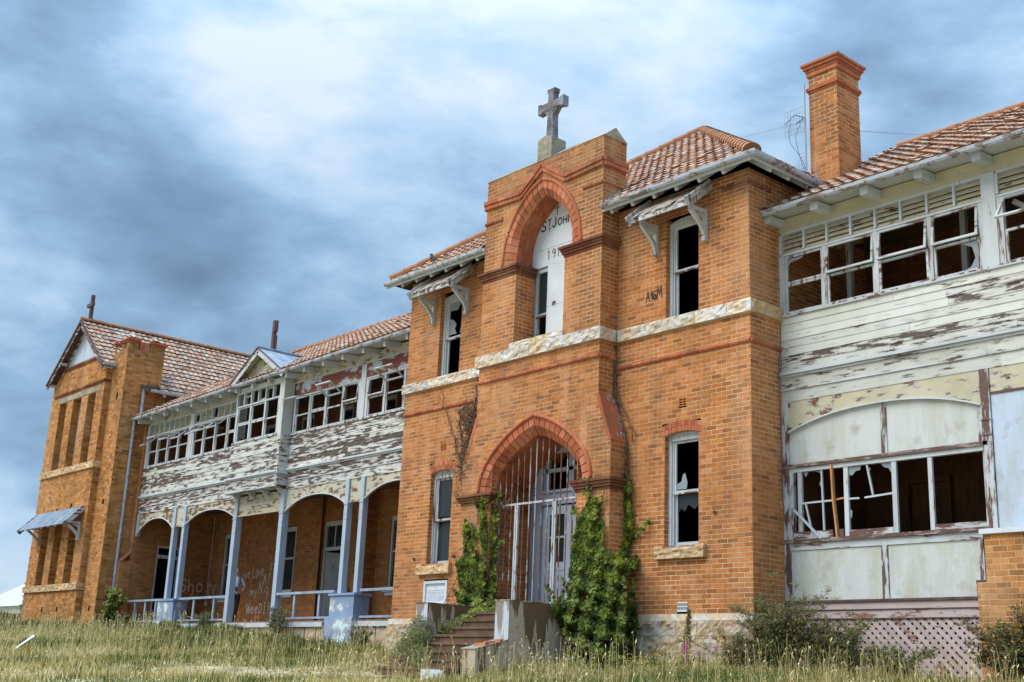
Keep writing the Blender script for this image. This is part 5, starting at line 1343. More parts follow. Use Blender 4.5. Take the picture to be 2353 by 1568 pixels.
# horizontal boards
def hboard(name, mat, x0, x1, y, z0, z1, g, th=.022, tilt=.012, parent=None, label=None, rnd=None):
    mb = MB(); n0 = len(mb.V)
    rnd = random.random() if rnd is None else rnd
    mb.prism([(y-th-tilt, z0), (y-th, z1), (y+.004, z1), (y+.004, z0)], lambda u, v, t: (t, u, v), x0, x1, rnd, g)
    return mb.build(name, mat, parent or B, label)
def weatherboards(x0, x1, y, z0, z1, n, gfun, label, lens=(2.0, 4.2)):
    mb = MB(); mb.poly([(x0, y+.006, z0), (x1, y+.006, z0), (x1, y+.006, z1), (x0, y+.006, z1)], .3, .5)
    p = mb.build('weatherboard_wall', 'board', B, label)
    h = (z1-z0)/n
    for k in range(n):
        x = x0
        while x < x1-.01:
            l = random.uniform(*lens)
            if x1-x-l < .7: l = x1-x
            hboard('weatherboard', 'board', x+.002, x+l-.002, y-random.uniform(0, .004), z0+k*h+.003, z0+(k+1)*h+.012, gfun((x+l/2), k), parent=p)
            x += l
    return p
weatherboards(-27.04, -20.24, YV, 4.30, 5.26, 7, lambda x, k: random.choice((.30, .42, .50, .62)), 'badly peeling weatherboards at the far end of the left veranda')
weatherboards(-17.32, -10.50, YV, 4.30, 5.26, 7, lambda x, k: random.choice((.36, .46, .56, .66)), 'badly peeling weatherboards at the near end of the left veranda')
weatherboards(-20.22, -17.34, .59, 4.22, 5.26, 7, lambda x, k: random.choice((.25, .38, .48, .5)), 'peeling weatherboards of the projecting bay')
mb = MB()
for k in range(7):
    z = 4.22+1.04*k/7; mb.prism([(-17.318, z+.003), (-17.33, z+.152), (-17.36, z+.152), (-17.36, z+.003)], lambda u, v, t: (u, t, v), .575, .875, random.random(), .42)
    mb.prism([(-20.235, z+.003), (-20.225, z+.152), (-20.19, z+.152), (-20.19, z+.003)], lambda u, v, t: (u, t, v), .575, .875, random.random(), .42)
mb.build('weatherboard', 'board', B, 'short side boards of the projecting bay')
weatherboards(.02, 8.98, YV, 4.31, 5.36, 7, lambda x, k: min(.60, .12+.035*x+(.22 if k < 2 else 0)*min(1, x*.5)+random.choice((-.06, .02, .14))), 'cream weatherboards of the right veranda, peeling towards the bottom', (1.9, 3.6))
# moulded bands and friezes under the boards
def band_boards(x0, x1, y, rows, label=None, lens=(3, 5), closed=None):
    for (z0, z1, th, mat, g) in rows:
        x = x0
        while x < x1-.01:
            l = random.uniform(*lens)
            if x1-x-l < 1: l = x1-x
            hboard('fascia_board', mat, x+.001, x+l-.001, y, z0, z1, g+random.uniform(-.04, .06), th=th, tilt=0)
            x += l
for (x0, x1) in ((-27.06, -20.3), (-17.3, -10.5)):
    band_boards(x0, x1, YV, ((3.69, 3.925, .02, 'board', .44), (3.928, 3.95, .045, 'trim_h', .25), (3.952, 4.20, .018, 'board', .50), (4.203, 4.245, .05, 'trim_h', .2), (4.248, 4.296, .09, 'trim_h', .12)))
band_boards(-20.28, -17.28, .565, ((3.80, 4.12, .03, 'board', .44), (4.123, 4.16, .06, 'trim_h', .2), (4.163, 4.215, .10, 'trim_h', .12), (3.755, 3.797, .07, 'trim_h', .35)))
mb = MB()
mb.box(-17.40, -17.27, .53, .88, 3.80, 4.12, .5, .44); mb.box(-17.36, -17.22, .49, .86, 4.123, 4.215, .5, .12); mb.box(-20.29, -20.16, .53, .88, 3.80, 4.12, .5, .44)
mb.poly([(-20.28, .56, 3.757), (-17.28, .56, 3.757), (-17.28, .9, 3.757), (-20.28, .9, 3.757)], .4, .4)
for x in (-20.0, -19.1, -18.3, -17.45): mb.prism([(.62, 3.75), (.90, 3.75), (.90, 3.52), (.84, 3.60)], lambda u, v, t: (t, u, v), x-.05, x+.05, .6, .2)
mb.build('bay_base', 'trim_h', B, 'bracketed underside of the projecting bay')
band_boards(0.0, 9, YV, ((3.755, 3.965, .015, 'board', .28), (3.967, 3.99, .04, 'trim_h', .3), (3.992, 4.205, .02, 'board', .34), (4.207, 4.25, .05, 'trim_h', .35), (4.253, 4.306, .085, 'trim_h', .1)))

# glazed upper storeys
def glazed(xs, y, z0, zm, z1, gf, label, opens=(), swing_d=.035, sill=True):
    """row of two-light frames; opens = {column: (which, angle)}"""
    mb = MB(); x0, x1 = xs[0], xs[-1]
    if sill: mb.box(x0-.03, x1+.03, y-.05, y+.08, z0-.055, z0-.002, .4, .40)
    mb.box(x0, x1, y-.02, y+.07, z1+.002, z1+.045, .6, .12)
    for i, x in enumerate(xs):
        w = .085 if 0 < i < len(xs)-1 else .10
        if i == 0: a, b = x, x+w
        elif i == len(xs)-1: a, b = x-w, x
        else: a, b = x-w/2, x+w/2
        mb.box(a, b, y-.012, y+.08, z0, z1, random.random(), gf)
    o = mb.build('casement_window', 'trim', B, label)
    for i in range(len(xs)-1):
        a = xs[i]+(.10 if i == 0 else .0425)+.003; b = xs[i+1]-(.10 if i == len(xs)-2 else .0425)-.003
        for k, (za, zb) in enumerate(((z0+.002, zm-.004), (zm+.004, z1-.002))):
            sp = dict(opens).get((i, k))
            s = MB()
            if sp == 'gone': continue
            if sp: rect_frame(s, a, b, za-(.19 if sp > 1.8 else 0), zb-(.19 if sp > 1.8 else 0), y-.005, .042, swing_d, gf+.05, hinge=(zb if sp < 1.8 else zb-.19), ang=sp)
            else: rect_frame(s, a, b, za, zb, y+.012, .042, swing_d, gf+.05)
            s.build('sash', 'trim_h' if sp else 'trim', o)
    return o
def louvres(xs, y, z0, z1, n, label, g=.2, ind=False, gaps=()):
    mb = MB(); x0, x1 = xs[0], xs[-1]
    mb.box(x0, x1, y-.02, y+.07, z1, z1+.045, .6, g)
    for x in xs: mb.box(x-.022, x+.022, y-.015, y+.075, z0, z1, random.random(), g)
    o = mb.build('louvre_panel', 'trim', B, label)
    me = {}
    rows = MB()
    for i in range(len(xs)-1):
        w = xs[i+1]-xs[i]-.05
        for k in range(n):
            if (i in gaps) and random.random() < .75: continue
            z = z0+(z1-z0)*(k+.5)/n
            tgt = MB() if ind else rows
            tgt.beam((xs[i]+.026, y+.04, z), (xs[i+1]-.026, y+.04, z+random.uniform(-.006, .006)), .015, (z1-z0)/n*1.15, (0, .55, .83), random.random(), .3)
            if ind: tgt.build('slat', 'board_cream', o)
    if not ind: rows.build('slats', 'board_cream', o, kind='stuff')
    return o
# right veranda, upper
glazed([.02, .99, 2.06, 3.10, 4.08], YV, 5.42, 6.0, 6.56, .34, 'four-light strip window nearest the central block on the right veranda', {(1, 1): .10, (2, 1): .14, (3, 1): .12, (2, 0): .0001})
glazed([4.31, 5.35, 6.40, 7.45, 8.4], YV, 5.42, 6.0, 6.56, .34, 'strip window at the right edge with a top light swung outwards', {(0, 1): .62})
louvres(list(np.linspace(.05, 4.08, 9)), YV, 6.62, 6.985, 4, 'cream louvre panel above the right veranda windows', .12, True)
louvres(list(np.linspace(4.33, 8.4, 9)), YV, 6.62, 6.985, 4, 'cream louvre panel at the right edge', .12, True)
mb = MB(); mb.box(4.085, 4.305, YV-.025, YV+.09, 5.37, 7.03, .7, .16); mb.build('corner_post', 'trim', B)
mb = MB(); mb.box(.0, .045, YV-.02, YV+.09, 5.37, 6.99, .7, .2); mb.build('corner_post', 'trim', B)
band_boards(0, 9, YV, ((7.035, 7.16, .012, 'board_cream', .14), (7.163, 7.31, .004, 'board_cream', .12)))
mb = MB(); mb.prism([(.0, 5.36), (9, 5.36), (9, 5.385), (0, 5.385)], lambda u, v, t: (u, t, v), YV-.06, YV+.05, .5, .3); mb.build('sill', 'trim_h', B)
# broken glass in the right strip
for (pl_, x0, x1, z0, z1) in (([(0, 0), (.3, .05), (.55, .4), (.55, .75), (.25, 1), (1, 1), (1, 0)], 3.55, 4.0, 5.46, 5.94), ([(0, 1), (.5, 1), (.4, .9), (.12, .84), (0, .6)], .14, .92, 6.06, 6.5)):
    s = MB()
    if len(pl_) == 7: pl_ = [(.25, 0), (.55, .12), (.72, .4), (.62, .8), (.2, 1), (1, 1), (1, 0)]
    s.prism([(x0+(x1-x0)*u, z0+(z1-z0)*v) for u, v in pl_], lambda u, v, t: (u, t, v), YV+.03, YV+.034, .5); s.build('glass_shard', 'shard' if len(pl_) != 4 else 'glass', B)
# inner posts seen through the openings
mb = MB()
for x in (.65, 3.0, 4.6): mb.box(x, x+.10, YV+1.2, YV+1.3, 4.1, 7.4, .4, .2)
mb.beam((4.45, YV+.3, 6.55), (5.3, YV+.5, 5.9), .10, .08, rnd=.5, g=.1)
mb.build('inner_post', 'trim', B)
# left veranda, upper
Z0L, ZML, Z1L = 5.32, 5.86, 6.36
sw = .55
glazed([-26.98, -26.20, -25.42, -24.64, -23.84], YV, Z0L, ZML, Z1L, .24, 'four-light strip window at the far end of the left veranda', {(0, 1): .8, (1, 1): 1.25, (2, 1): .9, (3, 1): .75})
glazed([-23.62, -22.85, -22.06, -21.28, -20.45], YV, Z0L, ZML, Z1L, .26, 'second strip window of the left veranda with propped top lights', {(0, 1): .8, (1, 1): .85, (2, 1): .85})
glazed([-20.16, -19.28, -18.42, -17.58], .59, Z0L, ZML+.02, Z1L+.04, .28, 'three-light window of the projecting bay', {(2, 1): 'gone'})
glazed([-17.28, -16.42, -15.57, -14.72, -13.86], YV, Z0L, ZML, Z1L, .30, 'strip window beside the projecting bay with one light swung right up', {(0, 1): 1.35, (2, 1): 2.16, (3, 1): .12})
glazed([-13.60, -12.72, -11.84, -10.95, -10.2], YV, Z0L, ZML, Z1L, .30, 'strip window beside the central block with one light swung right up', {(1, 1): 2.16, (0, 1): .10})
louvres(list(np.linspace(-26.95, -23.84, 9)), YV, 6.42, 6.78, 5, 'cream louvre panel at the far end of the left veranda', .15)
louvres(list(np.linspace(-23.60, -20.3, 9)), YV, 6.42, 6.78, 5, 'cream louvre panel with missing slats', .15, gaps=(0, 3))
louvres(list(np.linspace(-20.16, -17.58, 7)), .59, 6.46, 6.83, 5, 'broken louvre panel of the projecting bay', .15, gaps=(0, 1, 2, 3, 4, 5))
for (x0, x1) in ((-17.28, -13.86), (-13.60, -10.5)):
    xx = x0
    while xx < x1-.1:
        l = min(x1-xx, 2.3); mb = MB(); mb.box(xx, xx+l-.006, YV-.004, YV+.02, 6.42, 6.80, random.random(), .60); mb.build('over_window_panel', 'rust_panel', B); xx += l
    mb = MB(); mb.box(x0-.05, x1, YV-.04, YV+.03, 6.80, 6.835, .6, .2); mb.build('moulding', 'trim_h', B)
for (x, y, w, z1) in ((-27.0, YV, .10, 6.8), (-23.73, YV, .21, 6.8), (-20.32, YV, .16, 6.85), (-13.73, YV, .22, 6.8)):
    mb = MB(); mb.box(x-w/2, x+w/2, y-.025, y+.09, 5.27, z1, .7, .12); mb.build('corner_post', 'trim', B)
mb = MB(); mb.box(-17.60, -17.34, .565, .66, 5.27, 6.90, .75, .1); mb.box(-17.36, -17.335, .66, .9, 5.27, 6.90, .6, .12); mb.box(-17.37, -17.3, .60, .64, 5.10, 5.24, .2, .9); mb.build('corner_post', 'panel', B, 'boxed corner of the projecting bay')
band_boards(-27.04, -20.24, YV, ((6.835, 7.02, .004, 'board_cream', .36),)); band_boards(-17.3, -10.5, YV, ((6.838, 7.10, .004, 'board_cream', .38),)); band_boards(-20.22, -17.34, .59, ((6.88, 7.0, .012, 'board', .30),))
mb = MB(); mb.box(-17.37, -17.335, .58, .9, 6.88, 7.06, .6, .3); mb.poly([(-20.2, .585, 5.27), (-20.2, .9, 5.27), (-20.2, .9, 7.0), (-20.2, .585, 7.0)], .5, .3); mb.build('bay_cheek', 'board', B)
# iron gablet over the bay
GA = (-18.78, 8.06)
gm2 = MB()
d1 = Vector((1.62, 0, -.98)); L1 = d1.length
for s in (1, -1):
    dd = Vector((s*1.62, 0, -.98))
    p0 = Vector((GA[0], .34, GA[1]))
    mbg = MB(); k = int(2.3/.076*4); n = Vector((s*.98, 0, 1.62)).normalized()
    for i in range(k+1):
        u = 2.3*i/k; h = .012*math.cos(2*math.pi*u/.076)
        f = max(.04, 1-u/2.15)
        mbg.V.append(tuple(p0+Vector((0, u, 0))+n*h)); mbg.V.append(tuple(p0+Vector((0, u, 0))+dd*f+n*h))
    for i in range(k): mbg.face((2*i, 2*i+2, 2*i+3, 2*i+1), .5)
    gro_ = mbg.build('iron_roof', 'iron', B, 'corrugated iron slope of the gablet over the bay')
mb = MB()
for s in (1, -1):
    mb.beam((GA[0], .36, GA[1]-.10), (GA[0]+s*1.60, .36, GA[1]-1.07), .03, .18, rnd=.6, g=.3); mb.beam((GA[0], .34, GA[1]+.0), (GA[0]+s*1.66, .34, GA[1]-1.0), .05, .03, rnd=.1, g=.9)
mb.build('barge_board', 'trim_h', B)
mb = MB(); mb.poly([(GA[0]-1.45, .62, 7.12), (GA[0]+1.45, .62, 7.12), (GA[0], .62, 7.98)], .6, .36)
for s in (1, -1): mb.poly([(GA[0], .36, GA[1]-.03), (GA[0]+s*1.6, .36, GA[1]-1.0), (GA[0]+s*1.6, .62, GA[1]-1.0), (GA[0], .62, GA[1]-.03)], .5, .3)
mb.build('gablet_front', 'board_cream', B, 'peeling cream boards in the gablet')
mb = MB(); mb.tube([(GA[0], .30, GA[1]+.02), (GA[0], 2.3, GA[1]+.03)], .05, 8); mb.build('ridge_capping', 'iron', B)

# ---------------------------------------------------------------- right veranda, lower storey
valance(.13, 3.83, 3.19, 3.49, 3.755, 'cream arched valance with brown water stains', g=.34, mat='board_cream', y=YV-.005)
mb = MB(); mb.box(.0, .13, YV-.02, YV+.1, .2, 3.755, .7, .46); mb.build('corner_post', 'trim', B, 'flaking timber post against the brick wall')
mb = MB(); mb.box(3.83, 3.985, YV-.03, YV+.12, 1.22, 3.755, .5, .52); mb.box(3.82, 3.995, YV-.04, YV+.1, 2.92, 2.94, .5, .7); mb.box(3.82, 3.995, YV-.04, YV+.1, 2.68, 2.70, .5, .7); mb.build('veranda_post', 'trim', B, 'bare weathered post with flaking white paint')
mb = MB(); mb.box(3.995, 4.62, YV-.005, YV+.03, 3.37, 3.755, .6, .3); mb.build('valance_panel', 'board_cream', B, 'small cream panel with a dark stain and a hole')
mb = MB(); mb.box(3.995, 4.62, YV-.015, YV+.03, 3.33, 3.368, .3, .9); mb.box(4.29, 4.33, YV-.008, YV, 3.53, 3.57, .0, 1.0); mb.build('bead', 'bare', B)
mb = MB(); mb.box(.13, 2.005, YV+.03, YV+.05, 2.60, 3.52, .5); mb.build('infill_panel', 'panel', B); mb = MB(); mb.box(2.105, 3.83, YV+.03, YV+.05, 2.60, 3.52, .5); mb.build('infill_panel', 'panel', B)
mb = MB(); mb.box(2.0, 2.11, YV+.01, YV+.06, 2.60, 3.50, .5, .50); mb.box(3.74, 3.83, YV+.01, YV+.06, 2.60, 3.40, .5, .50); mb.build('mullion', 'trim', B)
mb = MB(); mb.box(-.01, 3.90, YV-.03, YV+.08, 2.535, 2.60, .5, .62); mb.build('rail', 'bare', B)
mb = MB()
for xa, xb in ((3.995, 6.2), (6.206, 8.99)): mb.box(xa, xb, YV+.0, YV+.03, 1.22, 3.33, .5)
mb.box(4.63, 8.99, YV+.001, YV+.03, 3.336, 3.754, .5); mb.build('infill_panel', 'panel_blue', B, 'large pale blue-white panel at the right edge')
# smashed lower window
mb = MB(); g = .26
mb.box(.13, .20, YV+.0, YV+.09, 1.27, 2.533, .7, .4); mb.box(.20, 3.83, YV+.0, YV+.09, 2.46, 2.533, .8, .14); mb.box(3.80, 3.83, YV, YV+.09, 1.27, 2.46, .6, .5)
bw = mb.build('wide_window', 'trim', B, 'wide smashed window with broken glazing bars on the lower right veranda')
def stick(p, q, w, d, mat, g=.15, y=YV+.03, name='glazing_bar'):
    b = MB(); b.beam((p[0], y, p[1]), (q[0], y, q[1]), d, w, (0, 1, 0), random.random(), g); b.build(name, mat, bw)
for (x, w) in ((.335, .085), (1.285, .085), (2.215, .085), (2.875, .075)):
    b = MB(); b.box(x-w/2, x+w/2, YV+.01, YV+.06, 1.27, 2.46, random.random(), .22); b.build('stile', 'trim', bw)
b = MB(); b.box(.20, 1.01, YV-.005, YV+.05, 1.272, 1.40, .3, .55); b.build('bottom_rail', 'trim_h', bw); b = MB(); b.box(1.06, 1.22, YV-.005, YV+.05, 1.272, 1.40, .3, .55); b.build('bottom_rail', 'trim_h', bw)
b = MB(); b.box(1.33, 2.17, YV-.0, YV+.05, 1.272, 1.37, .5, .45); b.build('bottom_rail', 'trim_h', bw); b = MB(); b.box(2.92, 3.80, YV-.0, YV+.05, 1.272, 1.36, .4, .50); b.build('bottom_rail', 'trim_h', bw)
stick((.79, 2.46), (.82, 1.30), .035, .03, 'trim'); stick((.36, 1.90), (1.02, 1.905), .03, .03, 'trim_h'); stick((.46, 1.90), (.60, 1.32), .028, .028, 'trim', y=YV+.0); stick((.235, 1.79), (.80, 1.255), .04, .035, 'trim', y=YV-.04)
stick((1.02, 2.52), (1.04, 1.96), .07, .03, 'orange_wood', y=YV-.005); stick((1.04, 1.96), (1.11, 1.24), .07, .03, 'orange_wood', y=YV-.006); stick((1.08, 1.915), (1.24, 1.93), .03, .03, 'orange_wood')
stick((1.33, 1.905), (1.53, 1.90), .03, .03, 'trim_h'); stick((1.64, 1.90), (2.18, 1.93), .032, .03, 'trim_h'); stick((1.70, 2.46), (1.80, 1.93), .035, .03, 'trim')
for pl_ in ([(.40, 2.46), (.52, 2.46), (.45, 2.36)], [(.62, 2.45), (.79, 2.45), (.78, 2.40), (.7, 2.43)], [(.79, 2.32), (.73, 2.22), (.79, 2.10)], [(1.33, 2.46), (1.58, 2.46), (1.56, 2.38), (1.47, 2.37), (1.40, 2.30), (1.33, 2.32)], [(1.71, 2.44), (1.76, 2.38), (1.73, 2.30)], [(2.17, 2.46), (1.95, 2.46), (2.02, 2.38), (2.1, 2.36), (2.17, 2.25)], [(1.33, 1.72), (1.38, 1.70), (1.37, 1.6), (1.33, 1.55)]):
    s = MB(); s.prism(pl_, lambda u, v, t: (u, t, v), YV+.035, YV+.039, .5); s.build('glass_shard', 'shard', bw)
mb = MB(); mb.box(-.01, 3.84, YV-.04, YV+.1, 1.205, 1.268, .5, .6); mb.build('sill', 'bare', B)
mb = MB(); mb.box(.13, 3.72, YV-.0, YV+.05, 1.085, 1.203, .7, .38); mb.build('rail', 'trim_h', B); mb = MB(); mb.box(.0, .128, YV-.018, YV+.06, .2, 1.204, .7, .3); mb.build('corner_post', 'trim', B)
mb = MB(); mb.box(.13, 1.93, YV+.02, YV+.04, .22, 1.09, .5); mb.build('infill_panel', 'panel', B); mb = MB(); mb.box(2.04, 3.64, YV+.02, YV+.04, .22, 1.09, .5); mb.build('infill_panel', 'panel', B)
mb = MB(); mb.box(1.925, 2.045, YV+.0, YV+.05, .22, 1.083, .5, .52); mb.box(3.64, 3.72, YV, YV+.05, .42, 1.083, .5, .52); mb.build('mullion', 'trim', B)
mb = MB(); mb.box(3.58, 3.83, YV-.03, YV+.05, .40, .46, .2, .9); mb.box(3.585, 3.64, YV-.03, YV+.05, .22, .40, .2, .9); mb.build('bead', 'timber_dark', B)
band_boards(-.0, 3.62, YV, ((.175, .215, .05, 'timber_dark', .5), (.06, .172, .02, 'pink', .16), (.045, .058, .03, 'timber_dark', .5), (-.085, .043, .012, 'pink', .40), (-.105, -.087, .02, 'timber_dark', .5)), lens=(9, 9.1))
# lattice
lat = MB(); lat.box(.02, .10, YV+.0, YV+.05, -1.7, -.10, .5, .3); lat.box(3.55, 3.60, YV+.0, YV+.05, -1.7, -.10, .5, .3)
la = lat.build('lattice_screen', 'pink', B, 'faded pink-white diagonal lattice under the right veranda')
X0, X1, ZB, ZT = .08, 3.6, -1.62, -.107
for fam in (0, 1):
    for k in range(-30, 60):
        c = k*.147
        pts = []
        if fam == 0:     # falls to the right
            xa, xb = max(X0, X0+c), min(X1, X0+c+(ZT-ZB)); f = lambda x: ZT-(x-X0-c)
        else:
            xa, xb = max(X0, X0+c-(ZT-ZB)), min(X1, X0+c); f = lambda x: ZT-(X0+c-x)
        if xb-xa < .08: continue
        b = MB(); yy = YV+.006 if fam == 0 else YV+.018
        b.beam((xa, yy, f(xa)), (xb, yy, f(xb)), .011, .064, (0, 0, 1), random.random(), .22 if random.random() > .15 else .55)
        b.build('slat', 'pink', la)
mb = MB(); mb.poly([(0, YV+.5, -2), (9, YV+.5, -2), (9, YV+.5, 0), (0, YV+.5, 0)]); mb.build('interior', 'dark', B)  # dark backing sheet stands in for the shade under the veranda
# hanging wire on the weatherboards
mb = MB(); mb.tube([(.17, YV-.05, 4.78), (.05, YV-.03, 4.78), (.02, YV-.1, 4.6), (.01, YV-.09, 4.0), (.015, YV-.07, 3.0), (.03, YV-.07, 2.0)], .009, 5, .5); mb.build('cable', 'wire', B, 'dark cable hanging beside the right veranda')
mb = MB(); mb.box(.13, .19, YV-.09, YV-.02, 4.75, 4.81, .5); mb.tube([(.16, YV-.1, 4.78), (.16, YV-.05, 4.78)], .02, 8, .5); mb.build('socket', 'white', B)
# graffiti on the shaded walls
fv = lambda u, v, d=0: (u, YBK-.009-d, v)
mb = MB()
write(mb, 'Live', -24.75, 1.62, .34, .14, .05, .03, fv, .08); write(mb, ',', -24.0, 1.62, .3, .15, 0, .028, fv); write(mb, 'Love', -23.85, 1.68, .34, .14, .05, .03, fv, .08); write(mb, ', Fu', -23.1, 1.72, .34, .14, .05, .03, fv, .06)
write(mb, 'N', -23.35, 1.15, .34, .22, .05, .028, fv, .1); write(mb, 'my', -23.9, 1.1, .24, .2, .05, .028, fv); write(mb, 'A1', -23.1, 1.45, .3, .2, .06, .028, fv, .1); write(mb, '9', -23.0, .95, .4, .3, 0, .028, fv)
write(mb, 'WeeD', -24.05, .50, .30, .22, .05, .036, fv, .03); write(mb, 'I!', -22.95, .50, .34, .16, .08, .036, fv)
mb.build('graffiti', 'chalk', wb, 'faded chalk graffiti on the back wall of the veranda')
fs = lambda u, v, d=0: (-27.041+d, u, v)
mb = MB(); write(mb, 'S', 2.72, 1.25, .42, .26, 0, .038, fs); write(mb, 'h', 3.02, 1.25, .40, .26, 0, .034, fs); write(mb, 'o', 3.32, 1.27, .48, .28, 0, .032, fs)
write(mb, 'ty', -26.95, 1.15, .5, .26, .04, .034, fv)
mb.build('graffiti', 'chalk', wb, 'white sprayed graffiti across the corner of the veranda')

mb = MB(); write(mb, 'M', -18.05, .92, .30, .20, 0, .03, fv); mb.build('graffiti', 'black', wb, 'small black scrawl between the near veranda posts')
mb = MB(); mb.tube([(-26.92, YBK-.03, 3.9), (-26.93, YBK-.03, 2.5), (-26.92, YBK-.03, .95)], .014, 6); mb.box(-26.98, -26.86, YBK-.07, YBK-.01, .82, .95, .6); mb.build('conduit', 'trim', B, 'thin pale conduit with a small box in the veranda corner')
# ---------------------------------------------------------------- brick base wall at the right edge (a thing of its own)
RB = thing('brick_wall', 'brown-orange brick wall with a white cap board at the right edge in front of the veranda', 'wall', (4.6, .8, -1.3))
BRR = []
def grab(fn):
    global BR
    keep = BR; BR = BRR; fn(); BR = keep
def _rb():
    gr = lambda u, z: .18*random.random()
    brick_wall('brickwork_bed', None, (3.79, .80), (1, 0), (0, -1), 4.2, .41, 1.14, (), 'brick_tan', 'mortar', parent=RB, grime_shade=gr)
    brick_wall('brickwork_bed', None, (3.645, .78), (1, 0), (0, -1), 4.35, -1.7, .41, (), 'brick_tan', 'mortar', parent=RB, grime_shade=gr, phase=.06)
grab(_rb)
mb = MB(); mb.box(3.645, 8, .781, .9, .40, .412, .3); mb.build('ledge', 'mortar', RB)
mb = MB(); mb.box(3.74, 8, .74, .98, 1.14, 1.215, .8, .03); mb.build('cap_board', 'white', RB)
mb = MB(); mb.box(3.81, 8, .83, .9, .40, 1.13, .3); mb.box(3.66, 8, .83, .9, -1.7, .399, .3); mb.build('core', 'mortar', RB)

# ---------------------------------------------------------------- realise bricks and tiles
def brick_geom(recs):
    n = len(recs)
    V = np.zeros((n, 8, 3)); rnd = np.zeros((n, 5)); gg = np.zeros((n, 5)); mi = np.zeros((n, 5), int)
    for i, (m_, P, U, N, a, b, z0, z1, r_, g_, o_) in enumerate(recs):
        f = .0028+.0028*((r_*7.3) % 1)
        for k, (u, d, z) in enumerate(((a, -.02, z0), (b, -.02, z0), (b, -.02, z1), (a, -.02, z1), (a, f, z0), (b, f, z0), (b, f, z1), (a, f, z1))):
            p = P+U*u+N*d; V[i, k] = (p[0], p[1], z)
        rnd[i] = r_; gg[i] = g_; mi[i] = m_
    q = np.array(((4, 5, 6, 7), (0, 1, 5, 4), (1, 2, 6, 5), (2, 3, 7, 6), (3, 0, 4, 7)))
    F = (np.arange(n)[:, None, None]*8+q[None]).reshape(-1, 4)
    return V.reshape(-1, 3), F, rnd.ravel(), mi.ravel(), gg.ravel()
def realise(recs, root, nmax):
    sc = []
    for i, r_ in enumerate(recs):
        (m_, P, U, N, a, b, z0, z1, rn, g_, o_) = r_
        s = -1
        if b-a > .2 and g_ < .9 and o_ is not None:
            c = np.array([*(P+U*(a+b)/2), (z0+z1)/2]); u, v, d = project(c)
            if d > 1 and 4 < u < 1020 and 4 < v < 678:
                view = CAMP-c; cosn = (np.append(N, 0)@view)/np.linalg.norm(view)
                if cosn > .1: s = cosn/d**2
        sc.append(s)
    order = np.argsort(-np.array(sc))[:nmax]
    order = [i for i in order if sc[i] > 0]
    top = set(order)
    shared = {}
    for i in order:
        (m_, P, U, N, a, b, z0, z1, rn, g_, o_) = recs[i]
        key = (m_, int(rn*14), round(b-a, 2), round(z1-z0, 3), g_ > .25)
        if key not in shared:
            L, H = (b-a)/2, (z1-z0)/2; f = .004; mb = MB()
            mb.V = [(-L, .02, -H), (L, .02, -H), (L, .02, H), (-L, .02, H), (-L, -f, -H), (L, -f, -H), (L, -f, H), (-L, -f, H)]
            for q in ((4, 5, 6, 7), (0, 1, 5, 4), (1, 2, 6, 5), (2, 3, 7, 6), (3, 0, 4, 7)): mb.face(q, (int(rn*14)+.5)/14, .1 if g_ <= .25 else .35)
            shared[key] = mb.mesh('brick', BRICKM[m_])
        o = bpy.data.objects.new('brick', shared[key]); COL.objects.link(o); o.parent = o_
        p = P+U*(a+b)/2
        o.location = Vector((p[0]+N[0]*.0015*((rn*5) % 1), p[1]+N[1]*.0015*((rn*5) % 1), (z0+z1)/2))
        if o_.parent is not None and o_.parent.parent is None: pass
        o.rotation_euler = (0, 0, math.atan2(N[0], -N[1])+ (random.random()-.5)*.006)
    rest = [r_ for i, r_ in enumerate(recs) if i not in top]
    if rest:
        V, F, rn, mi, gg = brick_geom(rest)
        me = fastmesh('brickwork', V, F, rn, BRICKM, mi=mi, g=gg)
        link(bpy.data.objects.new('brickwork', me), root, None, 'stuff')
realise(BR, B, 300)
realise(BRR, RB, 300)
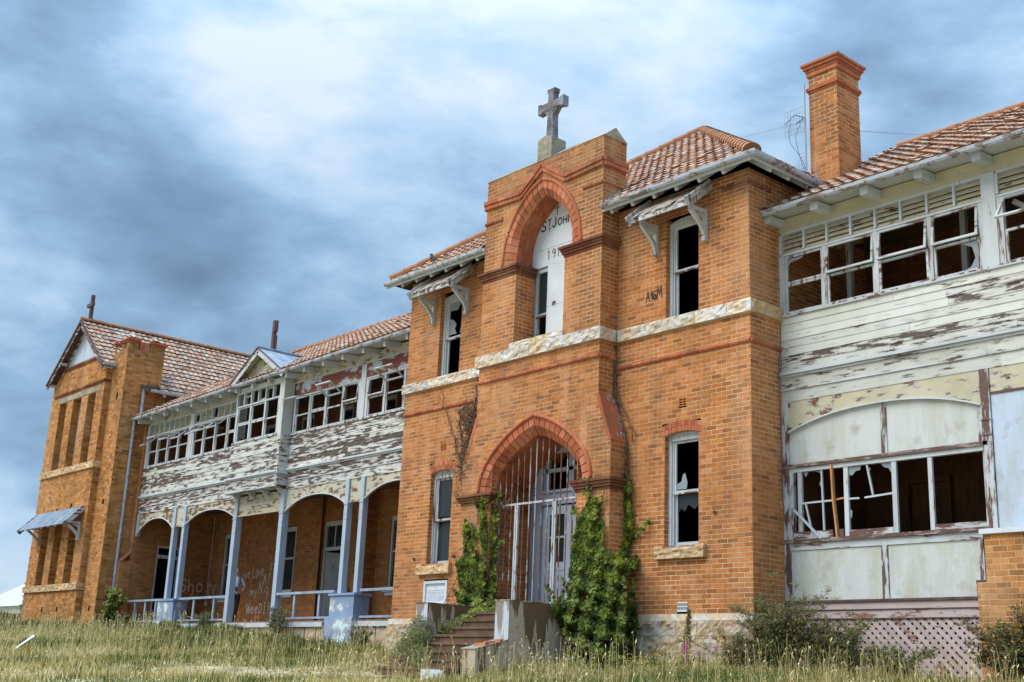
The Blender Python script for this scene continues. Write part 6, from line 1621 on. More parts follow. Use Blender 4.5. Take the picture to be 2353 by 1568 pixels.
# tiles
tv, tf = tile_verts()
def realise_tiles(nmax):
    sc = []
    for (O, A, Bv, r_, g_) in TILES:
        c = O+A*.11+Bv*.16; u, v, d = project(c); N = np.cross(A, Bv); N = N if N[2] > 0 else -N
        view = CAMP-c; cs = (N@view)/np.linalg.norm(view)
        sc.append(cs/d**2 if (d > 1 and 2 < u < 1022 and 2 < v < 680 and cs > .02) else -1)
    order = [i for i in np.argsort(-np.array(sc))[:nmax] if sc[i] > 0]
    top = set(order); shared = {}
    for i in order:
        O, A, Bv, r_, g_ = TILES[i]; key = (int(r_*12), g_)
        if key not in shared:
            mb = MB(); mb.V = [tuple(x) for x in tv]
            for f in tf: mb.face(f, (int(r_*12)+.5)/12, g_)
            shared[key] = mb.mesh('roof_tile', 'tile', smooth=False)
        N = np.cross(A, Bv)
        o = bpy.data.objects.new('roof_tile', shared[key]); COL.objects.link(o); o.parent = roof
        o.matrix_basis = Matrix.Translation(Vector(O)+Vector(N)*(.004*((r_*9) % 1))) @ Matrix((Vector(A), Vector(Bv), Vector(N))).transposed().to_4x4() @ Matrix.Rotation((r_-.5)*.03, 4, 'Z')
    rest = [t for i, t in enumerate(TILES) if i not in top]
    n = len(rest); k = len(tv)
    Vs = np.zeros((n, k, 3)); rn = np.zeros((n, len(tf))); gg = np.zeros((n, len(tf)))
    for i, (O, A, Bv, r_, g_) in enumerate(rest):
        N = np.cross(A, Bv); j = ((r_*9) % 1)*.008
        a = (r_-.5)*.05+(.22 if r_ > .985 else 0); j += .025 if r_ > .975 else 0; A2 = A*math.cos(a)+Bv*math.sin(a)
        Vs[i] = O+tv[:, :1]*A2+tv[:, 1:2]*Bv+(tv[:, 2:3]+j)*N; rn[i] = r_; gg[i] = g_
    F = (np.arange(n)[:, None, None]*k+np.array(tf)[None]).reshape(-1, 4)
    link(bpy.data.objects.new('roof_tiles', fastmesh('roof_tiles', Vs.reshape(-1, 3), F, rn.ravel(), 'tile', g=gg.ravel())), roof, None, 'stuff')
realise_tiles(300)

# ---------------------------------------------------------------- front steps
ST = thing('front_steps', 'overgrown concrete entrance steps between stained rendered side walls', 'steps', (-5.2, -1.6, -1.0))
def flank(x0, x1, label, ext):
    mb = MB()
    z = .085
    n0 = len(mb.V)
    mb.box(x0, x1, -2.19, TY-.06, -1.7, z, 0, .30)
    f = mb.build('side_wall', 'render', ST, label)
    if True:
        for (nm, face) in (('f', 0), ('s', 1)):
            L_ = (x1-x0) if face == 0 else 2.19+TY-.06; nu_, nv_ = int(L_/.03), 44
            dr = cr_curve([(k, random.uniform(.05, .75 if face else .5)) for k in range(int(nu_/3)+2)], nu_+1)[:, 1]
            g_ = MB()
            for i in range(nu_):
                dl = max(.05, dr[i])*(1.0 if random.random() > .2 else random.uniform(.3, 1.3))
                for j in range(nv_):
                    za_, zb_ = z-.004-1.3*(j+1)/nv_, z-.004-1.3*j/nv_; dep = 1.3*(j+.5)/nv_
                    gg_ = max(-.1, min(.9, (1.15*dl-dep)*1.6+.30)) if dep < dl*1.3 else (.12 if random.random() > .03 else .4)
                    if face == 0: p_ = [(x0+.004+L_*i/nu_*.98, -2.1965, q) for q in (za_, zb_)]+[(x0+.004+L_*(i+1)/nu_*.98, -2.1965, q) for q in (zb_, za_)]; g_.poly(p_, 1.0, gg_*.9)
                    else: p_ = [(x1+.003, -2.19+L_*i/nu_, q) for q in (za_, zb_)]+[(x1+.003, -2.19+L_*(i+1)/nu_, q) for q in (zb_, za_)]; g_.poly(p_, 0.0, gg_)
            g_.build('front_face' if face == 0 else 'stained_face', 'render', f)
    # white-washed front end
    c = MB(); c.box(x0-.008, x1+.008, -2.205, TY-.06, z+.001, z+.02, .0, .6); c.build('coping', 'render', f)
    if ext:
        mb = MB(); pts = [(-2.20, -.62), (-2.94, -.81), (-2.94, -1.8), (-2.20, -1.8)]
        mb.prism(pts, lambda u, v, t: (t, u, v), x0+.003, x1-.003, 0, .36); lo = mb.build('low_wall', 'render', ST, 'low sloping end of the right-hand step wall')
        mb = MB(); mb.prism([(-2.20, -.60), (-2.955, -.795), (-2.955, -.812), (-2.20, -.618)], lambda u, v, t: (t, u, v), x0-.01, x1+.01, .3, .2); mb.build('coping', 'coping', lo)
flank(-4.175, -3.782, 'right-hand step wall streaked with brown stains', True)
flank(-6.594, -6.222, 'left-hand step wall with whitewashed end', False)
for k in range(8):
    zt = -.03-.16*k; y1 = -.95-.30*k
    mb = MB(); mb.box(-6.222+.002, -4.175-.002, y1-.30, y1+.02 if k else TY-.06, zt-.16, zt, .0, .42+.06*random.random()); mb.box(-6.22, -4.177, y1-.325, y1-.29, zt-.045, zt+.003, .15, .25)
    mb.build('step', 'step', ST)
# broken bricks on the low wall, loose block and litter
for (x, y, z, a, s, lab) in ((-3.93, -2.70, -.715, .4, .11, 'broken orange brick lying nearest the end of the low step wall'), (-3.88, -2.55, -.68, 1.3, .09, 'middle broken orange brick on the low step wall'), (-3.84, -2.36, -.635, 2.1, .07, 'small orange brick chip on the low step wall next to the tall wall')):
    mb = MB(); mb.obox((x, y, z), (s*math.cos(a), s*math.sin(a), .01), (-.05*math.sin(a), .05*math.cos(a), 0), (0, .01, .03), .8); tag(mb.build('broken_brick', 'brick_red'), lab, 'brick', 'brick pieces on the step wall')
mb = MB(); mb.obox((-4.45, -3.30, -1.27), (.26, .03, 0), (-.02, .10, 0), (0, 0, .09), .6, .05); tag(mb.build('concrete_block', 'marble'), 'pale rectangular concrete block lying in the dry grass left of the steps', 'block')
mb = MB(); n = 10
for i in range(n):
    t0, t1 = i/n, (i+1)/n
    P = lambda t, w: (-16.6+1.25*t+.1*math.sin(3*t), -6.0-.35*w-.4*t, float(zg(-16.9, -6.2))+.12+.36*math.sin(math.pi*(.38+.28*t))*(1-w*.85)+.02*math.sin(9*t))
    mb.poly([P(t0, 0), P(t1, 0), P(t1, 1), P(t0, 1)], .5)
tag(mb.build('white_sheet', 'litter', smooth=True), 'crumpled white plastic sheet lying in the long grass on the left', 'sheet')
for k, (x, y, lab) in enumerate(((-7.0, -2.3, 'small scrap of white paper on the bare ground left of the steps'), (-6.6, -2.9, 'flattened white carton on the bare ground beside the block'), (-7.7, -1.9, 'torn pale wrapper lying on the path edge'))):
    z = float(zg(x, y))+.03; mb = MB(); mb.obox((x, y, z), (.09+.03*k, .03, .02), (-.02, .07, .01), (0, -.01, .012), .6); tag(mb.build('litter', 'litter'), lab, 'litter', 'litter by the path')

# ---------------------------------------------------------------- plants
def leaf_cloud(name, pts, nrm, size, rnd, mat, parent, label=None, lobed=True, droop=.5, kind='stuff', spread=.9):
    """leaf faces at pts, facing nrm with scatter"""
    n = len(pts); pts = np.asarray(pts, float)
    nr = np.asarray(nrm, float)+rng.normal(0, spread*.5, (n, 3)); nr /= np.linalg.norm(nr, axis=1)[:, None]
    up = np.array([0, 0, -1.0])*droop+rng.normal(0, .6, (n, 3))
    t = up-(up*nr).sum(1)[:, None]*nr; t /= np.linalg.norm(t, axis=1)[:, None]
    s = np.cross(nr, t); sz = np.asarray(size)*rng.uniform(.6, 1.25, n)
    if lobed: sh = np.array([(0, -.45, 0), (.42, -.28, .06), (.30, .05, .0), (.55, .25, .07), (0, .65, -.04), (-.55, .25, .07), (-.30, .05, 0), (-.42, -.28, .06)])
    else: sh = np.array([(0, -.5, 0), (.2, -.05, .05), (0, .5, -.03), (-.2, -.05, .05)])
    V = pts[:, None]+(s[:, None]*sh[None, :, :1]+t[:, None]*sh[None, :, 1:2]+nr[:, None]*sh[None, :, 2:])*sz[:, None, None]
    k = len(sh)
    if lobed: q = np.array(((0, 1, 2, 7), (2, 3, 4, 7), (7, 4, 5, 6))); q = np.array(((0, 1, 2, 7), (7, 2, 4, 6), (2, 3, 4, 4), (4, 5, 6, 6))); q = np.array(((0, 1, 2, 4), (2, 3, 4, 0), (0, 4, 6, 7), (4, 5, 6, 0)))
    else: q = np.array(((0, 1, 2, 3),))
    F = (np.arange(n)[:, None, None]*k+q[None]).reshape(-1, 4)
    me = fastmesh(name, V.reshape(-1, 3), F, np.repeat(np.clip(rnd, 0, 1), len(q)), mat)
    return link(bpy.data.objects.new(name, me), parent, label, kind)
def in_poly(poly, x, z):
    poly = np.array(poly); inside = np.zeros(len(x), bool); j = len(poly)-1
    for i in range(len(poly)):
        xi, zi = poly[i]; xj, zj = poly[j]
        c = ((zi > z) != (zj > z)) & (x < (xj-xi)*(z-zi)/(zj-zi+1e-12)+xi); inside ^= c; j = i
    return inside
def ivy(poly, n, depth, label, loc, yfun, extra=None):
    T = thing('ivy_plant', label, 'ivy', loc)
    P = np.array(poly); lo, hi = P.min(0), P.max(0); X, Z = [], []
    while len(X) < n:
        x = rng.uniform(lo[0], hi[0], n*2); z = rng.uniform(lo[1], hi[1], n*2); m_ = in_poly(poly, x, z); X += list(x[m_]); Z += list(z[m_])
    X, Z = np.array(X[:n]), np.array(Z[:n])
    hole = np.sin(X*13+Z*5)+np.sin(Z*17-X*6)+.8*np.sin(X*29+Z*23)
    kp = ~((hole > 1.25) & (Z > -.1) & (rng.random(n) < .85)); X, Z = X[kp], Z[kp]
    tx, tz = [], []; mbv = MB()
    for k in range(34):      # tendrils reaching past the mass
        i = rng.integers(len(P)); x0_, z0_ = P[i]
        if z0_ < -.2: continue
        a_ = rng.uniform(.5, 2.6); L_ = rng.uniform(.15, .5); m_ = int(L_*70)
        t = rng.random(m_); tx += list(x0_+np.cos(a_)*L_*t+rng.normal(0, .022, m_)); tz += list(z0_+np.sin(a_)*L_*t+rng.normal(0, .022, m_))
    X = np.concatenate([X, tx]); Z = np.concatenate([Z, tz]); n = len(X)
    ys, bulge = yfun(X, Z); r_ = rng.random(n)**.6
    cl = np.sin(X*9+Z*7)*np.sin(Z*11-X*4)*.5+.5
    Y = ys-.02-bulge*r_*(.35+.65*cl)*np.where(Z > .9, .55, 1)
    # leaves keep to the line of sight of their outline on the plane y=-0.6
    X2 = X+(Y+.6)*(CAMP[0]-X)/(-.6-CAMP[1])*-1.0
    Z2 = Z+(Y+.6)*(CAMP[2]-Z)/(-.6-CAMP[1])*-1.0
    fl = (X2 < -3.74) & (X2 > -4.4) & (Z2 < .10) & (X > -4.6)
    s_ = (-3.74+.05*rng.random(n)-X)/(CAMP[0]-X); Yn = -.6+s_*(CAMP[1]+.6)
    Y = np.where(fl, Yn, Y); X2 = np.where(fl, X+s_*(CAMP[0]-X), X2); Z2 = np.where(fl, Z+s_*(CAMP[2]-Z), Z2)
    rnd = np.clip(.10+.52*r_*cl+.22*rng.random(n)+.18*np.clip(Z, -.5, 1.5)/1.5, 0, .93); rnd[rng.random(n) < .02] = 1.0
    for k in range(16):
        i = rng.integers(n); mbv.tube(cr_curve([(X2[i], min(Y[i], TY-.02) if X2[i] < -3 else Y[i]-.02, Z2[i]), (X2[i]+rng.normal(0, .08), (TY-.03 if X2[i] < -3 else -.04), Z2[i]-.35), (X2[i]+rng.normal(0, .15), TY-.15, Z2[i]-.9)], 6), .008, 4)
    mbv.build('stems', 'twig', T)
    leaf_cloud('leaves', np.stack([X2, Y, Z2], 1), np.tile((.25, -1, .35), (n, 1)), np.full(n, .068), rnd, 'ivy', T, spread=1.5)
    return T
def yR(X, Z):
    low = np.clip((.75-Z)/1.6, 0, 1)
    ys = np.where(X > -2.72, -.02, TY-.01); ys = np.where((X > -3.02) & (X <= -2.72), -.12, ys)
    ys = np.where((X > -3.02) & (X < -2.42) & (Z < 1.05), TY+.02-.0*X, ys)
    return ys-low*.18*(X < -2.3), .14+.70*low*np.clip((-X-1.9)/1.0, .2, 1)+.08*(np.sin(X*5+Z*3)+1)
POLR = [(-3.389, 2.13), (-3.199, 2.11), (-3.144, 1.916), (-3.223, 1.729), (-3.098, 1.552), (-3.18, 1.462), (-3.056, 1.263), (-3.069, 1.146), (-2.868, 1.1), (-2.893, 1.396), (-2.815, 1.581), (-2.726, 1.339), (-2.682, 1.549), (-2.591, 1.874), (-2.62, 2.25), (-2.52, 2.5), (-2.44, 2.48), (-2.349, 1.996), (-2.307, 1.524), (-2.191, 1.307), (-2.365, 1.225), (-2.406, .88), (-2.121, .959), (-2.197, .779), (-2.416, .628), (-2.443, .377), (-2.342, .148), (-2.15, -.013), (-2.114, -.303), (-2.233, -.569), (-2.106, -.744), (-2.2, -1.15), (-3.931, -1.15), (-3.95, -.528), (-4.138, -.245), (-4.329, .019), (-4.263, .162), (-3.876, .226), (-3.99, .42), (-3.869, .897), (-3.871, 1.382), (-3.693, 1.787)]
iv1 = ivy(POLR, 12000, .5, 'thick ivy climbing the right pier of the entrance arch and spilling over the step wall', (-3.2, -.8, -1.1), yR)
POLL = [(-7.194, 1.97), (-7.1, 1.841), (-7.029, 1.486), (-6.864, 1.557), (-6.95, 1.295), (-6.727, 1.151), (-6.537, 1.116), (-6.684, 1.68), (-6.67, 2.08), (-6.586, 2.08), (-6.474, 1.667), (-6.401, 1.794), (-6.43, 2.25), (-6.28, 2.25), (-6.185, 1.649), (-6.117, 1.252), (-6.088, -.031), (-6.092, -.30), (-6.6, -.30), (-6.952, -.40), (-7.233, -.60), (-7.8, -.66), (-7.55, -.066), (-7.151, .113), (-7.291, .247), (-7.283, .67), (-7.302, 1.151), (-7.158, 1.225), (-7.237, 1.66)]
def yL(X, Z):
    low = np.clip((.5-Z)/1.0, 0, 1)
    return np.where(X > -6.45, TY+.12, TY-.01)-low*.12, .08+.38*low+.06*(np.sin(X*6+Z*4)+1)
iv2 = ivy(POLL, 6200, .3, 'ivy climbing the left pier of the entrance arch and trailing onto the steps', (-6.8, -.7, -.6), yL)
# trailing ivy and rosemary-like weeds on the left side of the steps
def blob_leaves(name, parent, blobs, n, size, mat, rfun=None, nrm=(.3, -.7, .6), lobed=False, label=None):
    pts = []; rd = []
    tot = sum(b[6] for b in blobs)
    for (x, y, z, a, b, c, w) in blobs:
        m_ = int(n*w/tot); q = rng.normal(0, 1, (m_, 3)); q /= np.linalg.norm(q, axis=1)[:, None]; q *= (rng.random(m_)**.45)[:, None]
        pts.append(np.stack([x+q[:, 0]*a, y+q[:, 1]*b, z+q[:, 2]*c], 1)); rd.append(.34+.30*(q@np.array(nrm))+.30*rng.random(m_))
    return leaf_cloud(name, np.concatenate(pts), np.tile(nrm, (sum(len(p) for p in pts), 1)), np.full(sum(len(p) for p in pts), size), np.concatenate(rd), mat, parent, label, lobed)
T = thing('trailing_shrub', 'dark green bushy weed growing out of the lower left steps', 'shrub', (-6.1, -2.1, -1.0))
blob_leaves('leaves', T, [(-6.05, -2.55, -.72, .42, .35, .34, 3), (-6.35, -2.25, -.45, .3, .25, .32, 2), (-5.95, -1.75, -.40, .3, .3, .20, 1.4), (-5.55, -2.85, -.98, .5, .35, .26, 2.2), (-6.4, -2.5, -.9, .4, .3, .28, 1.6), (-5.2, -3.0, -1.1, .4, .25, .18, 1)], 7500, .055, 'shrubleaf')
mb = MB()
for k in range(14): a = rng.uniform(0, 6.28); mb.tube([(-6.15, -2.1, -1.15), (-6.15+.2*math.cos(a), -2.1+.2*math.sin(a), -.8), (-6.15+.4*math.cos(a), -2.1+.3*math.sin(a), -.55+rng.uniform(-.1, .2))], .007, 4)
mb.build('stems', 'twig', T)
T = thing('trailing_ivy', 'strand of ivy trailing down over the left step wall and treads', 'ivy', (-6.2, -1.5, -.3))
blob_leaves('leaves', T, [(-6.0, -1.0, -.05, .35, .3, .12, 2), (-5.4, -.95, .0, .55, .15, .10, 2), (-6.05, -1.35, -.25, .25, .25, .16, 2), (-6.15, -1.7, -.42, .22, .25, .12, 1.4), (-5.0, -1.0, -.03, .3, .12, .06, .8), (-6.5, -.7, .05, .25, .12, .25, 1.5)], 2300, .075, 'ivy', lobed=True)

def shrub(name, label, cat, x, y, stems, leafsize, nleaf, mat, seed, group=None, twig='twig', dead=0.0, r0=.012):
    """open shrub of arching stems with leaves along them"""
    rs = np.random.default_rng(seed); z0 = float(zg(x, y))-.05
    T = thing(name, label, cat, (x, y, z0), group)
    mb = MB(); lp = []; ln = []
    for (dx, dy, h, tw) in stems:
        p0 = np.array([x+rs.normal(0, .08), y+rs.normal(0, .06), z0]); p3 = np.array([x+dx, y+dy, z0+h])
        p1 = p0+(p3-p0)*.35+np.array([-dx*.12, 0, h*.16]); p2 = p0+(p3-p0)*.72+np.array([-dx*.10, 0, h*.12])
        C = cr_curve([p0, p1, p2, p3], 9); C[1:-1] += rs.normal(0, .018, (8, 3))
        mb.tube(C, list(np.linspace(r0, r0*.25, 10)), 5)
        for k in range(3, 10):
            for _ in range(tw):
                d = rs.normal(0, 1, 3); d[2] = abs(d[2])*.6; d /= np.linalg.norm(d); l = rs.uniform(.08, .28)*(1.1-.05*k)
                mb.tube([C[k], C[k]+d*l*.6, C[k]+d*l+np.array([0, 0, -.02])], [r0*.3, r0*.2, r0*.12], 3, cap=False)
                for _2 in range(max(1, nleaf)):
                    t = rs.uniform(.15, 1.05); lp.append(C[k]+d*l*t+rs.normal(0, .018, 3)); ln.append(d*.5+np.array([.2, -.6, .7]))
    mb.build('stems', twig, T)
    lp = np.array(lp); rd = np.clip(.25+.45*rs.random(len(lp))+.2*(lp[:, 2]-z0-.5), 0, .9); rd[rs.random(len(lp)) < dead] = 1
    leaf_cloud('leaves', lp, ln, np.full(len(lp), leafsize), rd, mat, T, None, False)
    return T
rs_ = np.random.default_rng(5)
def ring(n, rx, ry, h0, h1, cx=0): return [(cx+rs_.normal(0, rx), rs_.normal(0, ry), rs_.uniform(h0, h1), 5) for _ in range(n)]
shrub('wild_shrub', 'tall straggly olive shrub in front of the corner of the footing and the lattice', 'shrub', .62, -.10, ring(64, .50, .2, .45, 1.30)+[(-.55, -.05, 1.0, 4), (-.35, 0, 1.15, 4), (.25, .1, 1.45, 4), (-.25, .1, 1.65, 4), (.6, .1, 1.25, 4), (.95, .0, 1.35, 4)], .055, 5, 'shrubleaf', 1, 'wild shrubs along the base of the building', dead=.04)
shrub('wild_shrub', 'low dark spreading shrub in front of the middle of the lattice', 'shrub', 1.55, .10, ring(60, .55, .2, .3, .95)+[(.6, .1, .95, 5), (.2, .1, 1.05, 4)], .052, 6, 'shrubleaf', 2, 'wild shrubs along the base of the building', dead=.05)
shrub('wild_shrub', 'brownish twiggy shrub at the foot of the stone footing near the pink flowers', 'shrub', -.15, -.35, ring(26, .32, .2, .25, .62)+[(-.3, 0, .75, 3), (.2, .1, .9, 3)], .045, 3, 'shrubleaf', 3, 'wild shrubs along the base of the building', dead=.25)
shrub('wild_shrub', 'pale green weedy bush low against the lattice', 'shrub', 2.45, .30, ring(24, .3, .15, .2, .55), .05, 5, 'shrubleaf', 4, 'wild shrubs along the base of the building')
shrub('yellowing_shrub', 'dark shrub with orange-yellow leaf tips at the bottom right corner', 'shrub', 4.55, .28, ring(60, .36, .2, .5, 1.05)+[(-.05, 0, 1.25, 6), (.25, 0, 1.5, 6), (.15, .0, 1.4, 6), (-.4, -.05, .9, 6), (-.5, -.05, .7, 6)], .05, 8, 'orangeleaf', 6, dead=.12)
shrub('creeper', 'dark leafy creeper at the foot of the downpipe', 'shrub', -26.95, .25, [(.35, -.1, 1.15, 6), (.5, .0, 1.2, 6), (.1, 0, 1.3, 6), (.65, .1, 1.05, 6), (.2, -.1, .6, 6), (0, 0, .5, 6), (-.2, 0, 1.25, 6), (.8, .1, 1.0, 5)], .12, 9, 'ivy', 7)
shrub('wall_creeper', 'leafy creeper hugging the far left corner of the brick wing', 'shrub', -33.62, -.10, [(-.1, 0, 1.1, 5), (.05, 0, 1.5, 5), (-.15, 0, 1.9, 5), (.0, -.05, .7, 5), (-.2, 0, .5, 5)], .12, 8, 'ivy', 8)
shrub('garden_shrub', 'green shrub in front of the white roof beyond the far left corner', 'shrub', -36.6, 2.0, ring(26, 1.3, .4, .6, 1.7, -.4), .17, 7, 'shrubleaf', 9)
for (x, y, h, lab, sd) in ((-16.55, .55, .85, 'feathery grey-green weed in front of the veranda rail left of the near pedestal', 11), (-20.9, .55, .62, 'leafy weed at the foot of the veranda rail beside the man', 12), (-26.0, .40, .55, 'bright yellow-green weed below the far veranda rail', 13), (-12.3, .45, .50, 'low green weed beside the near pedestal', 14), (-19.3, .62, .30, 'small weed at the veranda edge by the middle post', 15), (-23.0, .40, .35, 'low weed at the foot of the far pedestal', 16)):
    shrub('weed', lab, 'weed', x, y, [(rs_.normal(0, .22), rs_.normal(0, .08), h*rs_.uniform(.6, 1.05), 4) for _ in range(12)], .07, 5, 'shrubleaf', sd, 'weeds along the veranda edge', 'stem', r0=.007)
# spiky dark stem and pink flowers
T = thing('tall_weed', 'single tall feathery dark green stem in front of the stone footing', 'weed', (-1.12, -.40, -1.05))
mb = MB(); mb.tube([(-1.16, -.40, -1.05), (-1.13, -.40, -.5), (-1.085, -.39, -.03)], .010, 5); mb.build('stem', 'stem', T)
t_ = rng.random(900); q = np.stack([-1.16+.075*t_, np.full(900, -.40), -.95+.95*t_], 1); an = rng.random(900)*6.28; rad = (.03+.10*(1-t_))*rng.random(900)**.6
q[:, 0] += np.cos(an)*rad; q[:, 1] += np.sin(an)*rad; q[:, 2] += rad*.5
leaf_cloud('leaves', q, np.tile((.2, -.4, .8), (900, 1)), np.full(900, .045), .25+.55*rng.random(900), 'shrubleaf', T, None, False)
def flower(x, y, z, s, lab, grp):
    T = thing('flower', lab, 'flower', (x, y, float(zg(x, y))), grp)
    mb = MB(); mb.tube([(x+.04, y, float(zg(x, y))-.02), (x+.02, y, (z+float(zg(x, y)))/2), (x, y, z)], .006, 4); mb.build('stem', 'stem', T)
    m_ = 40; q = rng.normal(0, 1, (m_, 3)); q /= np.linalg.norm(q, axis=1)[:, None]; q *= s*(.5+.5*rng.random(m_))[:, None]
    leaf_cloud('petals', np.array([x, y, z])+q*np.array([1, .6, .8]), q, np.full(m_, s*.9), rng.random(m_), 'petal', T, None, False)
for (x, z, s, lab) in ((-.86, -.62, .06, 'largest pink flower head beside the spiky stem'), (-.88, -.70, .05, 'pink flower just below the largest one'), (-.82, -.78, .042, 'small pink flower low under the largest one'), (-.84, -.90, .042, 'lowest pink flower in the dry grass'), (-.58, -.745, .045, 'pink flower between the spiky stem and the twiggy shrub'), (-.22, -.625, .055, 'lone pink flower nearest the twiggy shrub'), (-.60, -.945, .044, 'pink flower near the ground right of the spiky stem')):
    flower(x, -.75, z, s, lab, 'pink flowers in front of the footing')
# dead creeper on the wall and twisted dried vine
T = thing('dead_creeper', 'dried brown creeper stems clinging to the wall left of the entrance arch', 'creeper', (-7.8, -.1, 2.6))
mb = MB(); lp = []
R2 = random.Random(4)
def vine(pts, r, y0=-.05, wig=.05, leaf=0):
    C = cr_curve([(x, R2.uniform(-.07, -.02)+(y0+.05), z) for x, z in pts], 26)
    for c in C[1:-1]: c[0] += R2.gauss(0, wig*.5); c[2] += R2.gauss(0, wig*.3)
    for c in C:
        if c[0] > TL-.4: c[1] = min(c[1], TY-.03) if c[2] < 4.2 and c[0] > -7.5 else (min(c[1], TY-.03) if c[0] > TL else c[1])
    mb.tube(C, list(np.linspace(r, r*.3, len(C))), 5)
    for c in C:
        for _ in range(leaf):
            if R2.random() < .75: lp.append(c+np.array([R2.gauss(0, .06), -abs(R2.gauss(0, .04)), R2.gauss(0, .06)]))
vine([(-7.80, 2.60), (-7.83, 3.2), (-7.80, 3.7), (-7.75, 4.2), (-7.72, 4.7), (-7.66, 5.28)], .05, leaf=10)
vine([(-7.86, 2.6), (-7.95, 3.1), (-8.1, 3.7), (-8.25, 4.2), (-8.22, 4.6), (-8.05, 4.65), (-7.9, 4.3)], .045, leaf=8)
vine([(-7.84, 2.7), (-8.05, 3.2), (-8.3, 3.6), (-8.45, 4.0), (-8.75, 4.6), (-9.02, 5.25)], .024, leaf=4)
vine([(-7.78, 2.7), (-7.6, 3.3), (-7.4, 3.9), (-7.2, 4.4), (-7.05, 4.75), (-7.3, 5.0)], .010, leaf=0); vine([(-7.75, 3.0), (-7.5, 3.3), (-7.25, 4.0), (-7.0, 4.4), (-6.72, 4.62)], .009)
vine([(-7.8, 2.8), (-8.0, 3.0), (-8.1, 3.5), (-7.9, 4.0), (-7.55, 4.2), (-7.35, 4.5)], .012, leaf=1); vine([(-7.76, 3.2), (-7.7, 3.6), (-7.85, 4.2), (-8.0, 4.7), (-8.2, 5.1)], .012, leaf=1); vine([(-7.7, 2.7), (-7.55, 3.0), (-7.6, 3.6), (-7.4, 3.95), (-7.45, 4.4)], .009); vine([(-8.2, 2.4), (-8.25, 2.9), (-8.5, 3.4), (-8.6, 3.9)], .008); vine([(-7.8, 3.1), (-7.75, 3.8), (-7.6, 4.5), (-7.4, 5.2)], .014, leaf=2)
for k in range(110):
    x, z = R2.uniform(-8.05, -7.55), R2.uniform(2.7, 4.3); vine([(x, z), (x+R2.gauss(0, .12), z+.2), (x+R2.gauss(0, .18), z+R2.uniform(.3, .6))], .010, wig=.05, leaf=1 if k % 2 else 0)
mb.build('stems', 'twig', T)
lp = np.array(lp); leaf_cloud('dead_leaves', lp, np.tile((.1, -1, .2), (len(lp), 1)), np.full(len(lp), .075), rng.random(len(lp))*.8, 'deadleaf', T, None, False)
T = thing('dead_creeper', 'thin dried vine hanging in the inner corner right of the tower', 'creeper', (-3.1, -.1, 2.6))
mb = MB(); lp = []
for k, pts in enumerate(([(-3.33, 5.25), (-3.34, 4.8), (-3.32, 4.3), (-3.27, 4.0), (-3.18, 3.7), (-3.02, 3.3), (-2.96, 2.9), (-2.94, 2.5)], [(-3.30, 5.0), (-3.3, 4.4), (-3.1, 3.9), (-2.85, 3.5), (-2.8, 3.2)], [(-3.32, 4.5), (-3.25, 4.1), (-3.1, 3.6), (-2.97, 3.2), (-2.95, 2.7)])):
    C = cr_curve([(x, -.06, z) for x, z in pts], 22)
    for c in C: c[0] += R2.gauss(0, .015); c[1] += R2.gauss(0, .02)-(.0 if c[2] > 3.3 else .0)
    mb.tube(C, [.02-.006*k]*len(C), 5)
    if k != 1:
        for c in C:
            for _ in range(5): lp.append(c+np.array([R2.gauss(0, .035), -abs(R2.gauss(0, .05)), R2.gauss(0, .06)]))
mb.build('stems', 'twig', T); lp = np.array(lp); leaf_cloud('dead_leaves', lp, np.tile((.1, -1, .2), (len(lp), 1)), np.full(len(lp), .06), rng.random(len(lp))*.8, 'deadleaf', T, None, False)
T = thing('dead_creeper', 'dried leafy vine hanging inside the porch from the left impost', 'creeper', (-6.3, -.3, 2.2))
q = np.concatenate([np.array([-6.35, TY+.10, 2.25])+rng.normal(0, 1, (160, 3))*np.array([.16, .08, .10]), np.array([-6.4, TY+.7, 2.55])+rng.normal(0, 1, (160, 3))*np.array([.05, .22, .3]), np.array([-6.42, TY+.5, 1.6])+rng.normal(0, 1, (60, 3))*np.array([.05, .2, .5])])
leaf_cloud('dead_leaves', q, np.tile((.5, -1, .2), (len(q), 1)), np.full(len(q), .075), rng.random(len(q))*.7, 'deadleaf', T, None, False); mb = MB(); mb.tube([(-6.45, TY+.1, 1.2), (-6.42, TY+.3, 1.9), (-6.4, TY+.5, 2.3), (-6.42, TY+.8, 2.8)], .015, 5); mb.build('stems', 'twig', T)

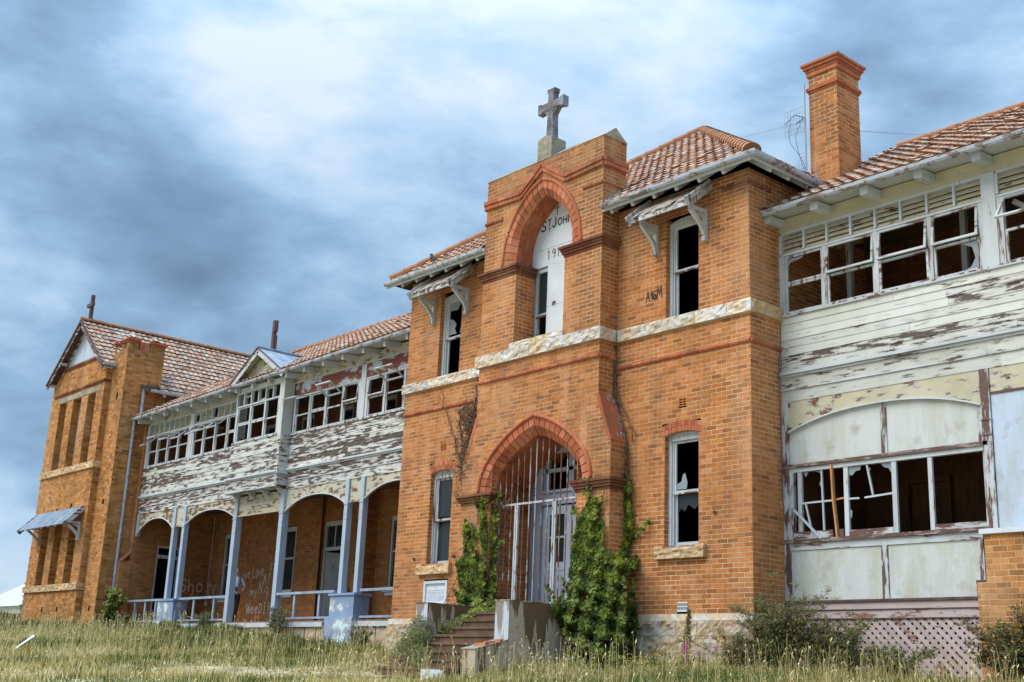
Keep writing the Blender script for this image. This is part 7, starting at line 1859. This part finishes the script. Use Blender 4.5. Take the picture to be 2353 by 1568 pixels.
# ---------------------------------------------------------------- grass
def grass_field():
    N = 210000
    # positions in the strip between the building and the lower edge of the view
    x = rng.uniform(-46, 6, N*2); y = -np.abs(rng.normal(0, 1, N*2))*4.6+rng.uniform(0, .75, N*2)
    # clumping and bare path
    def cl(x, y, s, o): return .5+.25*(np.sin(x*s+o)*np.cos(y*s*1.3+o*2)+np.sin(x*s*2.3-y*s*1.7+o)*1.0)
    c1 = cl(x, y, 1.1, .3); c2 = cl(x, y, 3.1, 1.7)
    path = np.exp(-(((y+3.1-.25*(x+7))/.9)**2))*np.clip((x+13)/2, 0, 1)*np.clip((-3.9-x)/.5, 0, 1)
    keep = rng.random(N*2) < (.12+.55*c1+.60*cl(x, y, 5.3, .9))*(1-.95*path)
    keep &= ~((x > -6.65) & (x < -3.75) & (y > -2.95)) & ~((x > -3.75) & (y > -.12-.0*(x)) & (x < .0)) & (y > -17) & ~((x > -10.55) & (x <= -6.6) & (y > -.1)) & ~((x > 0) & (y > .84)) & ~((x < -27) & (y > -.42) & (x > -33.5)) & ~((x > -7.5) & (x < -3.0) & (y > -.6))
    # keep only what can be seen or nearly so
    dx, dy = x-CAMP[0], y-CAMP[1]; d = np.hypot(dx, dy)
    u = (dx*_r[0]+dy*_r[1])/(dx*math.sin(YAW)+dy*math.cos(YAW)); keep &= (np.abs(u) < .52) & ((dx*math.sin(YAW)+dy*math.cos(YAW)) > 3)
    keep &= rng.random(N*2) < np.clip(30/d, .35, 1)
    x, y, c1, c2, d = x[keep][:N], y[keep][:N], c1[keep][:N], c2[keep][:N], d[keep][:N]
    n = len(x); z = zg(x, y)-.02
    near = np.clip((y+2.6)/2.2, 0, 1)               # greener close under the building
    c4 = cl(x, y, .45, 2.2)
    dry = np.clip(.43+.34*(c1-.5)*2+.40*(c4-.5)-.34*near*np.clip((-x-7)/6, 0, 1)+.22*(c2-.5)+.17*rng.normal(0, 1, n)-.10*np.clip((-x-14)/20, 0, 1)+.06, 0, 1)
    h = (.07+.17*rng.random(n)**1.5+.09*c2+.07*near*rng.random(n))*np.where(rng.random(n) < .07, 1.6, 1)
    c5 = cl(x, y, 5.3, .9); c6 = cl(x, y, 1.9, 4.1)
    h *= .38+.85*np.clip(c5, 0, 1)*np.clip(.4+c6, 0, 1.3)
    h *= np.clip(1-.65*np.exp(-(((y+3.1-.25*(x+7))/1.5)**2))*np.clip((x+14)/2, 0, 1)*np.clip((-3.6-x)/.5, 0, 1), .3, 1)
    a = rng.random(n)*6.283; lean = rng.uniform(.05, .55, n)*h; w = rng.uniform(.005, .011, n)*np.clip(d/20, .9, 1.9)
    dxl, dyl = np.cos(a)*lean, np.sin(a)*lean
    b = a+1.57+rng.normal(0, .5, n); wx, wy = np.cos(b)*w, np.sin(b)*w
    V = np.zeros((n, 6, 3))
    for k, (t, ww) in enumerate(((0, 1), (.55, .8), (1, .12))):
        px, py, pz = x+dxl*t**1.8, y+dyl*t**1.8, z+h*(t-.12*t*t)
        V[:, 2*k] = np.stack([px-wx*ww, py-wy*ww, pz], 1); V[:, 2*k+1] = np.stack([px+wx*ww, py+wy*ww, pz], 1)
    q = np.array(((0, 1, 3, 2), (2, 3, 5, 4)))
    F = (np.arange(n)[:, None, None]*6+q[None]).reshape(-1, 4)
    tag(link(bpy.data.objects.new('grass', fastmesh('grass', V.reshape(-1, 3), F, np.repeat(dry, 2), 'grass')), None, None, 'stuff'), 'long dry and green grass covering the slope', 'grass')
    # seed heads on taller stalks
    m_ = 8000; idx = rng.choice(n, m_); X, Y, Z = x[idx], y[idx], z[idx]; H = rng.uniform(.28, .72, m_); ok = dry[idx] > .42
    X, Y, Z, H = X[ok], Y[ok], Z[ok], H[ok]; m_ = len(X); a = rng.random(m_)*6.28; ln = rng.uniform(.05, .25, m_)
    tip = np.stack([X+np.cos(a)*ln, Y+np.sin(a)*ln, Z+H], 1); base = np.stack([X, Y, Z], 1); w = .0035*np.clip(np.hypot(X-CAMP[0], Y-CAMP[1])/20, .9, 1.8)
    side = np.stack([np.cos(a+1.3), np.sin(a+1.3), np.zeros(m_)], 1)*w[:, None]
    V1 = np.stack([base-side, base+side, tip+side*.6, tip-side*.6], 1)
    hs = rng.uniform(.05, .13, m_); dirv = np.stack([np.cos(a)*.6, np.sin(a)*.6, rng.uniform(-.4, .8, m_)], 1); dirv /= np.linalg.norm(dirv, axis=1)[:, None]
    s2 = np.stack([np.cos(a+1.57), np.sin(a+1.57), np.zeros(m_)], 1)*(.006+.007*rng.random(m_))[:, None]
    V2 = np.stack([tip, tip+dirv*hs[:, None]*.5+s2, tip+dirv*hs[:, None], tip+dirv*hs[:, None]*.5-s2], 1)
    V = np.concatenate([V1, V2]).reshape(-1, 3); F = np.arange(len(V)).reshape(-1, 4)
    tag(link(bpy.data.objects.new('seed_heads', fastmesh('seed_heads', V, F, np.concatenate([np.full(m_, .8), rng.uniform(.70, .93, m_)]), 'grass')), None, None, 'stuff'), 'pale seed heads standing above the dry grass', 'grass')
    # scattered yellow flowers
    k = 700; X = np.concatenate([rng.normal(-1.2, .9, 420), rng.uniform(-24, -2, 280)]); Y = np.concatenate([-.8-np.abs(rng.normal(0, .5, 420)), -rng.uniform(.3, 5, 280)]); ok = ~((X > -6.65) & (X < -3.75) & (Y > -3)); X, Y = X[ok], Y[ok]
    P = np.stack([X, Y, zg(X, Y)+rng.uniform(.10, .34, len(X))], 1)
    o = leaf_cloud('wild_flowers', P, np.tile((.2, -.6, .8), (len(P), 1)), np.full(len(P), .032), rng.random(len(P)), 'yellow', None, 'tiny yellow flowers scattered through the grass', False); o['category'] = 'flowers'
    # low broad weeds in the sward
    wn_ = 7500; X = rng.uniform(-40, 5, wn_); Y = -np.abs(rng.normal(0, 1, wn_))*2.2+.4; ok = ~((X > -6.65) & (X < -3.75) & (Y > -3)) & ~((X > -10.5) & (Y > -.1)) & ~((X < -27) & (Y > -.45)); X, Y = X[ok], Y[ok]
    P = np.repeat(np.stack([X, Y, zg(X, Y)], 1), 7, 0); P = P+np.abs(rng.normal(0, 1, P.shape))*np.array([0, 0, .10])+rng.normal(0, .08, P.shape)*np.array([1, 1, 0])
    o = leaf_cloud('ground_weeds', P, np.tile((.2, -.4, .9), (len(P), 1)), np.full(len(P), .07), .2+.7*rng.random(len(P)), 'shrubleaf', None, 'low leafy weeds among the grass', False); o['category'] = 'weeds'
grass_field()
for k, (x, y, lab) in enumerate(((-22.75, .80, 'arching straw-coloured grass plume in front of the far veranda rail'), (-24.7, .55, 'pale seeding grass tuft left of the far pedestal'), (-12.6, .6, 'tall straw grass tuft behind the rail by the central block'))):
    mb = MB(); T = thing('grass_tuft', lab, 'grass', (x, y, float(zg(x, y))), 'tall grass tufts by the veranda')
    for i in range(9):
        a = R2.uniform(-.9, .9); h = R2.uniform(.6, 1.0); mb.tube(cr_curve([(x, y, float(zg(x, y))), (x+a*.2, y, .3*h+float(zg(x, y))+.2), (x+a*.5, y, h*.75+float(zg(x, y))), (x+a*.85, y, h*.62+float(zg(x, y)))], 8), .007, 4, R2.uniform(.7, .95))
    mb.build('stalks', 'grass', T)

# ---------------------------------------------------------------- antenna, wire, bird, person, far house
T = thing('tv_antenna', 'wire grid television antenna on a pole against the chimney', 'antenna', (-.02, 1.85, 8.1))
mb = MB(); mb.tube([(-.02, 1.86, 8.05), (-.03, 1.86, 10.55)], .018, 6); mb.build('pole', 'gutter', T)
mb = MB()
def grid(x0, x1, z0, z1, nx, nz, y, r=.005):
    for i in range(nx+1): x = x0+(x1-x0)*i/nx; mb.tube([(x, y, z0), (x, y-.03, (z0+z1)/2), (x, y, z1)], r, 4)
    for j in range(nz+1): z = z0+(z1-z0)*j/nz; mb.tube([(x0, y, z), (x1, y, z)], r, 4)
grid(-.50, -.06, 9.52, 10.06, 6, 5, 1.85, .0045); grid(-.22, -.05, 8.65, 9.05, 3, 5, 1.85, .003)
mb.build('reflector', 'wiregrid', T)
mb = MB(); mb.tube([(-.03, 1.83, 9.80), (-.14, 1.7, 9.84), (-.2, 1.62, 9.76), (-.28, 1.55, 9.62)], .009, 6); mb.tube([(-.03, 1.83, 9.80), (-.1, 1.66, 9.62)], .012, 6)
mb.tube(cr_curve([(-.2, 1.62, 9.76), (-.26, 1.65, 9.3), (-.12, 1.75, 9.0), (-.03, 1.84, 8.7), (-.02, 1.84, 8.3)], 12), .005, 5); mb.tube(cr_curve([(-.04, 1.8, 9.75), (-.14, 1.7, 9.4), (-.12, 1.75, 9.05), (-.04, 1.84, 8.6)], 12), .005, 5); mb.build('cable', 'wire', T)
mb = MB(); C = [(-1.95-12*t, 3+10*t, 10.54-.1*t-1.2*t*(1-t)) for t in np.linspace(0, 1, 10)]
_q = CAMP+(_fw+_r2*((2900-2048)/FPX)-_u2*((568-1365)/FPX))*((6-CAMP[1])/(_fw+_r2*((2900-2048)/FPX)-_u2*((568-1365)/FPX))[1]); mb.tube([(-.05, 1.86, 9.74), tuple(_q)], .006, 4); tag(mb.build('overhead_wire', 'wiregrid'), 'thin grey wire running from the antenna behind the central roof', 'wire')
mb = MB(); mb.tube([(.6, 2.7, 9.6), (1.0, 4.2, 9.9), (1.3, 5.2, 10.25)], .007, 4); tag(mb.build('overhead_wire', 'wiregrid'), 'thin grey wire behind the chimney down to the right-hand roof', 'wire')

def lump(name, chain, mats, parent=None, sub=2, label=None):
    """continuous skinned body: chain = (joints, edges, radii)"""
    J, E, Rd = chain
    me = bpy.data.meshes.new(name); me.from_pydata(J, E, []); o = bpy.data.objects.new(name, me); COL.objects.link(o)
    sk = o.modifiers.new('skin', 'SKIN'); me.skin_vertices.new() if not me.skin_vertices else None
    for i, r_ in enumerate(Rd):
        v = me.skin_vertices[0].data[i]; v.radius = r_ if isinstance(r_, tuple) else (r_, r_); v.use_root = (i == 0)
    ss = o.modifiers.new('smooth', 'SUBSURF'); ss.levels = ss.render_levels = sub
    dg = bpy.context.evaluated_depsgraph_get(); m2 = bpy.data.meshes.new_from_object(o.evaluated_get(dg)); bpy.data.objects.remove(o)
    m2.materials.clear()
    for m_ in mats: m2.materials.append(M[m_])
    m2.polygons.foreach_set('use_smooth', [True]*len(m2.polygons))
    return m2
M['skin'] = plain('skin', (0.42, 0.22, 0.14), 0.6, .1); M['trousers'] = plain('dark_trousers', (0.030, 0.026, 0.045), .9, .2); M['hair'] = plain('dark_hair', (0.03, 0.02, 0.015), .8, .2); M['boot'] = plain('dark_shoe', (0.02, .018, .016), .7, .1); M['camera_black'] = plain('camera_body', (0.015, .015, .017), .4, .1)
m, nt, b = newmat('pale_striped_shirt', .9); w_ = nt.nodes.new('ShaderNodeTexWave'); w_.bands_direction = 'Z'; w_.inputs['Scale'].default_value = 14; g_ = nt.nodes.new('ShaderNodeNewGeometry'); lk(nt, g_.outputs['Position'], w_.inputs[0]); lk(nt, ramp(nt, w_.outputs[0], ((.35, (.38, .42, .56)), (.65, (.62, .64, .70)))), b.inputs['Base Color']); M['shirt'] = m
def person():
    px, py = -21.17, 1.72
    T = thing('person', 'man in a short-sleeved striped shirt and dark trousers holding a camera behind the veranda post', 'person', (px, py, .02))
    # local frame: l = sideways (positive to the viewer's right), f = towards the viewer
    f = np.array([CAMP[0]-px, CAMP[1]-py, 0]); f /= np.linalg.norm(f); l = np.array([-f[1], f[0], 0])
    s = 1.665/1.72
    def P(a, b_, z): return tuple(np.array([px, py, .02])+(l*a+f*b_)*s+np.array([0, 0, z*s]))
    J = [P(0, 0, .93), P(0, .0, 1.10), P(0, .01, 1.30), P(0, 0, 1.42), P(0, .01, 1.49), P(0, .02, 1.57), P(0, .02, 1.60),
         P(-.09, 0, .88), P(-.10, .02, .50), P(-.10, -.01, .09), P(-.11, .10, .04), P(.09, 0, .88), P(.06, .02, .50), P(.02, -.01, .09), P(.02, .10, .04),
         P(-.17, 0, 1.40), P(-.27, .03, 1.15), P(-.24, .17, .99), P(-.10, .24, 1.08), P(.17, 0, 1.40), P(.27, .03, 1.15), P(.20, .17, 1.0), P(.05, .24, 1.06)]
    E = [(0, 1), (1, 2), (2, 3), (3, 4), (4, 5), (5, 6), (0, 7), (7, 8), (8, 9), (9, 10), (0, 11), (11, 12), (12, 13), (13, 14), (3, 15), (15, 16), (16, 17), (17, 18), (3, 19), (19, 20), (20, 21), (21, 22)]
    Rd = [(.15, .11), (.145, .11), (.165, .115), (.10, .085), .055, .05, .04, .085, .062, .045, .04, .085, .062, .045, .04, .062, .05, .042, .032, .062, .05, .042, .032]
    me = lump('body', (J, E, Rd), ['shirt', 'trousers', 'skin', 'boot', 'hair'])
    zz = np.array([0, 0, 0.]); 
    for p in me.polygons:
        c = np.array(p.center)-np.array([px, py, .02]); z = c[2]/s; a = (c@l)/s; b_ = (c@f)/s
        p.material_index = 3 if z < .10 else 1 if (z < .94 and abs(a) < .21 and b_ < .13) else 2 if z > 1.475 else 2 if (z < 1.20 and (abs(a) > .19 or b_ > .14)) else 0
        if z > 1.60 and (b_ < .04 or z > 1.70): p.material_index = 4
    at = me.attributes.new('rnd', 'FLOAT', 'FACE'); me.attributes.new('g', 'FLOAT', 'FACE')
    bo = link(bpy.data.objects.new('body', me), T)
    mb = MB()
    mb.obox(P(-.03, .31, 1.07), np.array(l)*.075, np.array(f)*.03, (0, 0, .05)); mb.tube([P(-.03, .33, 1.07), P(-.03, .43, 1.07)], .035, 10); mb.obox(P(-.03, .31, 1.13), np.array(l)*.03, np.array(f)*.025, (0, 0, .02)); mb.build('camera', 'camera_black', bo)
    mb = MB(); mb.tube([P(-.09, .31, 1.09), P(-.12, .15, 1.25), P(-.08, .10, 1.42), P(-.06, -.04, 1.50)], .013, 5); mb.tube([P(.04, .31, 1.09), P(.10, .15, 1.25), P(.08, .10, 1.42), P(.06, -.04, 1.50)], .013, 5); mb.build('strap', 'black', bo)
    mb = MB()
    for sx in (-1, 1):
        mb.obox(P(.032*sx, .108, 1.625), l*.012, f*.006, (0, 0, .005)); 
        mb.tube([P(.088*sx, .02, 1.60), P(.09*sx, .02, 1.64)], .014, 6)
    mb.obox(P(0, .122, 1.595), l*.012, f*.014, (0, 0, .022)); mb.obox(P(0, .112, 1.553), l*.025, f*.005, (0, 0, .005)); mb.build('face', 'skin', bo)
    hd = MB(); cc = np.array(P(0, .03, 1.625)); nl, nr_ = 14, 10
    for i in range(nr_+1):
        ph = math.pi*i/nr_
        for j in range(nl):
            th = 2*math.pi*j/nl; q = np.array([math.sin(ph)*math.cos(th), math.sin(ph)*math.sin(th), math.cos(ph)])
            wz = 1-.18*max(0, -q[2])
            hd.V.append(tuple(cc+(l*q[0]*.082*wz+f*q[1]*.098*wz)*s+np.array([0, 0, q[2]*.118*s])))
    for i in range(nr_):
        for j in range(nl):
            q1 = (i*nl+j, i*nl+(j+1) % nl, (i+1)*nl+(j+1) % nl, (i+1)*nl+j)
            m_ = np.mean([hd.V[k] for k in q1], 0)-cc; hair = (m_[2] > .045 and m_@f < .06) or m_@f < -.02 and m_[2] > -.06 or m_[2] > .085
            hd.face(q1, .5, 0, 1 if hair else 0)
    hd.build('head', ['skin', 'hair'], bo, smooth=True)
    # fingers around the camera body
    mb = MB()
    for sx, a0 in ((-1, -.115), (1, .055)):
        for k in range(4): mb.tube([P(a0, .25, 1.05+.014*k), P(a0-.008*sx*-1, .30, 1.052+.014*k), P(a0+.022*(-sx), .345, 1.055+.014*k)], [.009, .0085, .007], 5)
        mb.tube([P(a0, .25, 1.04), P(a0-.02*sx, .29, 1.015), P(a0-.045*sx, .33, 1.02)], [.010, .009, .008], 5)
    mb.build('fingers', 'skin', bo)
person()
def bird():
    x, y, z = -9.80, .02, 8.50
    T = thing('bird', 'dark bird with a white breast patch perched on the left roof slope', 'bird', (x, y, z))
    J = [(x+.05, y, z+.10), (x+.02, y, z+.16), (x-.02, y, z+.23), (x-.035, y, z+.29), (x-.055, y, z+.295), (x+.12, y+.02, z+.04), (x+.20, y+.04, z-.03)]
    me = lump('body', (J, [(0, 1), (1, 2), (2, 3), (3, 4), (0, 5), (5, 6)], [.058, .062, .042, .036, .022, .035, .02]), ['black', 'marble'])
    for p in me.polygons: p.material_index = 1 if (p.center[0] < x-.005 and p.center[2] < z+.17 and p.center[2] > z+.09) else 0
    bo = link(bpy.data.objects.new('body', me), T)
    mb = MB(); mb.tube([(x-.06, y, z+.295), (x-.13, y-.01, z+.285)], [.014, .003], 6); mb.build('beak', 'camera_black', bo); mb = MB(); mb.tube([(x+.03, y-.02, z+.10), (x+.03, y-.02, z)], .006, 5); mb.tube([(x+.05, y+.02, z+.10), (x+.05, y+.02, z)], .006, 5); mb.build('legs', 'camera_black', bo)
    mb = MB(); mb.prism([(-.02, .19), (.10, .10), (.22, -.02), (.13, .03), (.02, .10)], lambda u, v, t: (x+u, y+t, z+v), -.062, .062); mb.build('wings', 'black', bo)
bird()
# white-roofed house far beyond the left corner
T = thing('house', 'distant white-roofed house beyond the left end of the building', 'house', (-95, 24, 0))
def hp(u, v, Y):     # where a line of sight meets the vertical plane y = Y
    q = _fw+_r2*((u-2048)/FPX)-_u2*((v-1365)/FPX); return CAMP+q*((Y-CAMP[1])/q[1])
e0, e1, r0, r1 = (Vector(hp(*q)) for q in ((-110, 2432, 22), (330, 2432, 22), (130, 2322, 26), (330, 2322, 26)))
e1.z = e0.z; r1.z = r0.z; dn = Vector((0, 0, -1))
mb = MB(); mb.poly([e0, e1, r1, r0]); bk = Vector((0, 8, 0)); mb.poly([e0, r0, e0+bk]); mb.poly([e0+bk, e1+bk, r1, r0]); mb.build('roof', 'farroof', T)
mb = MB(); ins = Vector((.5, .4, 0))
w0, w1 = e0+ins, e1+Vector((-.5, .4, 0)); w2, w3 = w1+bk-Vector((0, .8, 0)), w0+bk-Vector((0, .8, 0))
for p, q in ((w0, w1), (w1, w2), (w2, w3), (w3, w0)): mb.poly([p, q, q+dn*4, p+dn*4])
mb.build('wall', 'panel', T)
for k in (.2, .5, .8):
    p = w0.lerp(w1, k)+Vector((0, -.05, -1.2)); mb = MB(); mb.box(p.x-.6, p.x+.6, p.y-.05, p.y+.03, p.z-.7, p.z+.5); mb.build('window', 'glass', T)
# ---------------------------------------------------------------- pieces that do not touch become parts of their own
KEEP = {'graffiti', 'lettering', 'inscription', 'paint_splash', 'stems', 'stem', 'leaves', 'petals', 'dead_leaves', 'stalks', 'brick', 'roof_tile', 'ridge_tile', 'stone',
        'body', 'fingers', 'face', 'legs', 'wings', 'strap', 'slats', 'roof_tiles', 'brickwork', 'arch_soffit', 'shingle', 'sash', 'slat', 'brick_wall', 'brickwork_bed', 'tiled_roof', 'reflector', 'cable', 'front_face', 'stained_face'}
def explode(o):
    me = o.data; nv = len(me.vertices)
    if nv > 6000 or me.users > 1: return
    co = np.empty(nv*3); me.vertices.foreach_get('co', co); co = co.reshape(-1, 3)
    par = list(range(nv))
    def find(i):
        while par[i] != i:
            par[i] = par[par[i]]; i = par[i]
        return i
    for p in me.polygons:
        r0 = find(p.vertices[0])
        for v in p.vertices[1:]: par[find(v)] = r0
    roots = np.array([find(i) for i in range(nv)]); ids, inv = np.unique(roots, return_inverse=True)
    if len(ids) < 2: return
    lo = np.array([co[inv == k].min(0) for k in range(len(ids))])-.02; hi = np.array([co[inv == k].max(0) for k in range(len(ids))])+.02
    cp = list(range(len(ids)))
    def cf(i):
        while cp[i] != i: i = cp[i]
        return i
    for i in range(len(ids)):
        for j in np.nonzero(((lo <= hi[i]) & (hi >= lo[i])).all(1))[0]:
            a, b_ = cf(i), cf(int(j))
            if a != b_: cp[b_] = a
    cl = np.array([cf(i) for i in range(len(ids))])
    groups = np.unique(cl)
    if len(groups) < 2: return
    vcl = cl[inv]
    rn = np.empty(len(me.polygons), np.float32); gg = np.empty_like(rn); mi = np.empty(len(me.polygons), np.int32)
    me.attributes['rnd'].data.foreach_get('value', rn); me.attributes['g'].data.foreach_get('value', gg); me.polygons.foreach_get('material_index', mi)
    sm = me.polygons[0].use_smooth
    for k, gid in enumerate(groups):
        mb = MB(); vi = np.nonzero(vcl == gid)[0]; mp = {int(v): i for i, v in enumerate(vi)}
        mb.V = [tuple(co[v]) for v in vi]
        for p in me.polygons:
            if vcl[p.vertices[0]] == gid: mb.face(tuple(mp[v] for v in p.vertices), float(rn[p.index]), float(gg[p.index]), int(mi[p.index]))
        nm = mb.mesh(me.name.split('.')[0], list(me.materials), sm)
        if k == 0: first = nm
        else:
            n = bpy.data.objects.new(o.name.split('.')[0], nm); COL.objects.link(n); n.parent = o.parent; n.matrix_parent_inverse = o.matrix_parent_inverse.copy(); n.matrix_basis = o.matrix_basis.copy()
    o.data = first
    if 'label' in o: del o['label']
for o in [o for o in bpy.data.objects if o.type == 'MESH' and o.parent is not None and o.name.split('.')[0] not in KEEP and 'kind' not in o]:
    explode(o)
